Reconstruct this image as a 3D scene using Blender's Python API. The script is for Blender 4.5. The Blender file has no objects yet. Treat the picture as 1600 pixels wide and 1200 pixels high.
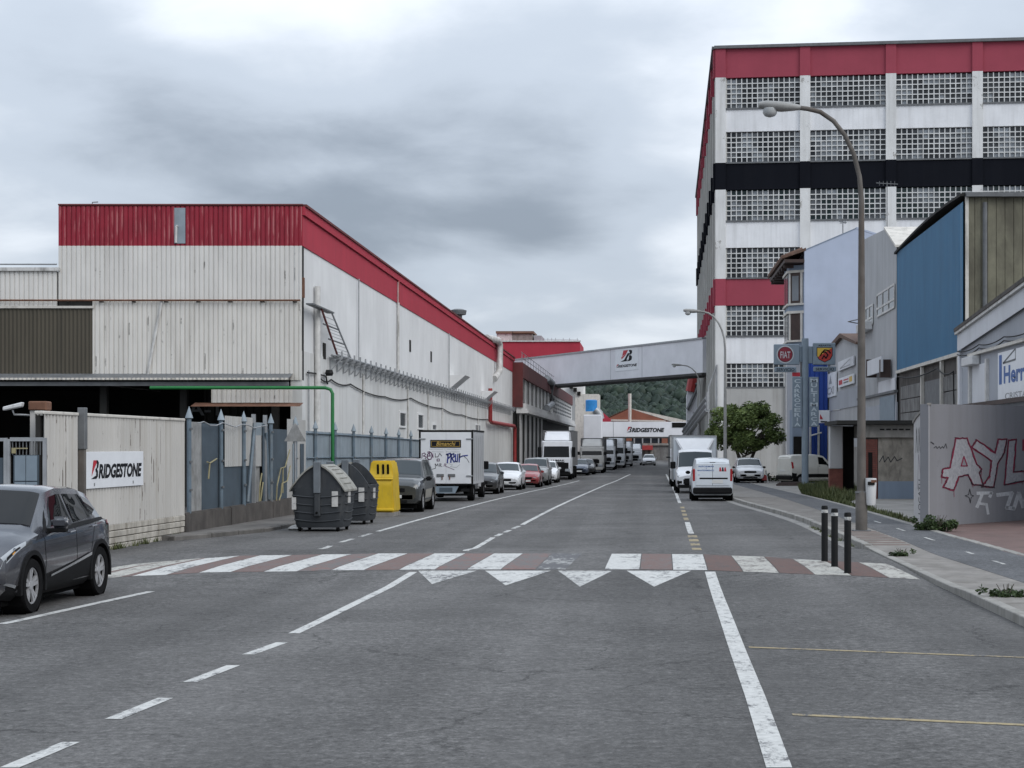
import bpy, bmesh, math, random
from mathutils import Vector, Matrix, noise as mnoise
random.seed(7)
S = bpy.context.scene
C = S.collection
R = math.radians
# ------------------------------------------------------------------ camera, sky, sun, exposure
HC, FPX, VX, VY = 2.1, 2600.0, 1010.0, 698.0      # eye height, focal length in photo pixels, street vanishing point
cam_d = bpy.data.cameras.new('camera')
cam = bpy.data.objects.new('camera', cam_d); C.objects.link(cam)
cam.location = (0, 0, HC); cam.rotation_euler = (R(90), 0, 0)
cam_d.sensor_width = 36; cam_d.lens = FPX / 1600 * 36
cam_d.shift_x = -(VX - 800) / 1600; cam_d.shift_y = (VY - 600) / 1600
cam_d.clip_end = 4000
S.camera = cam
SUN_EL, SUN_AZ = R(40), R(128)                     # azimuth clockwise from +Y: behind the camera, to its right
w = bpy.data.worlds.new('World'); S.world = w; w.use_nodes = True
nt = w.node_tree; nt.nodes.clear()
def wn(t, **k):
    n = nt.nodes.new(t)
    for a, b in k.items(): setattr(n, a, b)
    return n
L = nt.links.new
out = wn('ShaderNodeOutputWorld'); bg = wn('ShaderNodeBackground'); L(bg.outputs[0], out.inputs[0])
sky = wn('ShaderNodeTexSky', sky_type='NISHITA', sun_disc=False, sun_elevation=SUN_EL, sun_rotation=SUN_AZ)
skm = wn('ShaderNodeVectorMath', operation='SCALE'); L(sky.outputs[0], skm.inputs[0]); skm.inputs['Scale'].default_value = 0.10
tc = wn('ShaderNodeTexCoord')
sep = wn('ShaderNodeSeparateXYZ'); L(tc.outputs['Generated'], sep.inputs[0])
def wm(op, a, b=None, clamp=False):
    n = wn('ShaderNodeMath', operation=op); n.use_clamp = clamp
    for i, q in enumerate((a, b)):
        if q is None: continue
        if isinstance(q, (int, float)): n.inputs[i].default_value = q
        else: L(q, n.inputs[i])
    return n.outputs[0]
zc = wm('MAXIMUM', sep.outputs[2], 0.0)
den = wm('ADD', zc, 0.24)
cmb = wn('ShaderNodeCombineXYZ')
L(wm('DIVIDE', sep.outputs[0], den), cmb.inputs[0]); L(wm('DIVIDE', sep.outputs[1], den), cmb.inputs[1]); cmb.inputs[2].default_value = 0.0
CLOUD_OFF = (8.20, 8.28, 0)
cmap = wn('ShaderNodeMapping'); L(cmb.outputs[0], cmap.inputs[0]); cmap.inputs['Location'].default_value = CLOUD_OFF
cmap.inputs['Scale'].default_value = (1, 1.0, 1)
def wnoise(scale, detail, rough, dist):
    n = wn('ShaderNodeTexNoise'); L(cmap.outputs[0], n.inputs['Vector'])
    n.inputs['Scale'].default_value = scale; n.inputs['Detail'].default_value = detail
    n.inputs['Roughness'].default_value = rough; n.inputs['Distortion'].default_value = dist
    return n.outputs[0]
n1 = wnoise(1.15, 3, 0.45, 0.15); n2 = wnoise(3.4, 6, 0.55, 0.2)
mixv = wm('ADD', wm('MULTIPLY', n1, 0.79), wm('MULTIPLY', n2, 0.21))
rmp = wn('ShaderNodeValToRGB'); L(mixv, rmp.inputs[0])
cr = rmp.color_ramp; cr.interpolation = 'EASE'
cr.elements[0].position = 0.365; cr.elements[0].color = (0.285, 0.332, 0.400, 1)
cr.elements[1].position = 0.615; cr.elements[1].color = (0.83, 0.885, 0.96, 1)
e = cr.elements.new(0.495); e.color = (0.53, 0.595, 0.685, 1)
gain = wm('ADD', wm('MULTIPLY', zc, 1.25), 0.88)                      # overcast skies are brighter overhead than at the horizon
clm = wn('ShaderNodeVectorMath', operation='SCALE'); L(rmp.outputs[0], clm.inputs[0]); L(gain, clm.inputs['Scale'])
mx = wn('ShaderNodeMix', data_type='RGBA'); mx.inputs[0].default_value = 0.93
L(skm.outputs[0], mx.inputs[6]); L(clm.outputs[0], mx.inputs[7])
L(mx.outputs[2], bg.inputs[0]); bg.inputs[1].default_value = 1.0
sd = bpy.data.lights.new('sun', 'SUN'); so = bpy.data.objects.new('sun', sd); C.objects.link(so)
sd.energy = 1.5; sd.angle = R(40); sd.color = (1, 0.97, 0.93)
sv = Vector((math.sin(SUN_AZ) * math.cos(SUN_EL), math.cos(SUN_AZ) * math.cos(SUN_EL), math.sin(SUN_EL)))
so.location = sv * 60; so.rotation_euler = (-sv).to_track_quat('-Z', 'Y').to_euler()
S.view_settings.view_transform = 'Standard'; S.view_settings.look = 'None'
S.view_settings.exposure = 0.10; S.view_settings.gamma = 1.0
S.view_settings.use_curve_mapping = False

# ------------------------------------------------------------------ ground height and pixel helpers
def sm(t): t = max(0, min(1, t)); return t * t * (3 - 2 * t)
def dip(Y): return -0.45 * sm((Y - 45) / 85)
YB = [-40, -15, 0, 8, 14, 20, 23, 24.9, 28.2, 32.7, 34.4] + [36 + 2 * i for i in range(60)] + [160, 180, 220, 300, 420, 700, 1500]
def hump(Y):
    if Y < 24.9 or Y > 34.4: return 0
    if Y < 28.2: return 0.07 * (Y - 24.9) / 3.3
    if Y > 32.7: return 0.07 * (34.4 - Y) / 1.7
    return 0.07
def gz(Y, X=0):
    for a, b in zip(YB, YB[1:]):
        if a <= Y <= b:
            t = (Y - a) / (b - a)
            h = lambda q: dip(q) + (hump(q) if -9.6 < X < 4.38 else 0)
            return h(a) * (1 - t) + h(b) * t
    return dip(Y)
def P(x, y):
    """ground point seen at photo pixel x, y"""
    z = 0
    for _ in range(8):
        Y = (HC - z) * FPX / (y - VY); X = (x - VX) * Y / FPX; z = gz(Y, X)
    return Vector((X, Y, z))
def Wd(x, y, Y): return Vector(((x - VX) * Y / FPX, Y, HC + (VY - y) * Y / FPX))
class Fr:
    """upright facade frame: u along the wall, d outward, z up"""
    def __init__(s, p0, p1, flip=False):
        s.o = Vector((p0[0], p0[1], 0)); e = Vector((p1[0], p1[1], 0))
        s.len = (e - s.o).length; s.u = (e - s.o).normalized()
        n = Vector((s.u.y, -s.u.x, 0)); s.n = -n if flip else n
    def __call__(s, u, d, z): return s.o + s.u * u + s.n * d + Vector((0, 0, z))
    def ux(s, x, d=0):
        k = (x - VX) / FPX; o = s.o + s.n * d
        return (k * o.y - o.x) / (s.u.x - k * s.u.y)
    def zy(s, x, y, d=0):
        p = s(s.ux(x, d), d, 0); return HC + (VY - y) * p.y / FPX

# ------------------------------------------------------------------ mesh builder
BASE = {}
class MB:
    def __init__(s): s.v = []; s.f = []
    def add(s, vs, fs):
        o = len(s.v); s.v += [Vector(p) for p in vs]; s.f += [tuple(i + o for i in f) for f in fs]; return s
    def hexa(s, p): return s.add(p, [(0,3,2,1),(4,5,6,7),(0,1,5,4),(1,2,6,5),(2,3,7,6),(3,0,4,7)])
    def box(s, x0, x1, y0, y1, z0, z1):
        return s.hexa([(x0,y0,z0),(x1,y0,z0),(x1,y1,z0),(x0,y1,z0),(x0,y0,z1),(x1,y0,z1),(x1,y1,z1),(x0,y1,z1)])
    def fbox(s, f, u0, u1, d0, d1, z0, z1):
        return s.hexa([f(u0,d0,z0),f(u1,d0,z0),f(u1,d1,z0),f(u0,d1,z0),f(u0,d0,z1),f(u1,d0,z1),f(u1,d1,z1),f(u0,d1,z1)])
    def prism(s, pts, vec):
        n = len(pts); vec = Vector(vec); pts = [Vector(p) for p in pts]
        return s.add(pts + [p + vec for p in pts], [tuple(range(n))[::-1], tuple(range(n, 2*n))] + [(i, (i+1) % n, n + (i+1) % n, n + i) for i in range(n)])
    def poly(s, pts): return s.add(pts, [tuple(range(len(pts)))])
    def tube(s, path, r, n=8, caps=True):
        path = [Vector(p) for p in path]; rs = r if isinstance(r, (list, tuple)) else [r] * len(path)
        vs = []; up = None
        for i, p in enumerate(path):
            t = (path[min(i+1, len(path)-1)] - path[max(i-1, 0)]).normalized()
            if up is None: up = Vector((0,0,1)) if abs(t.z) < 0.9 else Vector((1,0,0))
            a = t.cross(up).normalized(); up = a.cross(t).normalized()
            for k in range(n):
                q = 2 * math.pi * k / n; vs.append(p + (a * math.cos(q) + up * math.sin(q)) * rs[i])
        m = len(path); fs = [(i*n + k, i*n + (k+1) % n, (i+1)*n + (k+1) % n, (i+1)*n + k) for i in range(m-1) for k in range(n)]
        if caps: fs += [tuple(range(n))[::-1], tuple(range((m-1)*n, m*n))]
        return s.add(vs, fs)
    def lathe(s, c, prof, n=16, axis='z'):
        vs = []
        for r, h in prof:
            for k in range(n):
                q = 2 * math.pi * k / n; a, b = r * math.cos(q), r * math.sin(q)
                vs.append((c[0]+a, c[1]+b, c[2]+h) if axis == 'z' else (c[0]+h, c[1]+a, c[2]+b) if axis == 'x' else (c[0]+a, c[1]+h, c[2]+b))
        m = len(prof)
        return s.add(vs, [(i*n + k, i*n + (k+1) % n, (i+1)*n + (k+1) % n, (i+1)*n + k) for i in range(m-1) for k in range(n)] + [tuple(range(n))[::-1], tuple(range((m-1)*n, m*n))])
    def ribbon(s, pts, wd, f):
        """flat painted stroke through 2-D points mapped to the world by f(a, b)"""
        for (a0, b0), (a1, b1) in zip(pts, pts[1:]):
            dx, dy = a1 - a0, b1 - b0; l = math.hypot(dx, dy) or 1; nx, ny = -dy / l * wd / 2, dx / l * wd / 2
            ex, ey = dx / l * wd * .3, dy / l * wd * .3
            s.add([f(a0-ex+nx, b0-ey+ny), f(a0-ex-nx, b0-ey-ny), f(a1+ex-nx, b1+ey-ny), f(a1+ex+nx, b1+ey+ny)], [(0,1,2,3)])
        return s
    def build(s, name, mat, parent=None, bevel=0, smooth=0, label=None, cat=None, group=None, kind=None, seg=1, weld=False, fix=True):
        me = bpy.data.meshes.new(name)
        if parent is not None: b = BASE[parent.name]
        else:
            xs = [p.x for p in s.v]; ys = [p.y for p in s.v]; zs = [p.z for p in s.v]
            b = Vector(((min(xs)+max(xs))/2, (min(ys)+max(ys))/2, min(zs)))
        me.from_pydata([tuple(p - b) for p in s.v], [], s.f)
        if bevel or weld or fix:
            bm = bmesh.new(); bm.from_mesh(me)
            if weld: bmesh.ops.remove_doubles(bm, verts=bm.verts, dist=1e-4)
            if fix: bmesh.ops.recalc_face_normals(bm, faces=bm.faces)
            if bevel:
                ed = [e for e in bm.edges if len(e.link_faces) == 2 and e.calc_face_angle(0) > R(30)]
                bmesh.ops.bevel(bm, geom=ed, offset=bevel, segments=seg, affect='EDGES', clamp_overlap=True)
            bm.to_mesh(me); bm.free()
        if smooth:
            for p in me.polygons: p.use_smooth = True
            me.set_sharp_from_angle(angle=R(smooth))
        me.materials.append(mat)
        o = bpy.data.objects.new(name, me); C.objects.link(o)
        if parent is not None: o.parent = parent; BASE[o.name] = b
        else: o.location = b; BASE[o.name] = b
        tag(o, label, cat, group, kind)
        return o
def tag(o, label=None, cat=None, group=None, kind=None):
    for k, v in (('label', label), ('category', cat), ('group', group), ('kind', kind)):
        if v: o[k] = v
    return o
def thing(name, label, cat, base=(0,0,0), group=None):
    o = bpy.data.objects.new(name, None); C.objects.link(o); o.location = base; o.empty_display_size = .3
    BASE[o.name] = Vector(base); return tag(o, label, cat, group)
def copy_tree(o, parent=None):
    c = o.copy(); C.objects.link(c)
    if parent is not None: c.parent = parent
    for ch in list(o.children): copy_tree(ch, c)
    return c
_tx = {}
def text2d(txt, bold=0.0, shear=0.0):
    k = (txt, bold, shear)
    if k not in _tx:
        cu = bpy.data.curves.new('t', 'FONT'); cu.body = txt; cu.offset = bold; cu.shear = shear; cu.resolution_u = 3
        o = bpy.data.objects.new('t', cu); C.objects.link(o)
        dg = bpy.context.evaluated_depsgraph_get(); me = bpy.data.meshes.new_from_object(o.evaluated_get(dg))
        vs = [(p.co.x, p.co.y) for p in me.vertices]; fs = [tuple(p.vertices) for p in me.polygons]
        bpy.data.objects.remove(o); bpy.data.curves.remove(cu); bpy.data.meshes.remove(me)
        x0 = min(p[0] for p in vs); x1 = max(p[0] for p in vs); y0 = min(p[1] for p in vs); y1 = max(p[1] for p in vs)
        _tx[k] = ([((a-x0)/(x1-x0), (b-y0)/(y1-y0)) for a, b in vs], fs)
    return _tx[k]
def put_text(mb, txt, f, a0, a1, b0, b1, bold=0.0, shear=0.0):
    vs, fs = text2d(txt, bold, shear)
    return mb.add([f(a0 + (a1-a0)*a, b0 + (b1-b0)*b) for a, b in vs], fs)
# ------------------------------------------------------------------ materials
class N:
    def __init__(s, name, rough=.7, metal=0.0, spec=.5, coat=0.0):
        s.m = bpy.data.materials.new(name); s.m.use_nodes = True; s.t = s.m.node_tree
        s.b = s.t.nodes['Principled BSDF']; s.b.inputs['Roughness'].default_value = rough; s.b.inputs['Metallic'].default_value = metal
        s.b.inputs['Specular IOR Level'].default_value = spec; s.b.inputs['Coat Weight'].default_value = coat; s.b.inputs['Coat Roughness'].default_value = .06
    def n(s, t, **k):
        q = s.t.nodes.new(t)
        for a, b in k.items(): setattr(q, a, b)
        return q
    def l(s, a, b): s.t.links.new(a, b)
    def pos(s, obj=False):
        return s.n('ShaderNodeTexCoord').outputs['Object'] if obj else s.n('ShaderNodeNewGeometry').outputs['Position']
    def sc(s, v, scale, loc=(0,0,0)):
        m = s.n('ShaderNodeMapping'); s.l(v, m.inputs[0]); m.inputs['Scale'].default_value = scale; m.inputs['Location'].default_value = loc; return m.outputs[0]
    def noise(s, v, scale=1, detail=4, rough=.55, dist=0):
        q = s.n('ShaderNodeTexNoise'); s.l(v, q.inputs['Vector'])
        for a, b in (('Scale', scale), ('Detail', detail), ('Roughness', rough), ('Distortion', dist)): q.inputs[a].default_value = b
        return q.outputs[0]
    def ramp(s, f, *st):
        q = s.n('ShaderNodeValToRGB'); s.l(f, q.inputs[0]); e = q.color_ramp.elements
        while len(e) < len(st): e.new(.5)
        for i, (p, c) in enumerate(st):
            e[i].position = p; c = (c, c, c) if isinstance(c, (int, float)) else c; e[i].color = (*c, 1)
        return q.outputs[0]
    def mix(s, f, a, b, mode='MIX'):
        q = s.n('ShaderNodeMix', data_type='RGBA', blend_type=mode)
        for i, v in ((0, f), (6, a), (7, b)):
            if isinstance(v, (int, float)): q.inputs[i].default_value = v if i == 0 else (v, v, v, 1)
            elif isinstance(v, tuple): q.inputs[i].default_value = (*v, 1)
            else: s.l(v, q.inputs[i])
        return q.outputs[2]
    def math(s, op, a, b=None):
        q = s.n('ShaderNodeMath', operation=op)
        for i, v in enumerate((a, b)):
            if v is None: continue
            if isinstance(v, (int, float)): q.inputs[i].default_value = v
            else: s.l(v, q.inputs[i])
        return q.outputs[0]
    def col(s, v): s.l(v, s.b.inputs['Base Color']); return s
    def bump(s, h, st=.3, d=.02):
        q = s.n('ShaderNodeBump'); q.inputs['Strength'].default_value = st; q.inputs['Distance'].default_value = d
        s.l(h, q.inputs['Height']); s.l(q.outputs[0], s.b.inputs['Normal']); return s
    def u(s):
        x = s.n('ShaderNodeSeparateXYZ'); s.l(s.pos(), x.inputs[0])
        return s.math('ADD', x.outputs[0], x.outputs[1]), x.outputs[2]
def mul(c, k): return tuple(min(1, a * k) for a in c)
def plain(name, c, rough=.6, var=.18, scale=2.5, bump=0.0, metal=0.0, spec=.5, coat=0.0, fine=40, dirt=0.0, dcol=(.10,.09,.075), obj=False):
    q = N(name, rough, metal, spec, coat); p = q.pos(obj)
    a = q.noise(p, scale, 5, .6)
    k = q.ramp(a, (.3, mul(c, 1 - var)), (.7, mul(c, 1 + var * .6)))
    if dirt:
        d = q.noise(q.sc(p, (1.3, 1.3, .35)), scale * .8, 7, .68, .4)
        k = q.mix(q.ramp(d, (.62 - dirt * .25, 0.0), (.80 - dirt * .15, .8)), k, dcol)
    q.col(k)
    if bump: q.bump(q.noise(p, fine, 3, .6), bump, .01)
    return q.m
def asphalt(name, base, crack=True, tone=(1,1,1), track=True):
    q = N(name, .8, 0, .3); p = q.pos()
    g = q.noise(p, 11, 4, .8); g2 = q.noise(p, 34, 3, .8); big = q.noise(p, .22, 5, .62, .5); mid = q.noise(p, 1.7, 4, .6); zone = q.noise(q.sc(p, (.8, .25, 1)), .8, 4, .6)
    gr = q.math('ADD', q.math('MULTIPLY', g, .6), q.math('MULTIPLY', g2, .4))
    rough_ = q.ramp(gr, (.36, mul(tone, base * .30)), (.455, mul(tone, base * .80)), (.53, mul(tone, base * 1.15)), (.66, mul(tone, base * 2.3)))
    soft = q.ramp(gr, (.36, mul(tone, base * .70)), (.50, mul(tone, base * 1.0)), (.66, mul(tone, base * 1.5)))
    c = q.mix(q.ramp(zone, (.38, .35), (.60, 1.0)), soft, rough_)
    c = q.mix(1.0, c, q.ramp(big, (.30, .76), (.70, 1.28)), 'MULTIPLY')
    c = q.mix(1.0, c, q.ramp(mid, (.3, .86), (.7, 1.12)), 'MULTIPLY')
    if track:      # wheel paths run down the street, polished paler
        tr = q.noise(q.sc(p, (.62, .012, 0)), 1.0, 3, .55, .2)
        c = q.mix(1.0, c, q.ramp(tr, (.35, .82), (.65, 1.22)), 'MULTIPLY')
        st = q.noise(p, .55, 6, .7, .8)
        c = q.mix(q.ramp(st, (.66, 0.0), (.74, .55)), c, mul(tone, base * .45))      # oil stains
    if crack:
        for sc_, amp, w0, seed, thr in ((.30, .55, .0058, 0, .47), (1.05, .30, .0085, 31, .53)):
            pp = q.sc(p, (1, 1, 1), (seed, seed * .7, 0))
            ns = q.n('ShaderNodeTexNoise'); q.l(pp, ns.inputs['Vector']); ns.inputs['Scale'].default_value = 3.2; ns.inputs['Detail'].default_value = 7; ns.inputs['Roughness'].default_value = .68
            nsub = q.n('ShaderNodeVectorMath', operation='SCALE'); q.l(ns.outputs[1], nsub.inputs[0]); nsub.inputs['Scale'].default_value = amp
            pw = q.n('ShaderNodeVectorMath', operation='ADD'); q.l(pp, pw.inputs[0]); q.l(nsub.outputs[0], pw.inputs[1])
            v = q.n('ShaderNodeTexVoronoi', feature='DISTANCE_TO_EDGE'); q.l(pw.outputs[0], v.inputs['Vector']); v.inputs['Scale'].default_value = sc_
            ck = q.ramp(v.outputs[0], (w0 * .4, 1.0), (w0, 0.0)); mk = q.ramp(q.noise(pp, .30, 4), (thr, 0.0), (thr + .09, .75))
            c = q.mix(q.mix(1.0, ck, mk, 'MULTIPLY'), c, mul(tone, base * .16))
    q.col(c); q.bump(gr, .8, .02)
    return q.m
def paint_mark(name, c, wear=.5, under=(.09,.09,.095)):
    q = N(name, .7, 0, .35); p = q.pos()
    a = q.noise(q.sc(p, (1, .45, 1)), 9, 8, .82); b = q.noise(p, 1.1, 4, .6)
    k = q.mix(q.ramp(q.math('ADD', q.math('MULTIPLY', a, .7), q.math('MULTIPLY', b, .3)), (wear - .05, 0.0), (wear + .035, 1.0)), under, q.ramp(q.noise(p, 14, 4), (.3, mul(c, .72)), (.7, c)))
    q.col(k); q.bump(q.noise(p, 45, 3, .7), .4, .01)
    return q.m
def sheet(name, c, pitch, peel=None, wear=.0, soil=(.28,.25,.21), amt=.6, grow=0):
    """painted profiled sheet: dark dashes where paint has gone along the ribs, soft soiling"""
    q = N(name, .6, 0, .35); uu, z = q.u(); cb = q.n('ShaderNodeCombineXYZ')
    q.l(uu, cb.inputs[0]); q.l(z, cb.inputs[2]); v = cb.outputs[0]
    k = q.ramp(q.noise(q.sc(v, (.8, 1, .35)), 1.0, 5, .6), (.3, mul(c, .86)), (.7, mul(c, 1.06)))
    k = q.mix(q.ramp(q.noise(q.sc(v, (3.0, 1, .13)), 1.0, 5, .6), (.52, 0.0), (.8, amt)), k, soil)
    if peel:
        ph = q.math('FRACT', q.math('DIVIDE', uu, pitch)); val = q.ramp(ph, (.0, 1.0), (.12, 1.0), (.18, 0.0))
        a = q.ramp(q.noise(q.sc(v, (1 / pitch * .9, 1, .9)), 1.0, 6, .68), (.60 - wear, 0.0), (.62 - wear, 1.0))
        k = q.mix(q.mix(1.0, val, a, 'MULTIPLY'), k, peel)
        if grow: k = q.mix(q.ramp(q.noise(q.sc(v, (2.2, 1, 1.1)), 1.0, 8, .75), (.66, 0.0), (.685, 1.0)), k, peel)
    q.col(k); return q.m
def redsheet(name, c, pale, pitch):
    q = N(name, .55, 0, .35); uu, z = q.u(); cb = q.n('ShaderNodeCombineXYZ'); q.l(uu, cb.inputs[0]); q.l(z, cb.inputs[2]); v = cb.outputs[0]
    k = q.ramp(q.noise(v, .9, 5, .6), (.3, mul(c, .8)), (.7, mul(c, 1.15)))
    ph = q.math('FRACT', q.math('DIVIDE', uu, pitch)); val = q.ramp(ph, (.35, 0.0), (.45, 1.0), (.8, 1.0), (.9, 0.0))
    a = q.ramp(q.noise(q.sc(v, (1 / pitch * .8, 1, .75)), 1.0, 5, .6), (.50, 0.0), (.60, .8))
    k = q.mix(q.mix(1.0, val, a, 'MULTIPLY'), k, pale)
    q.col(k); return q.m
def wall_paint(name, c, drip=(.30,.28,.25), amt=.5, peelc=None, peel=.0, spec=.3):
    """painted render: rain streaks, patches, flaked bits"""
    q = N(name, .75, 0, spec); uu, z = q.u(); p = q.pos(); cb = q.n('ShaderNodeCombineXYZ'); q.l(uu, cb.inputs[0]); q.l(z, cb.inputs[2]); v = cb.outputs[0]
    k = q.ramp(q.noise(p, .35, 5, .6), (.3, mul(c, .88)), (.7, mul(c, 1.05)))
    k = q.mix(q.ramp(q.noise(q.sc(v, (1.6, 1, .10)), 1.0, 6, .66), (.47, 0.0), (.76, amt)), k, drip)
    k = q.mix(q.ramp(q.noise(p, 2.2, 8, .72), (.62, 0.0), (.75, amt * .9)), k, drip)
    if peelc: k = q.mix(q.ramp(q.noise(q.sc(v, (1, 1, .55)), .9, 8, .74), (.66 - peel, 0.0), (.675 - peel, 1.0)), k, peelc)
    q.col(k); q.bump(q.noise(p, 18, 4, .6), .15, .01); return q.m
def carpaint(name, c, rough=.35, metal=.0, coat=.7):
    q = N(name, rough, metal, .5, coat); p = q.pos(True)
    k = q.ramp(q.noise(p, 2.2, 4, .6), (.3, mul(c, .93)), (.7, mul(c, 1.04)))
    sx = q.n('ShaderNodeSeparateXYZ'); q.l(p, sx.inputs[0])
    dirt = q.math('MULTIPLY', q.ramp(sx.outputs[2], (.15, 1.0), (.75, 0.0)), q.ramp(q.noise(p, 6, 6, .7), (.35, 0.0), (.75, .75)))
    k = q.mix(dirt, k, (.16, .145, .125)); q.col(k); return q.m
def glassm(name, c=(.012,.015,.018), rough=.04, spec=.5):
    q = N(name, rough, 0, spec); q.b.inputs['Base Color'].default_value = (*c, 1); q.b.inputs['IOR'].default_value = 1.5
    p = q.pos(True); q.bump(q.noise(p, 1.6, 2, .5), .05, .05); return q.m
def foliage(name, a, b, scale=1.2):
    q = N(name, .6, 0, .3); p = q.pos()
    q.col(q.ramp(q.noise(p, scale, 5, .65), (.32, a), (.68, b))); return q.m
M = {}
M['asphalt'] = asphalt('asphalt', .085, tone=(1.03, 1.0, .975))
M['asphalt_path'] = asphalt('cycle_path_asphalt', .095, crack=False, tone=(.98,1,1.05), track=False)
M['concrete_road'] = plain('yard_concrete', (.27,.255,.235), .85, .25, .9, .4, dirt=.5)
M['white_mark'] = paint_mark('road_paint_white', (.57,.57,.55), .45)
M['white_worn'] = paint_mark('road_paint_white_worn', (.53,.53,.51), .475)
M['white_gone'] = paint_mark('road_paint_white_scuffed', (.50,.50,.48), .555)
M['white_old'] = paint_mark('road_paint_white_old', (.45,.44,.40), .48, (.15,.135,.125))
M['red_mark'] = paint_mark('road_paint_red', (.165,.105,.092), .47, (.13,.11,.105))
M['red_worn'] = paint_mark('road_paint_red_worn', (.20,.115,.10), .52, (.125,.118,.115))
M['red_dark'] = paint_mark('road_paint_red_dark', (.125,.072,.06), .46, (.075,.06,.055))
M['yellow_mark'] = paint_mark('road_paint_yellow', (.36,.29,.165), .475)
M['kerb'] = plain('kerb_stone', (.27,.26,.24), .85, .22, 2.2, .4, dirt=.5)
M['gutter'] = plain('gutter_concrete', (.25,.243,.23), .85, .3, 2.5, .4, dirt=.6, dcol=(.09,.085,.08))
M['tile'] = plain('pavement_tile', (.215,.20,.183), .85, .3, 1.8, .35, dirt=.6)
M['tile_red'] = plain('pavement_tile_red', (.165,.125,.108), .85, .25, 1.8, .35, dirt=.4)
M['brickpave'] = plain('red_brown_driveway', (.135,.085,.075), .85, .25, 1.6, .4, dirt=.3)
M['dirt'] = plain('soil', (.10,.085,.06), .95, .3, 3, .6)
M['concrete'] = plain('concrete', (.26,.245,.225), .85, .25, 1.5, .4, dirt=.55)
M['conc_mid'] = plain('dirty_pavement_concrete', (.15,.14,.13), .9, .3, 1.2, .4, dirt=.7, dcol=(.05,.047,.043))
M['conc_dark'] = plain('stained_concrete', (.085,.075,.068), .9, .35, 2.2, .5, dirt=.5, dcol=(.025,.022,.02))
M['sheet_white'] = sheet('white_profiled_sheet', (.68,.66,.625), .165, (.15,.14,.13), -.025, amt=.4)
M['sheet_white_low'] = sheet('white_profiled_sheet_weathered', (.67,.645,.60), .165, (.15,.135,.12), .01, amt=.6)
M['sheet_fence'] = sheet('cream_corrugated_fence_sheet', (.48,.465,.44), .16, (.11,.09,.075), .045, amt=.85, grow=.5)
M['sheet_red'] = redsheet('red_profiled_sheet', (.27,.018,.034), (.43,.145,.15), .165)
M['olive'] = sheet('olive_translucent_sheet', (.074,.064,.046), .14, None, 0, (.035,.032,.024), .8)
M['wall_white'] = wall_paint('white_rendered_wall', (.72,.72,.715), (.46,.45,.43), .20)
M['wall_white_low'] = wall_paint('white_flaking_wall', (.66,.66,.645), (.38,.36,.33), .55, (.30,.285,.26), .0)
M['red_wall'] = wall_paint('red_painted_render', (.40,.035,.058), (.25,.03,.045), .4)
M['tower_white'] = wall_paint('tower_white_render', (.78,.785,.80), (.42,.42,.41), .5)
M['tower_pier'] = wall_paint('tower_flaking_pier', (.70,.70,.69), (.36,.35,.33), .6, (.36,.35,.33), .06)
M['tower_side'] = wall_paint('tower_shaded_side', (.46,.455,.43), (.22,.21,.19), .7, (.24,.23,.21), .02)  # tower white darkened to grey: shade of the street face painted into the colour
M['tower_red'] = wall_paint('tower_red_band', (.32,.055,.082), (.27,.05,.07), .35)
M['tower_black'] = wall_paint('tower_black_band', (.008,.009,.013), (.015,.016,.02), .3, spec=.06)
M['tower_base'] = wall_paint('tower_grey_base', (.42,.415,.40), (.20,.19,.17), .7)
M['lattice'] = plain('lattice_concrete', (.60,.605,.595), .75, .2, .8, dirt=.35, dcol=(.3,.29,.27))
M['pane_dark'] = glassm('dark_window_glass', (.010,.013,.019), .12)
M['pane_green'] = glassm('green_window_glass', (.010,.032,.03), .09)
M['pane_pale'] = plain('pale_blind_glass', (.36,.39,.42), .3, .25, .8)
M['pane_mid'] = plain('grey_blind_glass', (.17,.185,.20), .3, .25, .8)
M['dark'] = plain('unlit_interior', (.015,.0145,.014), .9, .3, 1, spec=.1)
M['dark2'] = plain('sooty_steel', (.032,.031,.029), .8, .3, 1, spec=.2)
M['rust'] = plain('rusty_steel', (.16,.075,.045), .85, .35, 4, .3)
M['steel'] = plain('galvanised_steel', (.36,.37,.38), .5, .2, 3, metal=.5)
M['steel_dark'] = plain('dark_grey_steel', (.13,.135,.14), .6, .25, 3)
M['pole_brown'] = plain('rusted_lamp_pole', (.125,.113,.102), .75, .3, 2.0, spec=.3, dirt=.4, dcol=(.08,.055,.04))
M['pole_grey'] = plain('grey_lamp_pole', (.30,.30,.29), .6, .2, 2.0, dirt=.4)
M['blue_paint'] = plain('chipped_blue_paint', (.115,.155,.19), .6, .25, 2.5, dirt=.35, dcol=(.20,.19,.17))
M['blue_panel'] = plain('dark_blue_panel', (.06,.083,.105), .7, .25, 1.5, dirt=.3, dcol=(.045,.05,.055))
M['blue_pale'] = plain('pale_blue_panel', (.25,.295,.33), .7, .18, 1.5, dirt=.4, dcol=(.16,.17,.17))
M['grey_mesh'] = plain('grey_mesh_panel', (.27,.27,.265), .75, .3, 4, dirt=.5)
M['white_sheet_panel'] = sheet('pale_sheet_panel', (.43,.425,.41), .2, (.2,.19,.18), -.02)
M['yellow'] = plain('yellow_painted_steel', (.29,.255,.14), .6, .2, 3, dirt=.5)
M['green_pipe'] = plain('green_painted_pipe', (.010,.15,.035), .4, .15, 2)
M['red_pipe'] = plain('red_painted_pipe', (.33,.035,.035), .5, .2, 3)
M['white_pipe'] = plain('white_painted_pipe', (.58,.57,.55), .6, .2, 3, dirt=.4)
M['black'] = plain('black_plastic', (.014,.014,.015), .6, .3, 3, spec=.2)
M['rubber'] = plain('tyre_rubber', (.009,.009,.0095), .9, .3, 6, .3, spec=.1, obj=True)
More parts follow.
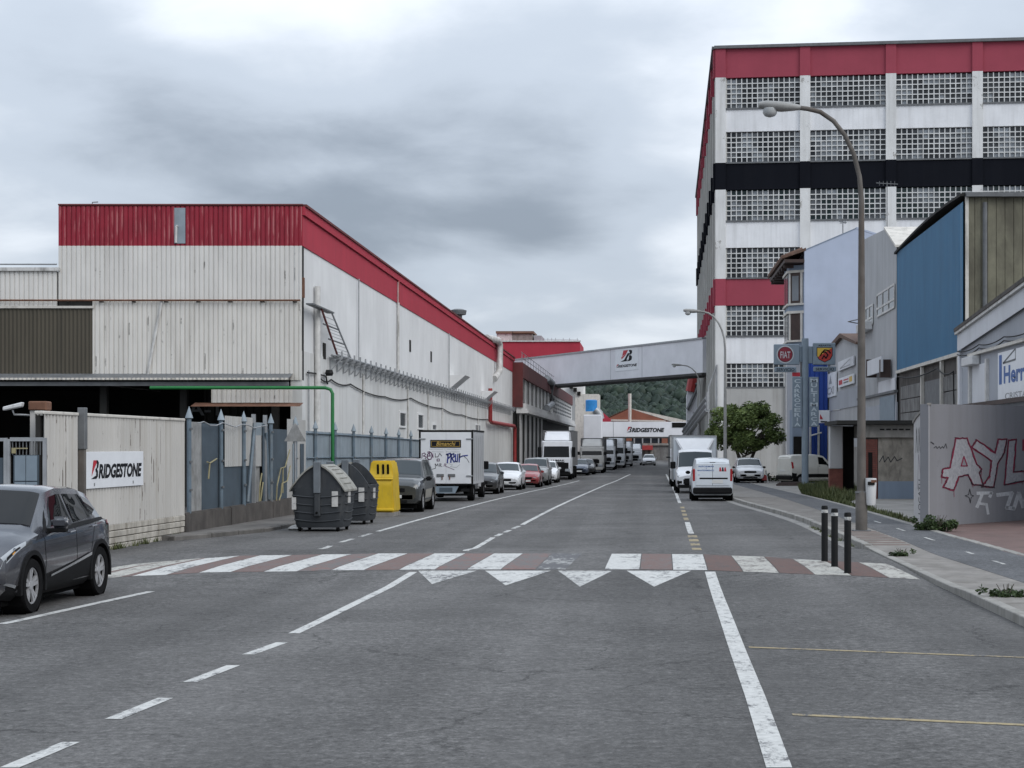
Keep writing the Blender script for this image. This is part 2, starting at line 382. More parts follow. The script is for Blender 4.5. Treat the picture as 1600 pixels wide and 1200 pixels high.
M['white_sign'] = plain('white_sign_face', (.74,.755,.78), .4, .06, 2, dirt=.12, dcol=(.4,.39,.36))
M['ink'] = plain('black_lettering', (.010,.011,.014), .6, .1, 3, spec=.15)
M['ink_red'] = plain('red_lettering', (.45,.02,.035), .5, .1, 3)
M['brown_red'] = plain('brown_red_band', (.135,.028,.026), .7, .25, 1.0, dirt=.3, dcol=(.07,.03,.028))
M['bridge'] = wall_paint('bridge_cladding', (.74,.74,.77), (.55,.55,.56), .2)
M['bridge_edge'] = plain('bridge_dark_edge', (.045,.043,.042), .7, .3, 1)
M['lilac'] = wall_paint('lilac_render', (.43,.485,.60), (.33,.37,.46), .25)
M['house_blue'] = wall_paint('grey_blue_render', (.22,.27,.34), (.15,.17,.2), .4)
M['cream'] = plain('cream_trim', (.58,.55,.50), .7, .15, 2, dirt=.3)
M['wood_dark'] = plain('dark_brown_joinery', (.045,.025,.02), .6, .3, 3)
M['rooftile'] = plain('clay_roof_tile', (.12,.07,.05), .85, .35, 3, .4, dirt=.3)
M['blue_sheet'] = sheet('blue_profiled_sheet', (.045,.155,.275), .25, None, 0, (.03,.105,.19), .55)
M['grey_sheet'] = sheet('grey_profiled_sheet', (.40,.405,.415), .30, None, 0, (.24,.235,.225), .7)
M['olive_board'] = plain('olive_board', (.185,.175,.125), .85, .3, 1.1, .2, dirt=.75, dcol=(.075,.068,.05))
M['block'] = plain('grey_concrete_block', (.19,.185,.18), .9, .3, 1.6, .4, dirt=.6, dcol=(.07,.065,.06))
M['shop_white'] = wall_paint('shop_white_render', (.64,.645,.67), (.42,.42,.43), .3)
M['shop_grey'] = wall_paint('shop_grey_render', (.36,.375,.41), (.24,.24,.25), .35)
M['graf_wall'] = wall_paint('grey_wall_paint', (.235,.235,.25), (.15,.148,.15), .5)
M['graf_side'] = wall_paint('pale_wall_end', (.50,.49,.49), (.33,.3,.3), .5)
M['graf_silver'] = paint_mark('silver_spray', (.36,.36,.38), .40, (.235,.235,.25))
M['graf_red'] = plain('crimson_spray', (.22,.012,.045), .6, .25, 6)
M['graf_black'] = plain('black_spray', (.02,.02,.024), .6, .3, 6)
M['graf_white'] = paint_mark('white_spray', (.55,.56,.58), .42, (.29,.29,.31))
M['graf_blue'] = plain('blue_spray', (.02,.035,.22), .6, .3, 6)
M['graf_purple'] = plain('purple_spray', (.13,.05,.12), .6, .3, 6)
M['stone'] = plain('rubble_stone', (.30,.27,.23), .9, .35, 2.6, .5, dirt=.5, dcol=(.08,.07,.06))
M['brick'] = plain('red_brick', (.19,.065,.05), .85, .3, 4, .3)
M['sign_grey'] = plain('grey_blue_sign_metal', (.20,.25,.295), .5, .12, 2)
M['letter_pale'] = plain('pale_lettering', (.52,.58,.62), .5, .1, 2)
M['badge_red'] = plain('dark_red_badge', (.20,.012,.028), .35, .2, 3)
M['badge_rim'] = plain('silver_badge_rim', (.50,.51,.53), .3, .1, 3, metal=.4)
M['badge_yellow'] = plain('yellow_badge', (.62,.40,.05), .45, .1, 3)
M['badge_scarlet'] = plain('scarlet_badge', (.42,.03,.02), .45, .1, 3)
M['blue_bright'] = sheet('blue_shop_cladding', (.02,.062,.30), .3, None, 0, (.015,.04,.2), .5)
M['tank_blue'] = plain('bright_blue_tank', (.02,.22,.55), .5, .15, 2)
M['orange_brick'] = plain('orange_brick_gable', (.235,.088,.055), .85, .2, .6)
M['white_litter'] = plain('white_enamel', (.60,.60,.60), .4, .1, 2, dirt=.35)
M['bin_grey'] = plain('dark_grey_container_plastic', (.040,.044,.049), .55, .2, 2, spec=.3, dirt=.3, dcol=(.08,.08,.08), obj=True)
M['bin_lid'] = plain('faded_beige_lid', (.30,.295,.265), .65, .2, 2.4, dirt=.5, obj=True)
M['bin_bar'] = plain('grey_lifting_bar', (.13,.145,.16), .5, .2, 3, obj=True)
M['bin_yellow'] = plain('yellow_container_plastic', (.60,.40,.015), .5, .15, 2, dirt=.2, dcol=(.3,.2,.05), obj=True)
M['paper'] = plain('pale_sticker', (.50,.49,.47), .6, .2, 5, obj=True)
M['leaf'] = foliage('tree_leaves', (.04,.07,.02), (.17,.22,.065), 1.8)
M['leaf_dark'] = foliage('shrub_leaves', (.018,.035,.012), (.06,.09,.03), 3)
M['grass'] = foliage('grass_blades', (.035,.052,.015), (.12,.13,.05), 2)
M['bark'] = plain('bark', (.085,.07,.055), .9, .35, 6, .5)
M['forest'] = foliage('far_forest', (.010,.020,.017), (.030,.050,.030), .06)
M['far_roof'] = plain('far_brown_roof', (.17,.10,.07), .85, .2, .4)
# ------------------------------------------------------------------ ground, road, markings
XB = [-900, -120, -40, -14, -9.62, -9.58, -6, -3, 0, 3, 4.36, 4.40, 8, 20, 60, 200, 900]
mb = MB(); nx = len(XB)
for Y in YB:
    for X in XB: mb.v.append(Vector((X, Y, gz(Y, X))))
for j in range(len(YB) - 1):
    for i in range(nx - 1): mb.f.append((j*nx+i, j*nx+i+1, (j+1)*nx+i+1, (j+1)*nx+i))
road = mb.build('road', M['asphalt'], kind='structure', label='grey worn asphalt street with cracks and painted markings')
EPS = .004
def ysub(a, b, step=1.0):
    ys = sorted({a, b} | {y for y in YB if a < y < b})
    o = []
    for p, q in zip(ys, ys[1:]):
        n = max(1, int((q - p) / step)); o += [p + (q - p) * i / n for i in range(n)]
    return o + [ys[-1]]
def lay(poly, eps=EPS):
    """quad near-left, near-right, far-right, far-left laid on the ground"""
    a, b, c, d = [Vector((p[0], p[1], 0)) for p in poly]; m = MB()
    n = max(2, int((d - a).length / .3)); n = min(n, 14)
    for i in range(n + 1):
        t = i / n
        for q in (a.lerp(d, t), b.lerp(c, t)): m.v.append(Vector((q.x, q.y, gz(q.y, q.x) + eps)))
    m.f = [(2*i, 2*i+1, 2*i+3, 2*i+2) for i in range(n)]
    return m
def mark(name, poly, mat, eps=EPS): return lay(poly, eps).build(name, mat, road, fix=False)
def pxq(*p): return [P(*q) for q in p]
def line(name, pts, wd, mat, eps=EPS):
    m = MB(); ps = []
    for a, b in zip(pts, pts[1:]):
        ys = ysub(a.y, b.y, 2.0) if b.y > a.y else [a.y, b.y]
        for y in ys[:-1]:
            t = (y - a.y) / (b.y - a.y); ps.append((a.x + (b.x - a.x) * t, y))
    ps.append((pts[-1].x, pts[-1].y))
    for x, y in ps:
        j = random.uniform(-.008, .008)
        for s in (-.5, .5): m.v.append(Vector((x + s * wd + j, y, gz(y, x) + eps)))
    m.f = [(2*i, 2*i+1, 2*i+3, 2*i+2) for i in range(len(ps) - 1)]
    return m.build(name, mat, road, fix=False)
CW = [((60,909),(110,906),(215,881),(262,877)), ((132,905),(186,902),(262,877),(318,872)), ((206,900.5),(259,898.5),(322,872.5),(375,868.5)),
      ((311,895),(360,894),(407,868),(456,867.5)), ((412,893.5),(463,893),(504,866.5),(549,866)), ((517,891.5),(568,891),(591,865),(637,865)),
      ((624,890.5),(679,890),(679,865),(727,865)), ((730,890),(782,890),(772,865),(817,865)), ((838,890),(884,890),(863,865),(910,865)),
      ((945,890),(999,890),(956,865.5),(1002,865.5)), ((1052,890.5),(1105,891),(1050,866),(1098,866.5)), ((1162,893.5),(1217,895.5),(1143,868.5),(1193,870)),
      ((1274,898),(1330,899.5),(1239,873.5),(1287,876)), ((1390,903),(1438,905.5),(1342,879),(1384,881))]
mats = ['white_old','white_old','white_mark','white_mark','white_mark','white_mark','white_mark','white_mark','white_gone','white_mark','white_mark','white_old','white_old','white_old']
for (nl, nr, fl, fr_), mm in zip(CW, mats): mark('crosswalk_stripe', [P(*nl), P(*nr), P(*fr_), P(*fl)], M[mm])
rm = ['red_mark','red_mark','red_mark','red_mark','red_worn','red_mark','red_worn','red_worn','asphalt','red_mark','red_dark','red_dark','red_dark']
for i in range(len(CW) - 1):
    if rm[i] == 'asphalt': continue
    a, b = CW[i], CW[i+1]
    def ins(p, q, t): return (p[0] + (q[0]-p[0])*t, p[1] + (q[1]-p[1])*t)
    mark('crosswalk_red_field', [P(*ins(a[1], b[0], .03)), P(*ins(a[1], b[0], .97)), P(*ins(a[3], b[2], .97)), P(*ins(a[3], b[2], .03))], M[rm[i]])
mark('crosswalk_red_field', pxq((1446,906),(1500,909),(1425,883),(1392,881)), M['red_dark'])
for l, r, t in (((653,892),(745,892),(675,913)), ((758,892),(861,892),(790,915)), ((872,892),(957,892),(906,917)), ((979,892),(1080,892),(1022,917))):
    a, b, c = P(*l), P(*r), P(*t); m = MB(); n = 8
    for i in range(n + 1):
        for q in (c.lerp(a, i / n), c.lerp(b, i / n)): m.v.append(Vector((q.x, q.y, gz(q.y, q.x) + EPS)))
    m.f = [(2*i, 2*i+1, 2*i+3, 2*i+2) for i in range(n)]
    m.build('ramp_triangle', M['white_worn' if t[0] in (675, 906) else 'white_mark'], road, fix=False)
for a, b in (((15,1200),(112,1160)), ((176,1124),(260,1091)), ((297,1066),(365,1040)), ((389,1023),(441,1004)), ((460,990),(646,894))):
    line('centre_line_dash', [P(*a), P(*b)], .13, M['white_mark'])
line('centre_line_dash', pxq((727,861),(770,840)), .12, M['white_mark'])
for a, b in (((775,838),(783,834)), ((788,832),(797,828.5)), ((802,826),(812,822))): line('centre_line_dash', pxq(a, b), .12, M['white_mark'])
line('centre_line', pxq((816,820),(900,778),(945,758),(985,741)), .13, M['white_mark'])
line('edge_line', pxq((1218,1200),(1155,1020),(1109,893.5)), .17, M['white_mark'])
for y0 in (858, 851, 844.5, 838.5): 
    k = (y0 - 780) / 82; x0 = 1063 + k * 27
    mark('edge_line_dash', pxq((x0-7,y0+1.6),(x0+8,y0+1.6),(x0+6.5,y0-1.8),(x0-8,y0-1.8)), M['yellow_mark'])
for y0, y1 in ((834,816),(813,809),(806,802.5),(800,797),(794.5,792)):
    f = lambda y: 1063 + (y - 780) / 82 * 27
    line('edge_line_dash', pxq((f(y0)-1,y0),(f(y1)-1,y1)), .14, M['white_mark' if y0 == 834 else 'yellow_mark'])
line('edge_line', pxq((1062,786),(1052,761),(1041,741)), .13, M['white_mark'])
line('parking_line', pxq((0,975.5),(28,970),(150,943),(236,924.5)), .13, M['white_mark'])
line('parking_line', pxq((590,830.5),(700,800),(820,770),(905,751)), .13, M['white_mark'])
for a, b in (((500,858),(516,853)), ((532,847.5),(552,842)), ((563,839),(580,833.5))): line('parking_dash', pxq(a, b), .12, M['white_worn'])
for a, b in (((1170,1011.5),(1640,1029)), ((1238,1117),(1640,1135))):
    p, q = P(*a), P(*b); mark('bay_line', [(p.x, p.y - .045), (q.x, q.y - .045), (q.x, q.y + .045), (p.x, p.y + .045)], M['yellow_mark'])
# right pavement: raised strip with kerb, tiles, cycle path, edging
def kx(Y): return 4.40 if Y < 42 else 4.40 - .95 * sm((Y - 42) / 26)
KH = .12
def slab(xa, xb, y0, y1, z0, z1, step=2.0):
    m = MB(); ys = ysub(y0, y1, step); z1_ = z1
    for y in ys:
        g = dip(y); z1 = z1_(y) if callable(z1_) else z1_
        for x, z in ((xa(y), z0), (xa(y), z1), (xb(y), z1), (xb(y), z0)): m.v.append(Vector((x, y, g + z)))
    n = len(ys)
    for i in range(n - 1):
        for k in range(3): m.f.append((4*i+k, 4*i+4+k, 4*i+5+k, 4*i+1+k))
    m.f += [(0,1,2,3), (4*n-1, 4*n-2, 4*n-3, 4*n-4)]
    return m
def pz(y): return .078 + (KH - .078) * sm((y - 31) / 5) + .03 * sm((24.2 - y) / 1.2)
pave = slab(lambda y: kx(y) + .155, lambda y: 6.9 + max(0, 36 - y) * .06, 10, 172, -.1, pz, .8).build('pavement', M['tile'], kind='structure', label='tiled pavement strip along the street with cycle path')
y = 33.7
while y < 120:
    l = 1.2 if y < 70 else 6.0
    slab(lambda q: kx(q), lambda q: kx(q) + .155, y, min(y + l - .012, 170), -.1, KH + .006 + random.uniform(-.006, .006), 3).build('kerb_stone', M['kerb'], pave, bevel=.012)
    y += l
for i in range(20):      # dropped kerb stones beside the crossing
    y = 10.0 + i * 1.18
    slab(lambda q: kx(q) + .0, lambda q: kx(q) + .155, y, y + 1.165, -.1, lambda q: pz(q) + .006, 3).build('kerb_stone', M['kerb'], pave, bevel=.01)
slab(lambda y: 5.42 + max(0, 31 - y) * .03, lambda y: 6.68 + max(0, 36 - y) * .05, 10.01, 120, -.05, lambda y: pz(y) + .005, .8).build('cycle_path', M['asphalt_path'], pave)
y = 11.0
while y < 110:
    a = 6.68 + max(0, 36 - y) * .05
    slab(lambda q: a, lambda q: a + .17, y, y + 1.0, -.05, lambda q: pz(q) + .014, 3).build('edging_stone', M['kerb'], pave, bevel=.008); y += 1.01
for y in (25.5, 28.5, 31.2):
    m = MB(); z = pz(y) + .010
    m.add([(6.1,y,z),(6.17,y,z),(6.17,y+1.0,z),(6.1,y+1.0,z)], [(0,1,2,3)]).build('cycle_dash', M['white_worn'], pave, fix=False)
for y in (35, 39, 43, 47):
    m = MB(); z = max(pz(y), pz(y+1.2)) + .010
    m.add([(6.02,y,z),(6.09,y,z),(6.09,y+1.2,z),(6.02,y+1.2,z)], [(0,1,2,3)]).build('cycle_dash', M['white_worn'], pave, fix=False)
for i in range(9):      # tactile rows of red-brown tiles
    y = 33.75 + i * .62
    m = MB(); z = pz(y + .13) + .008
    m.box(4.60, 5.36, y, y + .26, KH - .02, z).build('tactile_strip', M['tile_red'], pave, bevel=.003)
for i in range(46):
    y = 39.6 + i * .62
    m = MB(); g = dip(y); m.box(kx(y) + .17, 5.41, y, y + .014, g + KH - .02, g + KH + .003).build('tile_joint', M['conc_dark'], pave)
m = MB(); ys = ysub(34.5, 96, 1.5)
for q in ys:
    for o_ in (-.30, .004): m.v.append(Vector((kx(q) + o_, q, gz(q, kx(q) - .2) + .005)))
m.f = [(2*i, 2*i+1, 2*i+3, 2*i+2) for i in range(len(ys) - 1)]
m.build('gutter', M['gutter'], pave, fix=False)
# driveway and yards behind the edging
MB().add([(7.3,10,.07),(20,10,.07),(16,24,.07),(6.86,24,.07)], [(0,1,2,3)]).build('driveway', M['brickpave'], kind='structure')
MB().add([(6.86,24,.07),(16,24,.07),(16,46.2,.11),(6.86,46.2,.11)], [(0,1,2,3)]).build('driveway', M['brickpave'], kind='structure')
m = MB()
for y0, y1 in ((46.2,60),(60,80),(80,100),(100,120),(120,143)):
    m.add([(6.86,y0,dip(y0)+.11),(40,y0,dip(y0)+.11),(40,y1,dip(y1)+.11),(6.86,y1,dip(y1)+.11)], [(0,1,2,3)])
m.build('yard', M['concrete_road'], kind='structure')
# left pavement, broken kerb
lp = MB(); pts = [(-10.6,37.3),(-10.1,38.6),(-9.45,41.0),(-9.3,44),(-9.3,120),(-12.4,120),(-12.4,37.3)]
lp.prism([(x, y, dip(y) - .05) for x, y in pts], (0,0,.15)); lp = lp.build('left_pavement', M['conc_mid'], kind='structure')
ks = [(-10.62,37.2),(-10.12,38.5),(-9.47,40.9),(-9.32,44)] + [(-9.32,44 + 1.3*i) for i in range(1, 24)]
for (xa, ya), (xb, yb) in zip(ks, ks[1:]):
    n = max(1, round(math.hypot(xb-xa, yb-ya) / 1.25))
    for i in range(n):
        t0, t1 = i / n + .01, (i + 1) / n - .01
        p = Vector((xa+(xb-xa)*t0, ya+(yb-ya)*t0, 0)); q = Vector((xa+(xb-xa)*t1, ya+(yb-ya)*t1, 0))
        f = Fr(p, q); h = .11 + random.uniform(-.03, .012); g = dip(p.y)
        MB().fbox(f, 0, f.len, -.09, .09, g-.05, g+h).build('kerb_stone', M['conc_mid'], lp, bevel=.02)
# ------------------------------------------------------------------ left side: warehouse
def corr(f, u0, u1, z0, z1, pitch, depth, d0=0.0, prof=((0,0),(.18,0),(.26,1),(.92,1),(1,0)), top=None, align=True):
    m = MB(); o = 0
    if align:
        s0 = f(0,0,0); ph = ((s0.x + s0.y) / pitch) % 1.0; sg = 1 if (f.u.x + f.u.y) > 0 else -1
        o = (-ph * pitch) * sg
    us = []; k = math.floor((u0 - o) / pitch)
    while True:
        for a, b in prof[:-1]:
            us.append((o + (k + a) * pitch, b))
        k += 1
        if o + k * pitch > u1: break
    us = [q for q in us if u0 < q[0] < u1]; us = [(u0, 1)] + us + [(u1, 1)]
    for u, b in us:
        zt = top(u) if top else z1
        m.v += [f(u, d0 + b * depth, z0), f(u, d0 + b * depth, zt)]
    m.f = [(2*i, 2*i+2, 2*i+3, 2*i+1) for i in range(len(us) - 1)]
    return m
SINE = tuple((i / 8, .5 + .5 * math.cos(2 * math.pi * i / 8)) for i in range(9))
WF = Fr((-20.48, 58), (-12, 58)); WS = Fr((-12, 58), (-12.55, 157.6))
ZT, ZR, ZL, ZC = 10.5, 9.10, 7.19, 4.42
wh = thing('warehouse', 'long white warehouse with a red band under its roof edge', 'warehouse', (-16, 90, dip(90)))
corr(WF, 0, 8.48, ZR, ZT - .02, .165, .035).build('red_cladding', M['sheet_red'], wh, fix=False)
corr(WF, 0, 8.48, ZL, ZR, .165, .035).build('white_cladding', M['sheet_white'], wh, fix=False)
corr(WF, 1.19, 8.48, ZC, ZL, .165, .035, .02).build('white_cladding', M['sheet_white_low'], wh, fix=False)
MB().fbox(WF, 0, 8.48, -.30, -.012, ZC, ZT).build('wall', M['dark2'], wh)
MB().fbox(WF, -.01, 8.52, -.35, .07, ZT, ZT + .06).build('coping', M['brown_red'], wh, bevel=.01)
MB().fbox(WF, 4.04, 4.42, .036, .05, ZR + .08, ZT - .08).build('patch_sheet', M['blue_pale'], wh)
MB().tube([WF(-9, .16, ZL), WF(8.45, .16, ZL)], .035, 6).build('wall_pipe', M['rust'], wh)
for i in range(8): MB().tube([WF(.3 + i * 1.12, .02, ZL - .04), WF(.5 + i * 1.12, .17, ZL - .06)], .022, 5).build('pipe_clip', M['dark2'], wh)
MB().tube([WF(4.1, .08, 9.2), WF(4.12, .1, 9.75), WF(4.17, .1, 9.8)], .045, 6).build('vent_pipe', M['white_pipe'], wh)
MB().tube([WF(3.62, .09, ZL), WF(3.1, .09, ZC + .05)], .05, 6).build('vent_pipe', M['white_pipe'], wh)
MB().tube([WF(1.1, -.2, ZT), WF(1.1, -.2, ZT + .15), WF(1.3, -.2, ZT + .16)], .02, 5).build('roof_pipe', M['steel_dark'], wh)
def sidez(u): return dip(WS(u, 0, 0).y) * .4
MB().fbox(WS, 0, WS.len, -.4, 0, -.6, 5.45).build('side_wall_lower', M['wall_white_low'], wh)
MB().fbox(WS, 0, WS.len, -.4, -.02, 5.45, ZR).build('side_wall', M['wall_white'], wh)
MB().fbox(WS, 0, WS.len, -.4, .02, ZR, ZT - .35).build('red_band', M['red_wall'], wh)
MB().fbox(WS, 0, WS.len, -.4, .10, ZT - .33, ZT - .03).build('red_fascia', M['red_wall'], wh)
MB().fbox(WS, 0, WS.len, -.45, .16, ZT - .03, ZT + .05).build('gutter', M['brown_red'], wh)
MB().add([WS(0,-.3,ZT), WS(WS.len,-.3,ZT), WS(WS.len,-7.7,ZT+.03), WS(0,-8.3,ZT+.03)], [(0,1,2,3)]).build('roof', M['dark2'], wh)
MB().fbox(WF, .0, .06, -60, -.305, ZC, ZT).build('end_wall', M['sheet_white'], wh)
for x, w_ in ((620, .07), (700, .04), (558, .03)):
    u = WS.ux(x); MB().tube([WS(u, .07, 5.5), WS(u, .07, ZT - .4 if x == 620 else ZR)], w_, 6).build('downpipe', M['steel' if x != 620 else 'white_pipe'], wh)
u = WS.ux(620); MB().tube([WS(u, .09, ZR), WS(u, .09, ZT - .34)], .06, 6).build('downpipe', M['red_pipe'], wh)
u = WS.ux(491); MB().tube([WS(u, .12, -.3), WS(u, .12, 7.9)], .11, 10).build('downpipe', M['white_pipe'], wh, smooth=40)
u = WS.ux(480); MB().tube([WS(u, .06, -.3), WS(u, .06, 4.8)], .03, 6).build('conduit', M['steel'], wh)
u = WS.ux(773); MB().tube([WS(u-5, -.2, ZT+.2), WS(u-1.0, .35, ZT+.25), WS(u, .40, ZT), WS(u, .40, ZR-.8), WS(u-1.5, .1, ZR-1.5)], .28, 10).build('duct', M['white_pipe'], wh, smooth=50)
u = WS.ux(738); MB().lathe(WS(u, -1.0, ZT), [(.28, -.3), (.28, .9), (.55, .95), (.6, 1.25), (.3, 1.35)], 12).build('roof_vent', M['steel_dark'], wh, smooth=40)
for i, x in enumerate((566, 636, 668, 690, 727, 746)):
    u = WS.ux(x); MB().tube([WS(u, .05, 0), WS(u, .05, 5.2)], .05, 6).build('downpipe', M['white_pipe'], wh)
for x0, x1, y0, y1 in ((624,633,645,665), (652.5,660.5,648,668), (675,681,664,671), (742,750,664,674)):
    u0, u1 = WS.ux(x0), WS.ux(x1); z0, z1 = WS.zy(x0, y1), WS.zy(x0, y0)
    fr_ = MB()
    fr_.fbox(WS, u0-.12, u0, -.05, .05, z0-.1, z1+.1).fbox(WS, u1, u1+.12, -.05, .05, z0-.1, z1+.1).fbox(WS, u0, u1, -.05, .05, z1, z1+.1).fbox(WS, u0, u1, -.05, .07, z0-.1, z0)
    wi = fr_.build('window', M['wall_white'], wh); MB().fbox(WS, u0, u1, -.04, .012, z0, z1).build('pane', M['pane_dark'], wi)
for x, y in ((640, 540), (673, 557), (505, 548)):
    u = WS.ux(x); z = WS.zy(x, y); MB().fbox(WS, u, u + .5, -.05, .012, z - .3, z + .3).build('wall_slot', M['dark2'], wh)
def cable(f, pts, sag, r, n=10):
    o = []
    for (a, b) in zip(pts, pts[1:]):
        for i in range(n):
            t = i / n; p = a.lerp(b, t); p.z -= sag * 4 * t * (1 - t); o.append(p)
    return o + [pts[-1]]
cp = [WS(WS.ux(x), .06, WS.zy(x, y)) for x, y in ((497,590),(515,593),(545,600),(600,620),(640,622),(690,638),(720,648),(760,655),(795,668))]
MB().tube(cable(WS, cp, .12, 0), .028, 5).build('cable', M['black'], wh)
cp = [WS(WS.ux(x), .08, WS.zy(x, y)) for x, y in ((477,582),(492,584),(506,588),(508,600))]
MB().tube(cp, .03, 5).build('cable', M['black'], wh)
u = WS.ux(506); MB().lathe(WS(u, .2, WS.zy(506, 583)), [(.12, -.1), (.16, 0), (.12, .12)], 10).build('wall_lamp', M['black'], wh)
for x, y in ((702, 595), (752, 618)):
    u = WS.ux(x); z = WS.zy(x, y)
    MB().prism([WS(u, 0, z-.5), WS(u, 0, z+.35), WS(u, 1.0, z+.35)], WS.u * 3.0).build('wall_hood', M['wall_white'], wh)
for x, y in ((471, 452),):
    MB().fbox(WS, 0.0, .18, .0, .06, 7.3, 8.0).build('rust_patch', M['rust'], wh)
# dark loading bay under the front wall
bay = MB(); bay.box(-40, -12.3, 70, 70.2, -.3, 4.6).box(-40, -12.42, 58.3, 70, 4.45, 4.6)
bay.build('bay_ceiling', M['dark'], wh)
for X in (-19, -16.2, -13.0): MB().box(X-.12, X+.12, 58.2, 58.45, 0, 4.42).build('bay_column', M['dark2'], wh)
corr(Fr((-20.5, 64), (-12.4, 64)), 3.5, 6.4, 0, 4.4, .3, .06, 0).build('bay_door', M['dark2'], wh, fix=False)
m = MB(); put_text(m, 'A-1', lambda a, b: Vector((-17.6 + a, 63.85, 3.3 + b)), 0, 1.2, 0, .5, .02); m.build('lettering', M['steel_dark'], wh, fix=False)
corr(Fr((-22.6, 57.2), (-11.95, 57.2)), 0, 10.3, ZC - .02, ZC + .05, .15, .05, 0, SINE, align=False).build('canopy_edge', M['cream'], wh, fix=False)
MB().add([(-36,57.2,ZC+.03),(-12.3,57.2,ZC+.03),(-12.3,58.05,ZC+.25),(-36,58.05,ZC+.25)], [(0,1,2,3)]).build('canopy_roof', M['steel_dark'], wh)
MB().box(-36, -12.35, 57.35, 57.5, ZC - .22, ZC - .08).build('canopy_beam', M['steel_dark'], wh)
corr(Fr((-15.0, 57.4), (-11.95, 57.4)), 0, 2.8, 3.62, 4.18, .165, .03).build('canopy_skirt', M['sheet_white_low'], wh, fix=False)
MB().add([(-15.6,56.9,3.48),(-11.85,56.9,3.48),(-11.85,57.5,3.62),(-15.6,57.5,3.62)], [(0,1,2,3)]).build('lower_canopy', M['rust'], wh)
# annex on the far left
ax = thing('annex', 'low white sheet annex with a dark olive sheet panel, joined to the warehouse front', 'building', (-27, 58.5, 0))
AF = Fr((-38, 58), (-20.52, 58))
corr(AF, 0, AF.len, 7.0, 8.22, .165, .035).build('white_cladding', M['sheet_white'], ax, fix=False)
MB().fbox(AF, 0, AF.len, -9, -.02, 6.9, 8.2).build('wall', M['dark2'], ax)
MB().fbox(AF, 0, AF.len + .1, -.1, .12, 8.22, 8.34).build('gutter', M['white_pipe'], ax)
MB().tube([AF(0, .1, 8.45), AF(AF.len, .1, 8.45)], .03, 6).build('roof_rail', M['steel'], ax)
OF = Fr((-38, 58), (-19.29, 58)); corr(OF, 0, OF.len, 4.46, 6.92, .14, .03, .04, SINE).build('olive_panel', M['olive'], ax, fix=False)
MB().fbox(OF, 0, OF.len + .06, .0, .12, 6.92, 7.0).build('trim', M['cream'], ax)
rr = thing('red_shed_roof', 'red pitched roof end poking above the low annex', 'roof', (-27, 66, 8))
MB().prism([(-32, 66, 7.5), (-23.0, 66, 7.5), (-25.6, 66, 9.1), (-32, 66, 10)], (0, 14, 0)).build('roof_end', M['red_wall'], rr)
# pipe rack along the side wall
rk = thing('pipe_rack', 'grey steel pipe rack on many brackets along the white warehouse wall', 'pipe rack', WS(3, 0, 5.2))
u0, u1 = WS.ux(515), WS.ux(797)
n = 66
for i in range(n):
    u = u0 + (u1 - u0) * (i / (n - 1)) + random.uniform(-.05, .05)
    b = MB().fbox(WS, u-.03, u+.03, .0, .50, 5.42, 5.49).fbox(WS, u-.03, u+.03, .44, .5, 5.49, 5.72).fbox(WS, u-.03, u+.03, .0, .06, 5.0, 5.42)
    b.hexa([WS(u-.025,.05,5.02), WS(u+.025,.05,5.02), WS(u+.025,.1,5.02), WS(u-.025,.1,5.02), WS(u-.025,.42,5.42), WS(u+.025,.42,5.42), WS(u+.025,.48,5.42), WS(u-.025,.48,5.42)])
    b.build('bracket', M['steel'], rk)
for d, r in ((.12, .05), (.24, .04), (.36, .055)): MB().tube([WS(u0-.2, d, 5.5+r), WS(u1, d, 5.5+r)], r, 6).build('pipe', M['steel'], rk)
ld = thing('pipe_ladder', 'steep steel ladder tray with a red pipe at the warehouse corner', 'ladder', WS(1, 0, 5.5))
a0, a1 = WS.ux(487), WS.ux(512); b0, b1 = WS.ux(504), WS.ux(534); zt, zb = 7.05, 5.6
MB().tube([WS(a0, .35, zt), WS(a1, .35, zb)], .042, 6).build('red_pipe', M['brown_red'], ld)
MB().tube([WS(b0, .35, zt), WS(b1, .35, zb)], .035, 6).build('rail', M['steel'], ld)
for t in (.35, .68): MB().tube([WS(a0+(a1-a0)*t-.6, .33, zt+(zb-zt)*t), WS(b0+(b1-b0)*t, .33, zt+(zb-zt)*t)], .03, 6).build('rung', M['steel_dark'], ld)
for t in (.15, .28, .42, .5, .58, .77, .86, .94): MB().tube([WS(a0+(a1-a0)*t, .33, zt+(zb-zt)*t), WS(b0+(b1-b0)*t, .33, zt+(zb-zt)*t)], .012, 5).build('rung', M['steel'], ld)
MB().fbox(WS, -.1, b0+.1, .15, .42, zt, zt+.05).build('top_tray', M['steel_dark'], ld)
# green and red service pipes
MB().tube([(-17.0,57.0,4.12),(-11.0,57.0,4.12),(-10.82,57.0,4.06),(-10.75,57.0,3.92),(-10.75,57.0,.3)], .06, 10).build('service_pipe', M['green_pipe'], smooth=50, label='bright green pipe turning down beside the blue fence', cat='pipe')
rz = [WS(WS.ux(759), .35, 6.6), WS(WS.ux(759), .35, 4.1), WS(WS.ux(761), .36, 4.0), WS(WS.ux(797), .36, 4.0), WS(WS.ux(798.5), .36, 3.8), WS(WS.ux(798.5), .36, .2)]
MB().tube(rz, .16, 8).build('service_pipe', M['red_pipe'], smooth=50, label='dull red pipe stepping down the far end of the warehouse wall', cat='pipe')
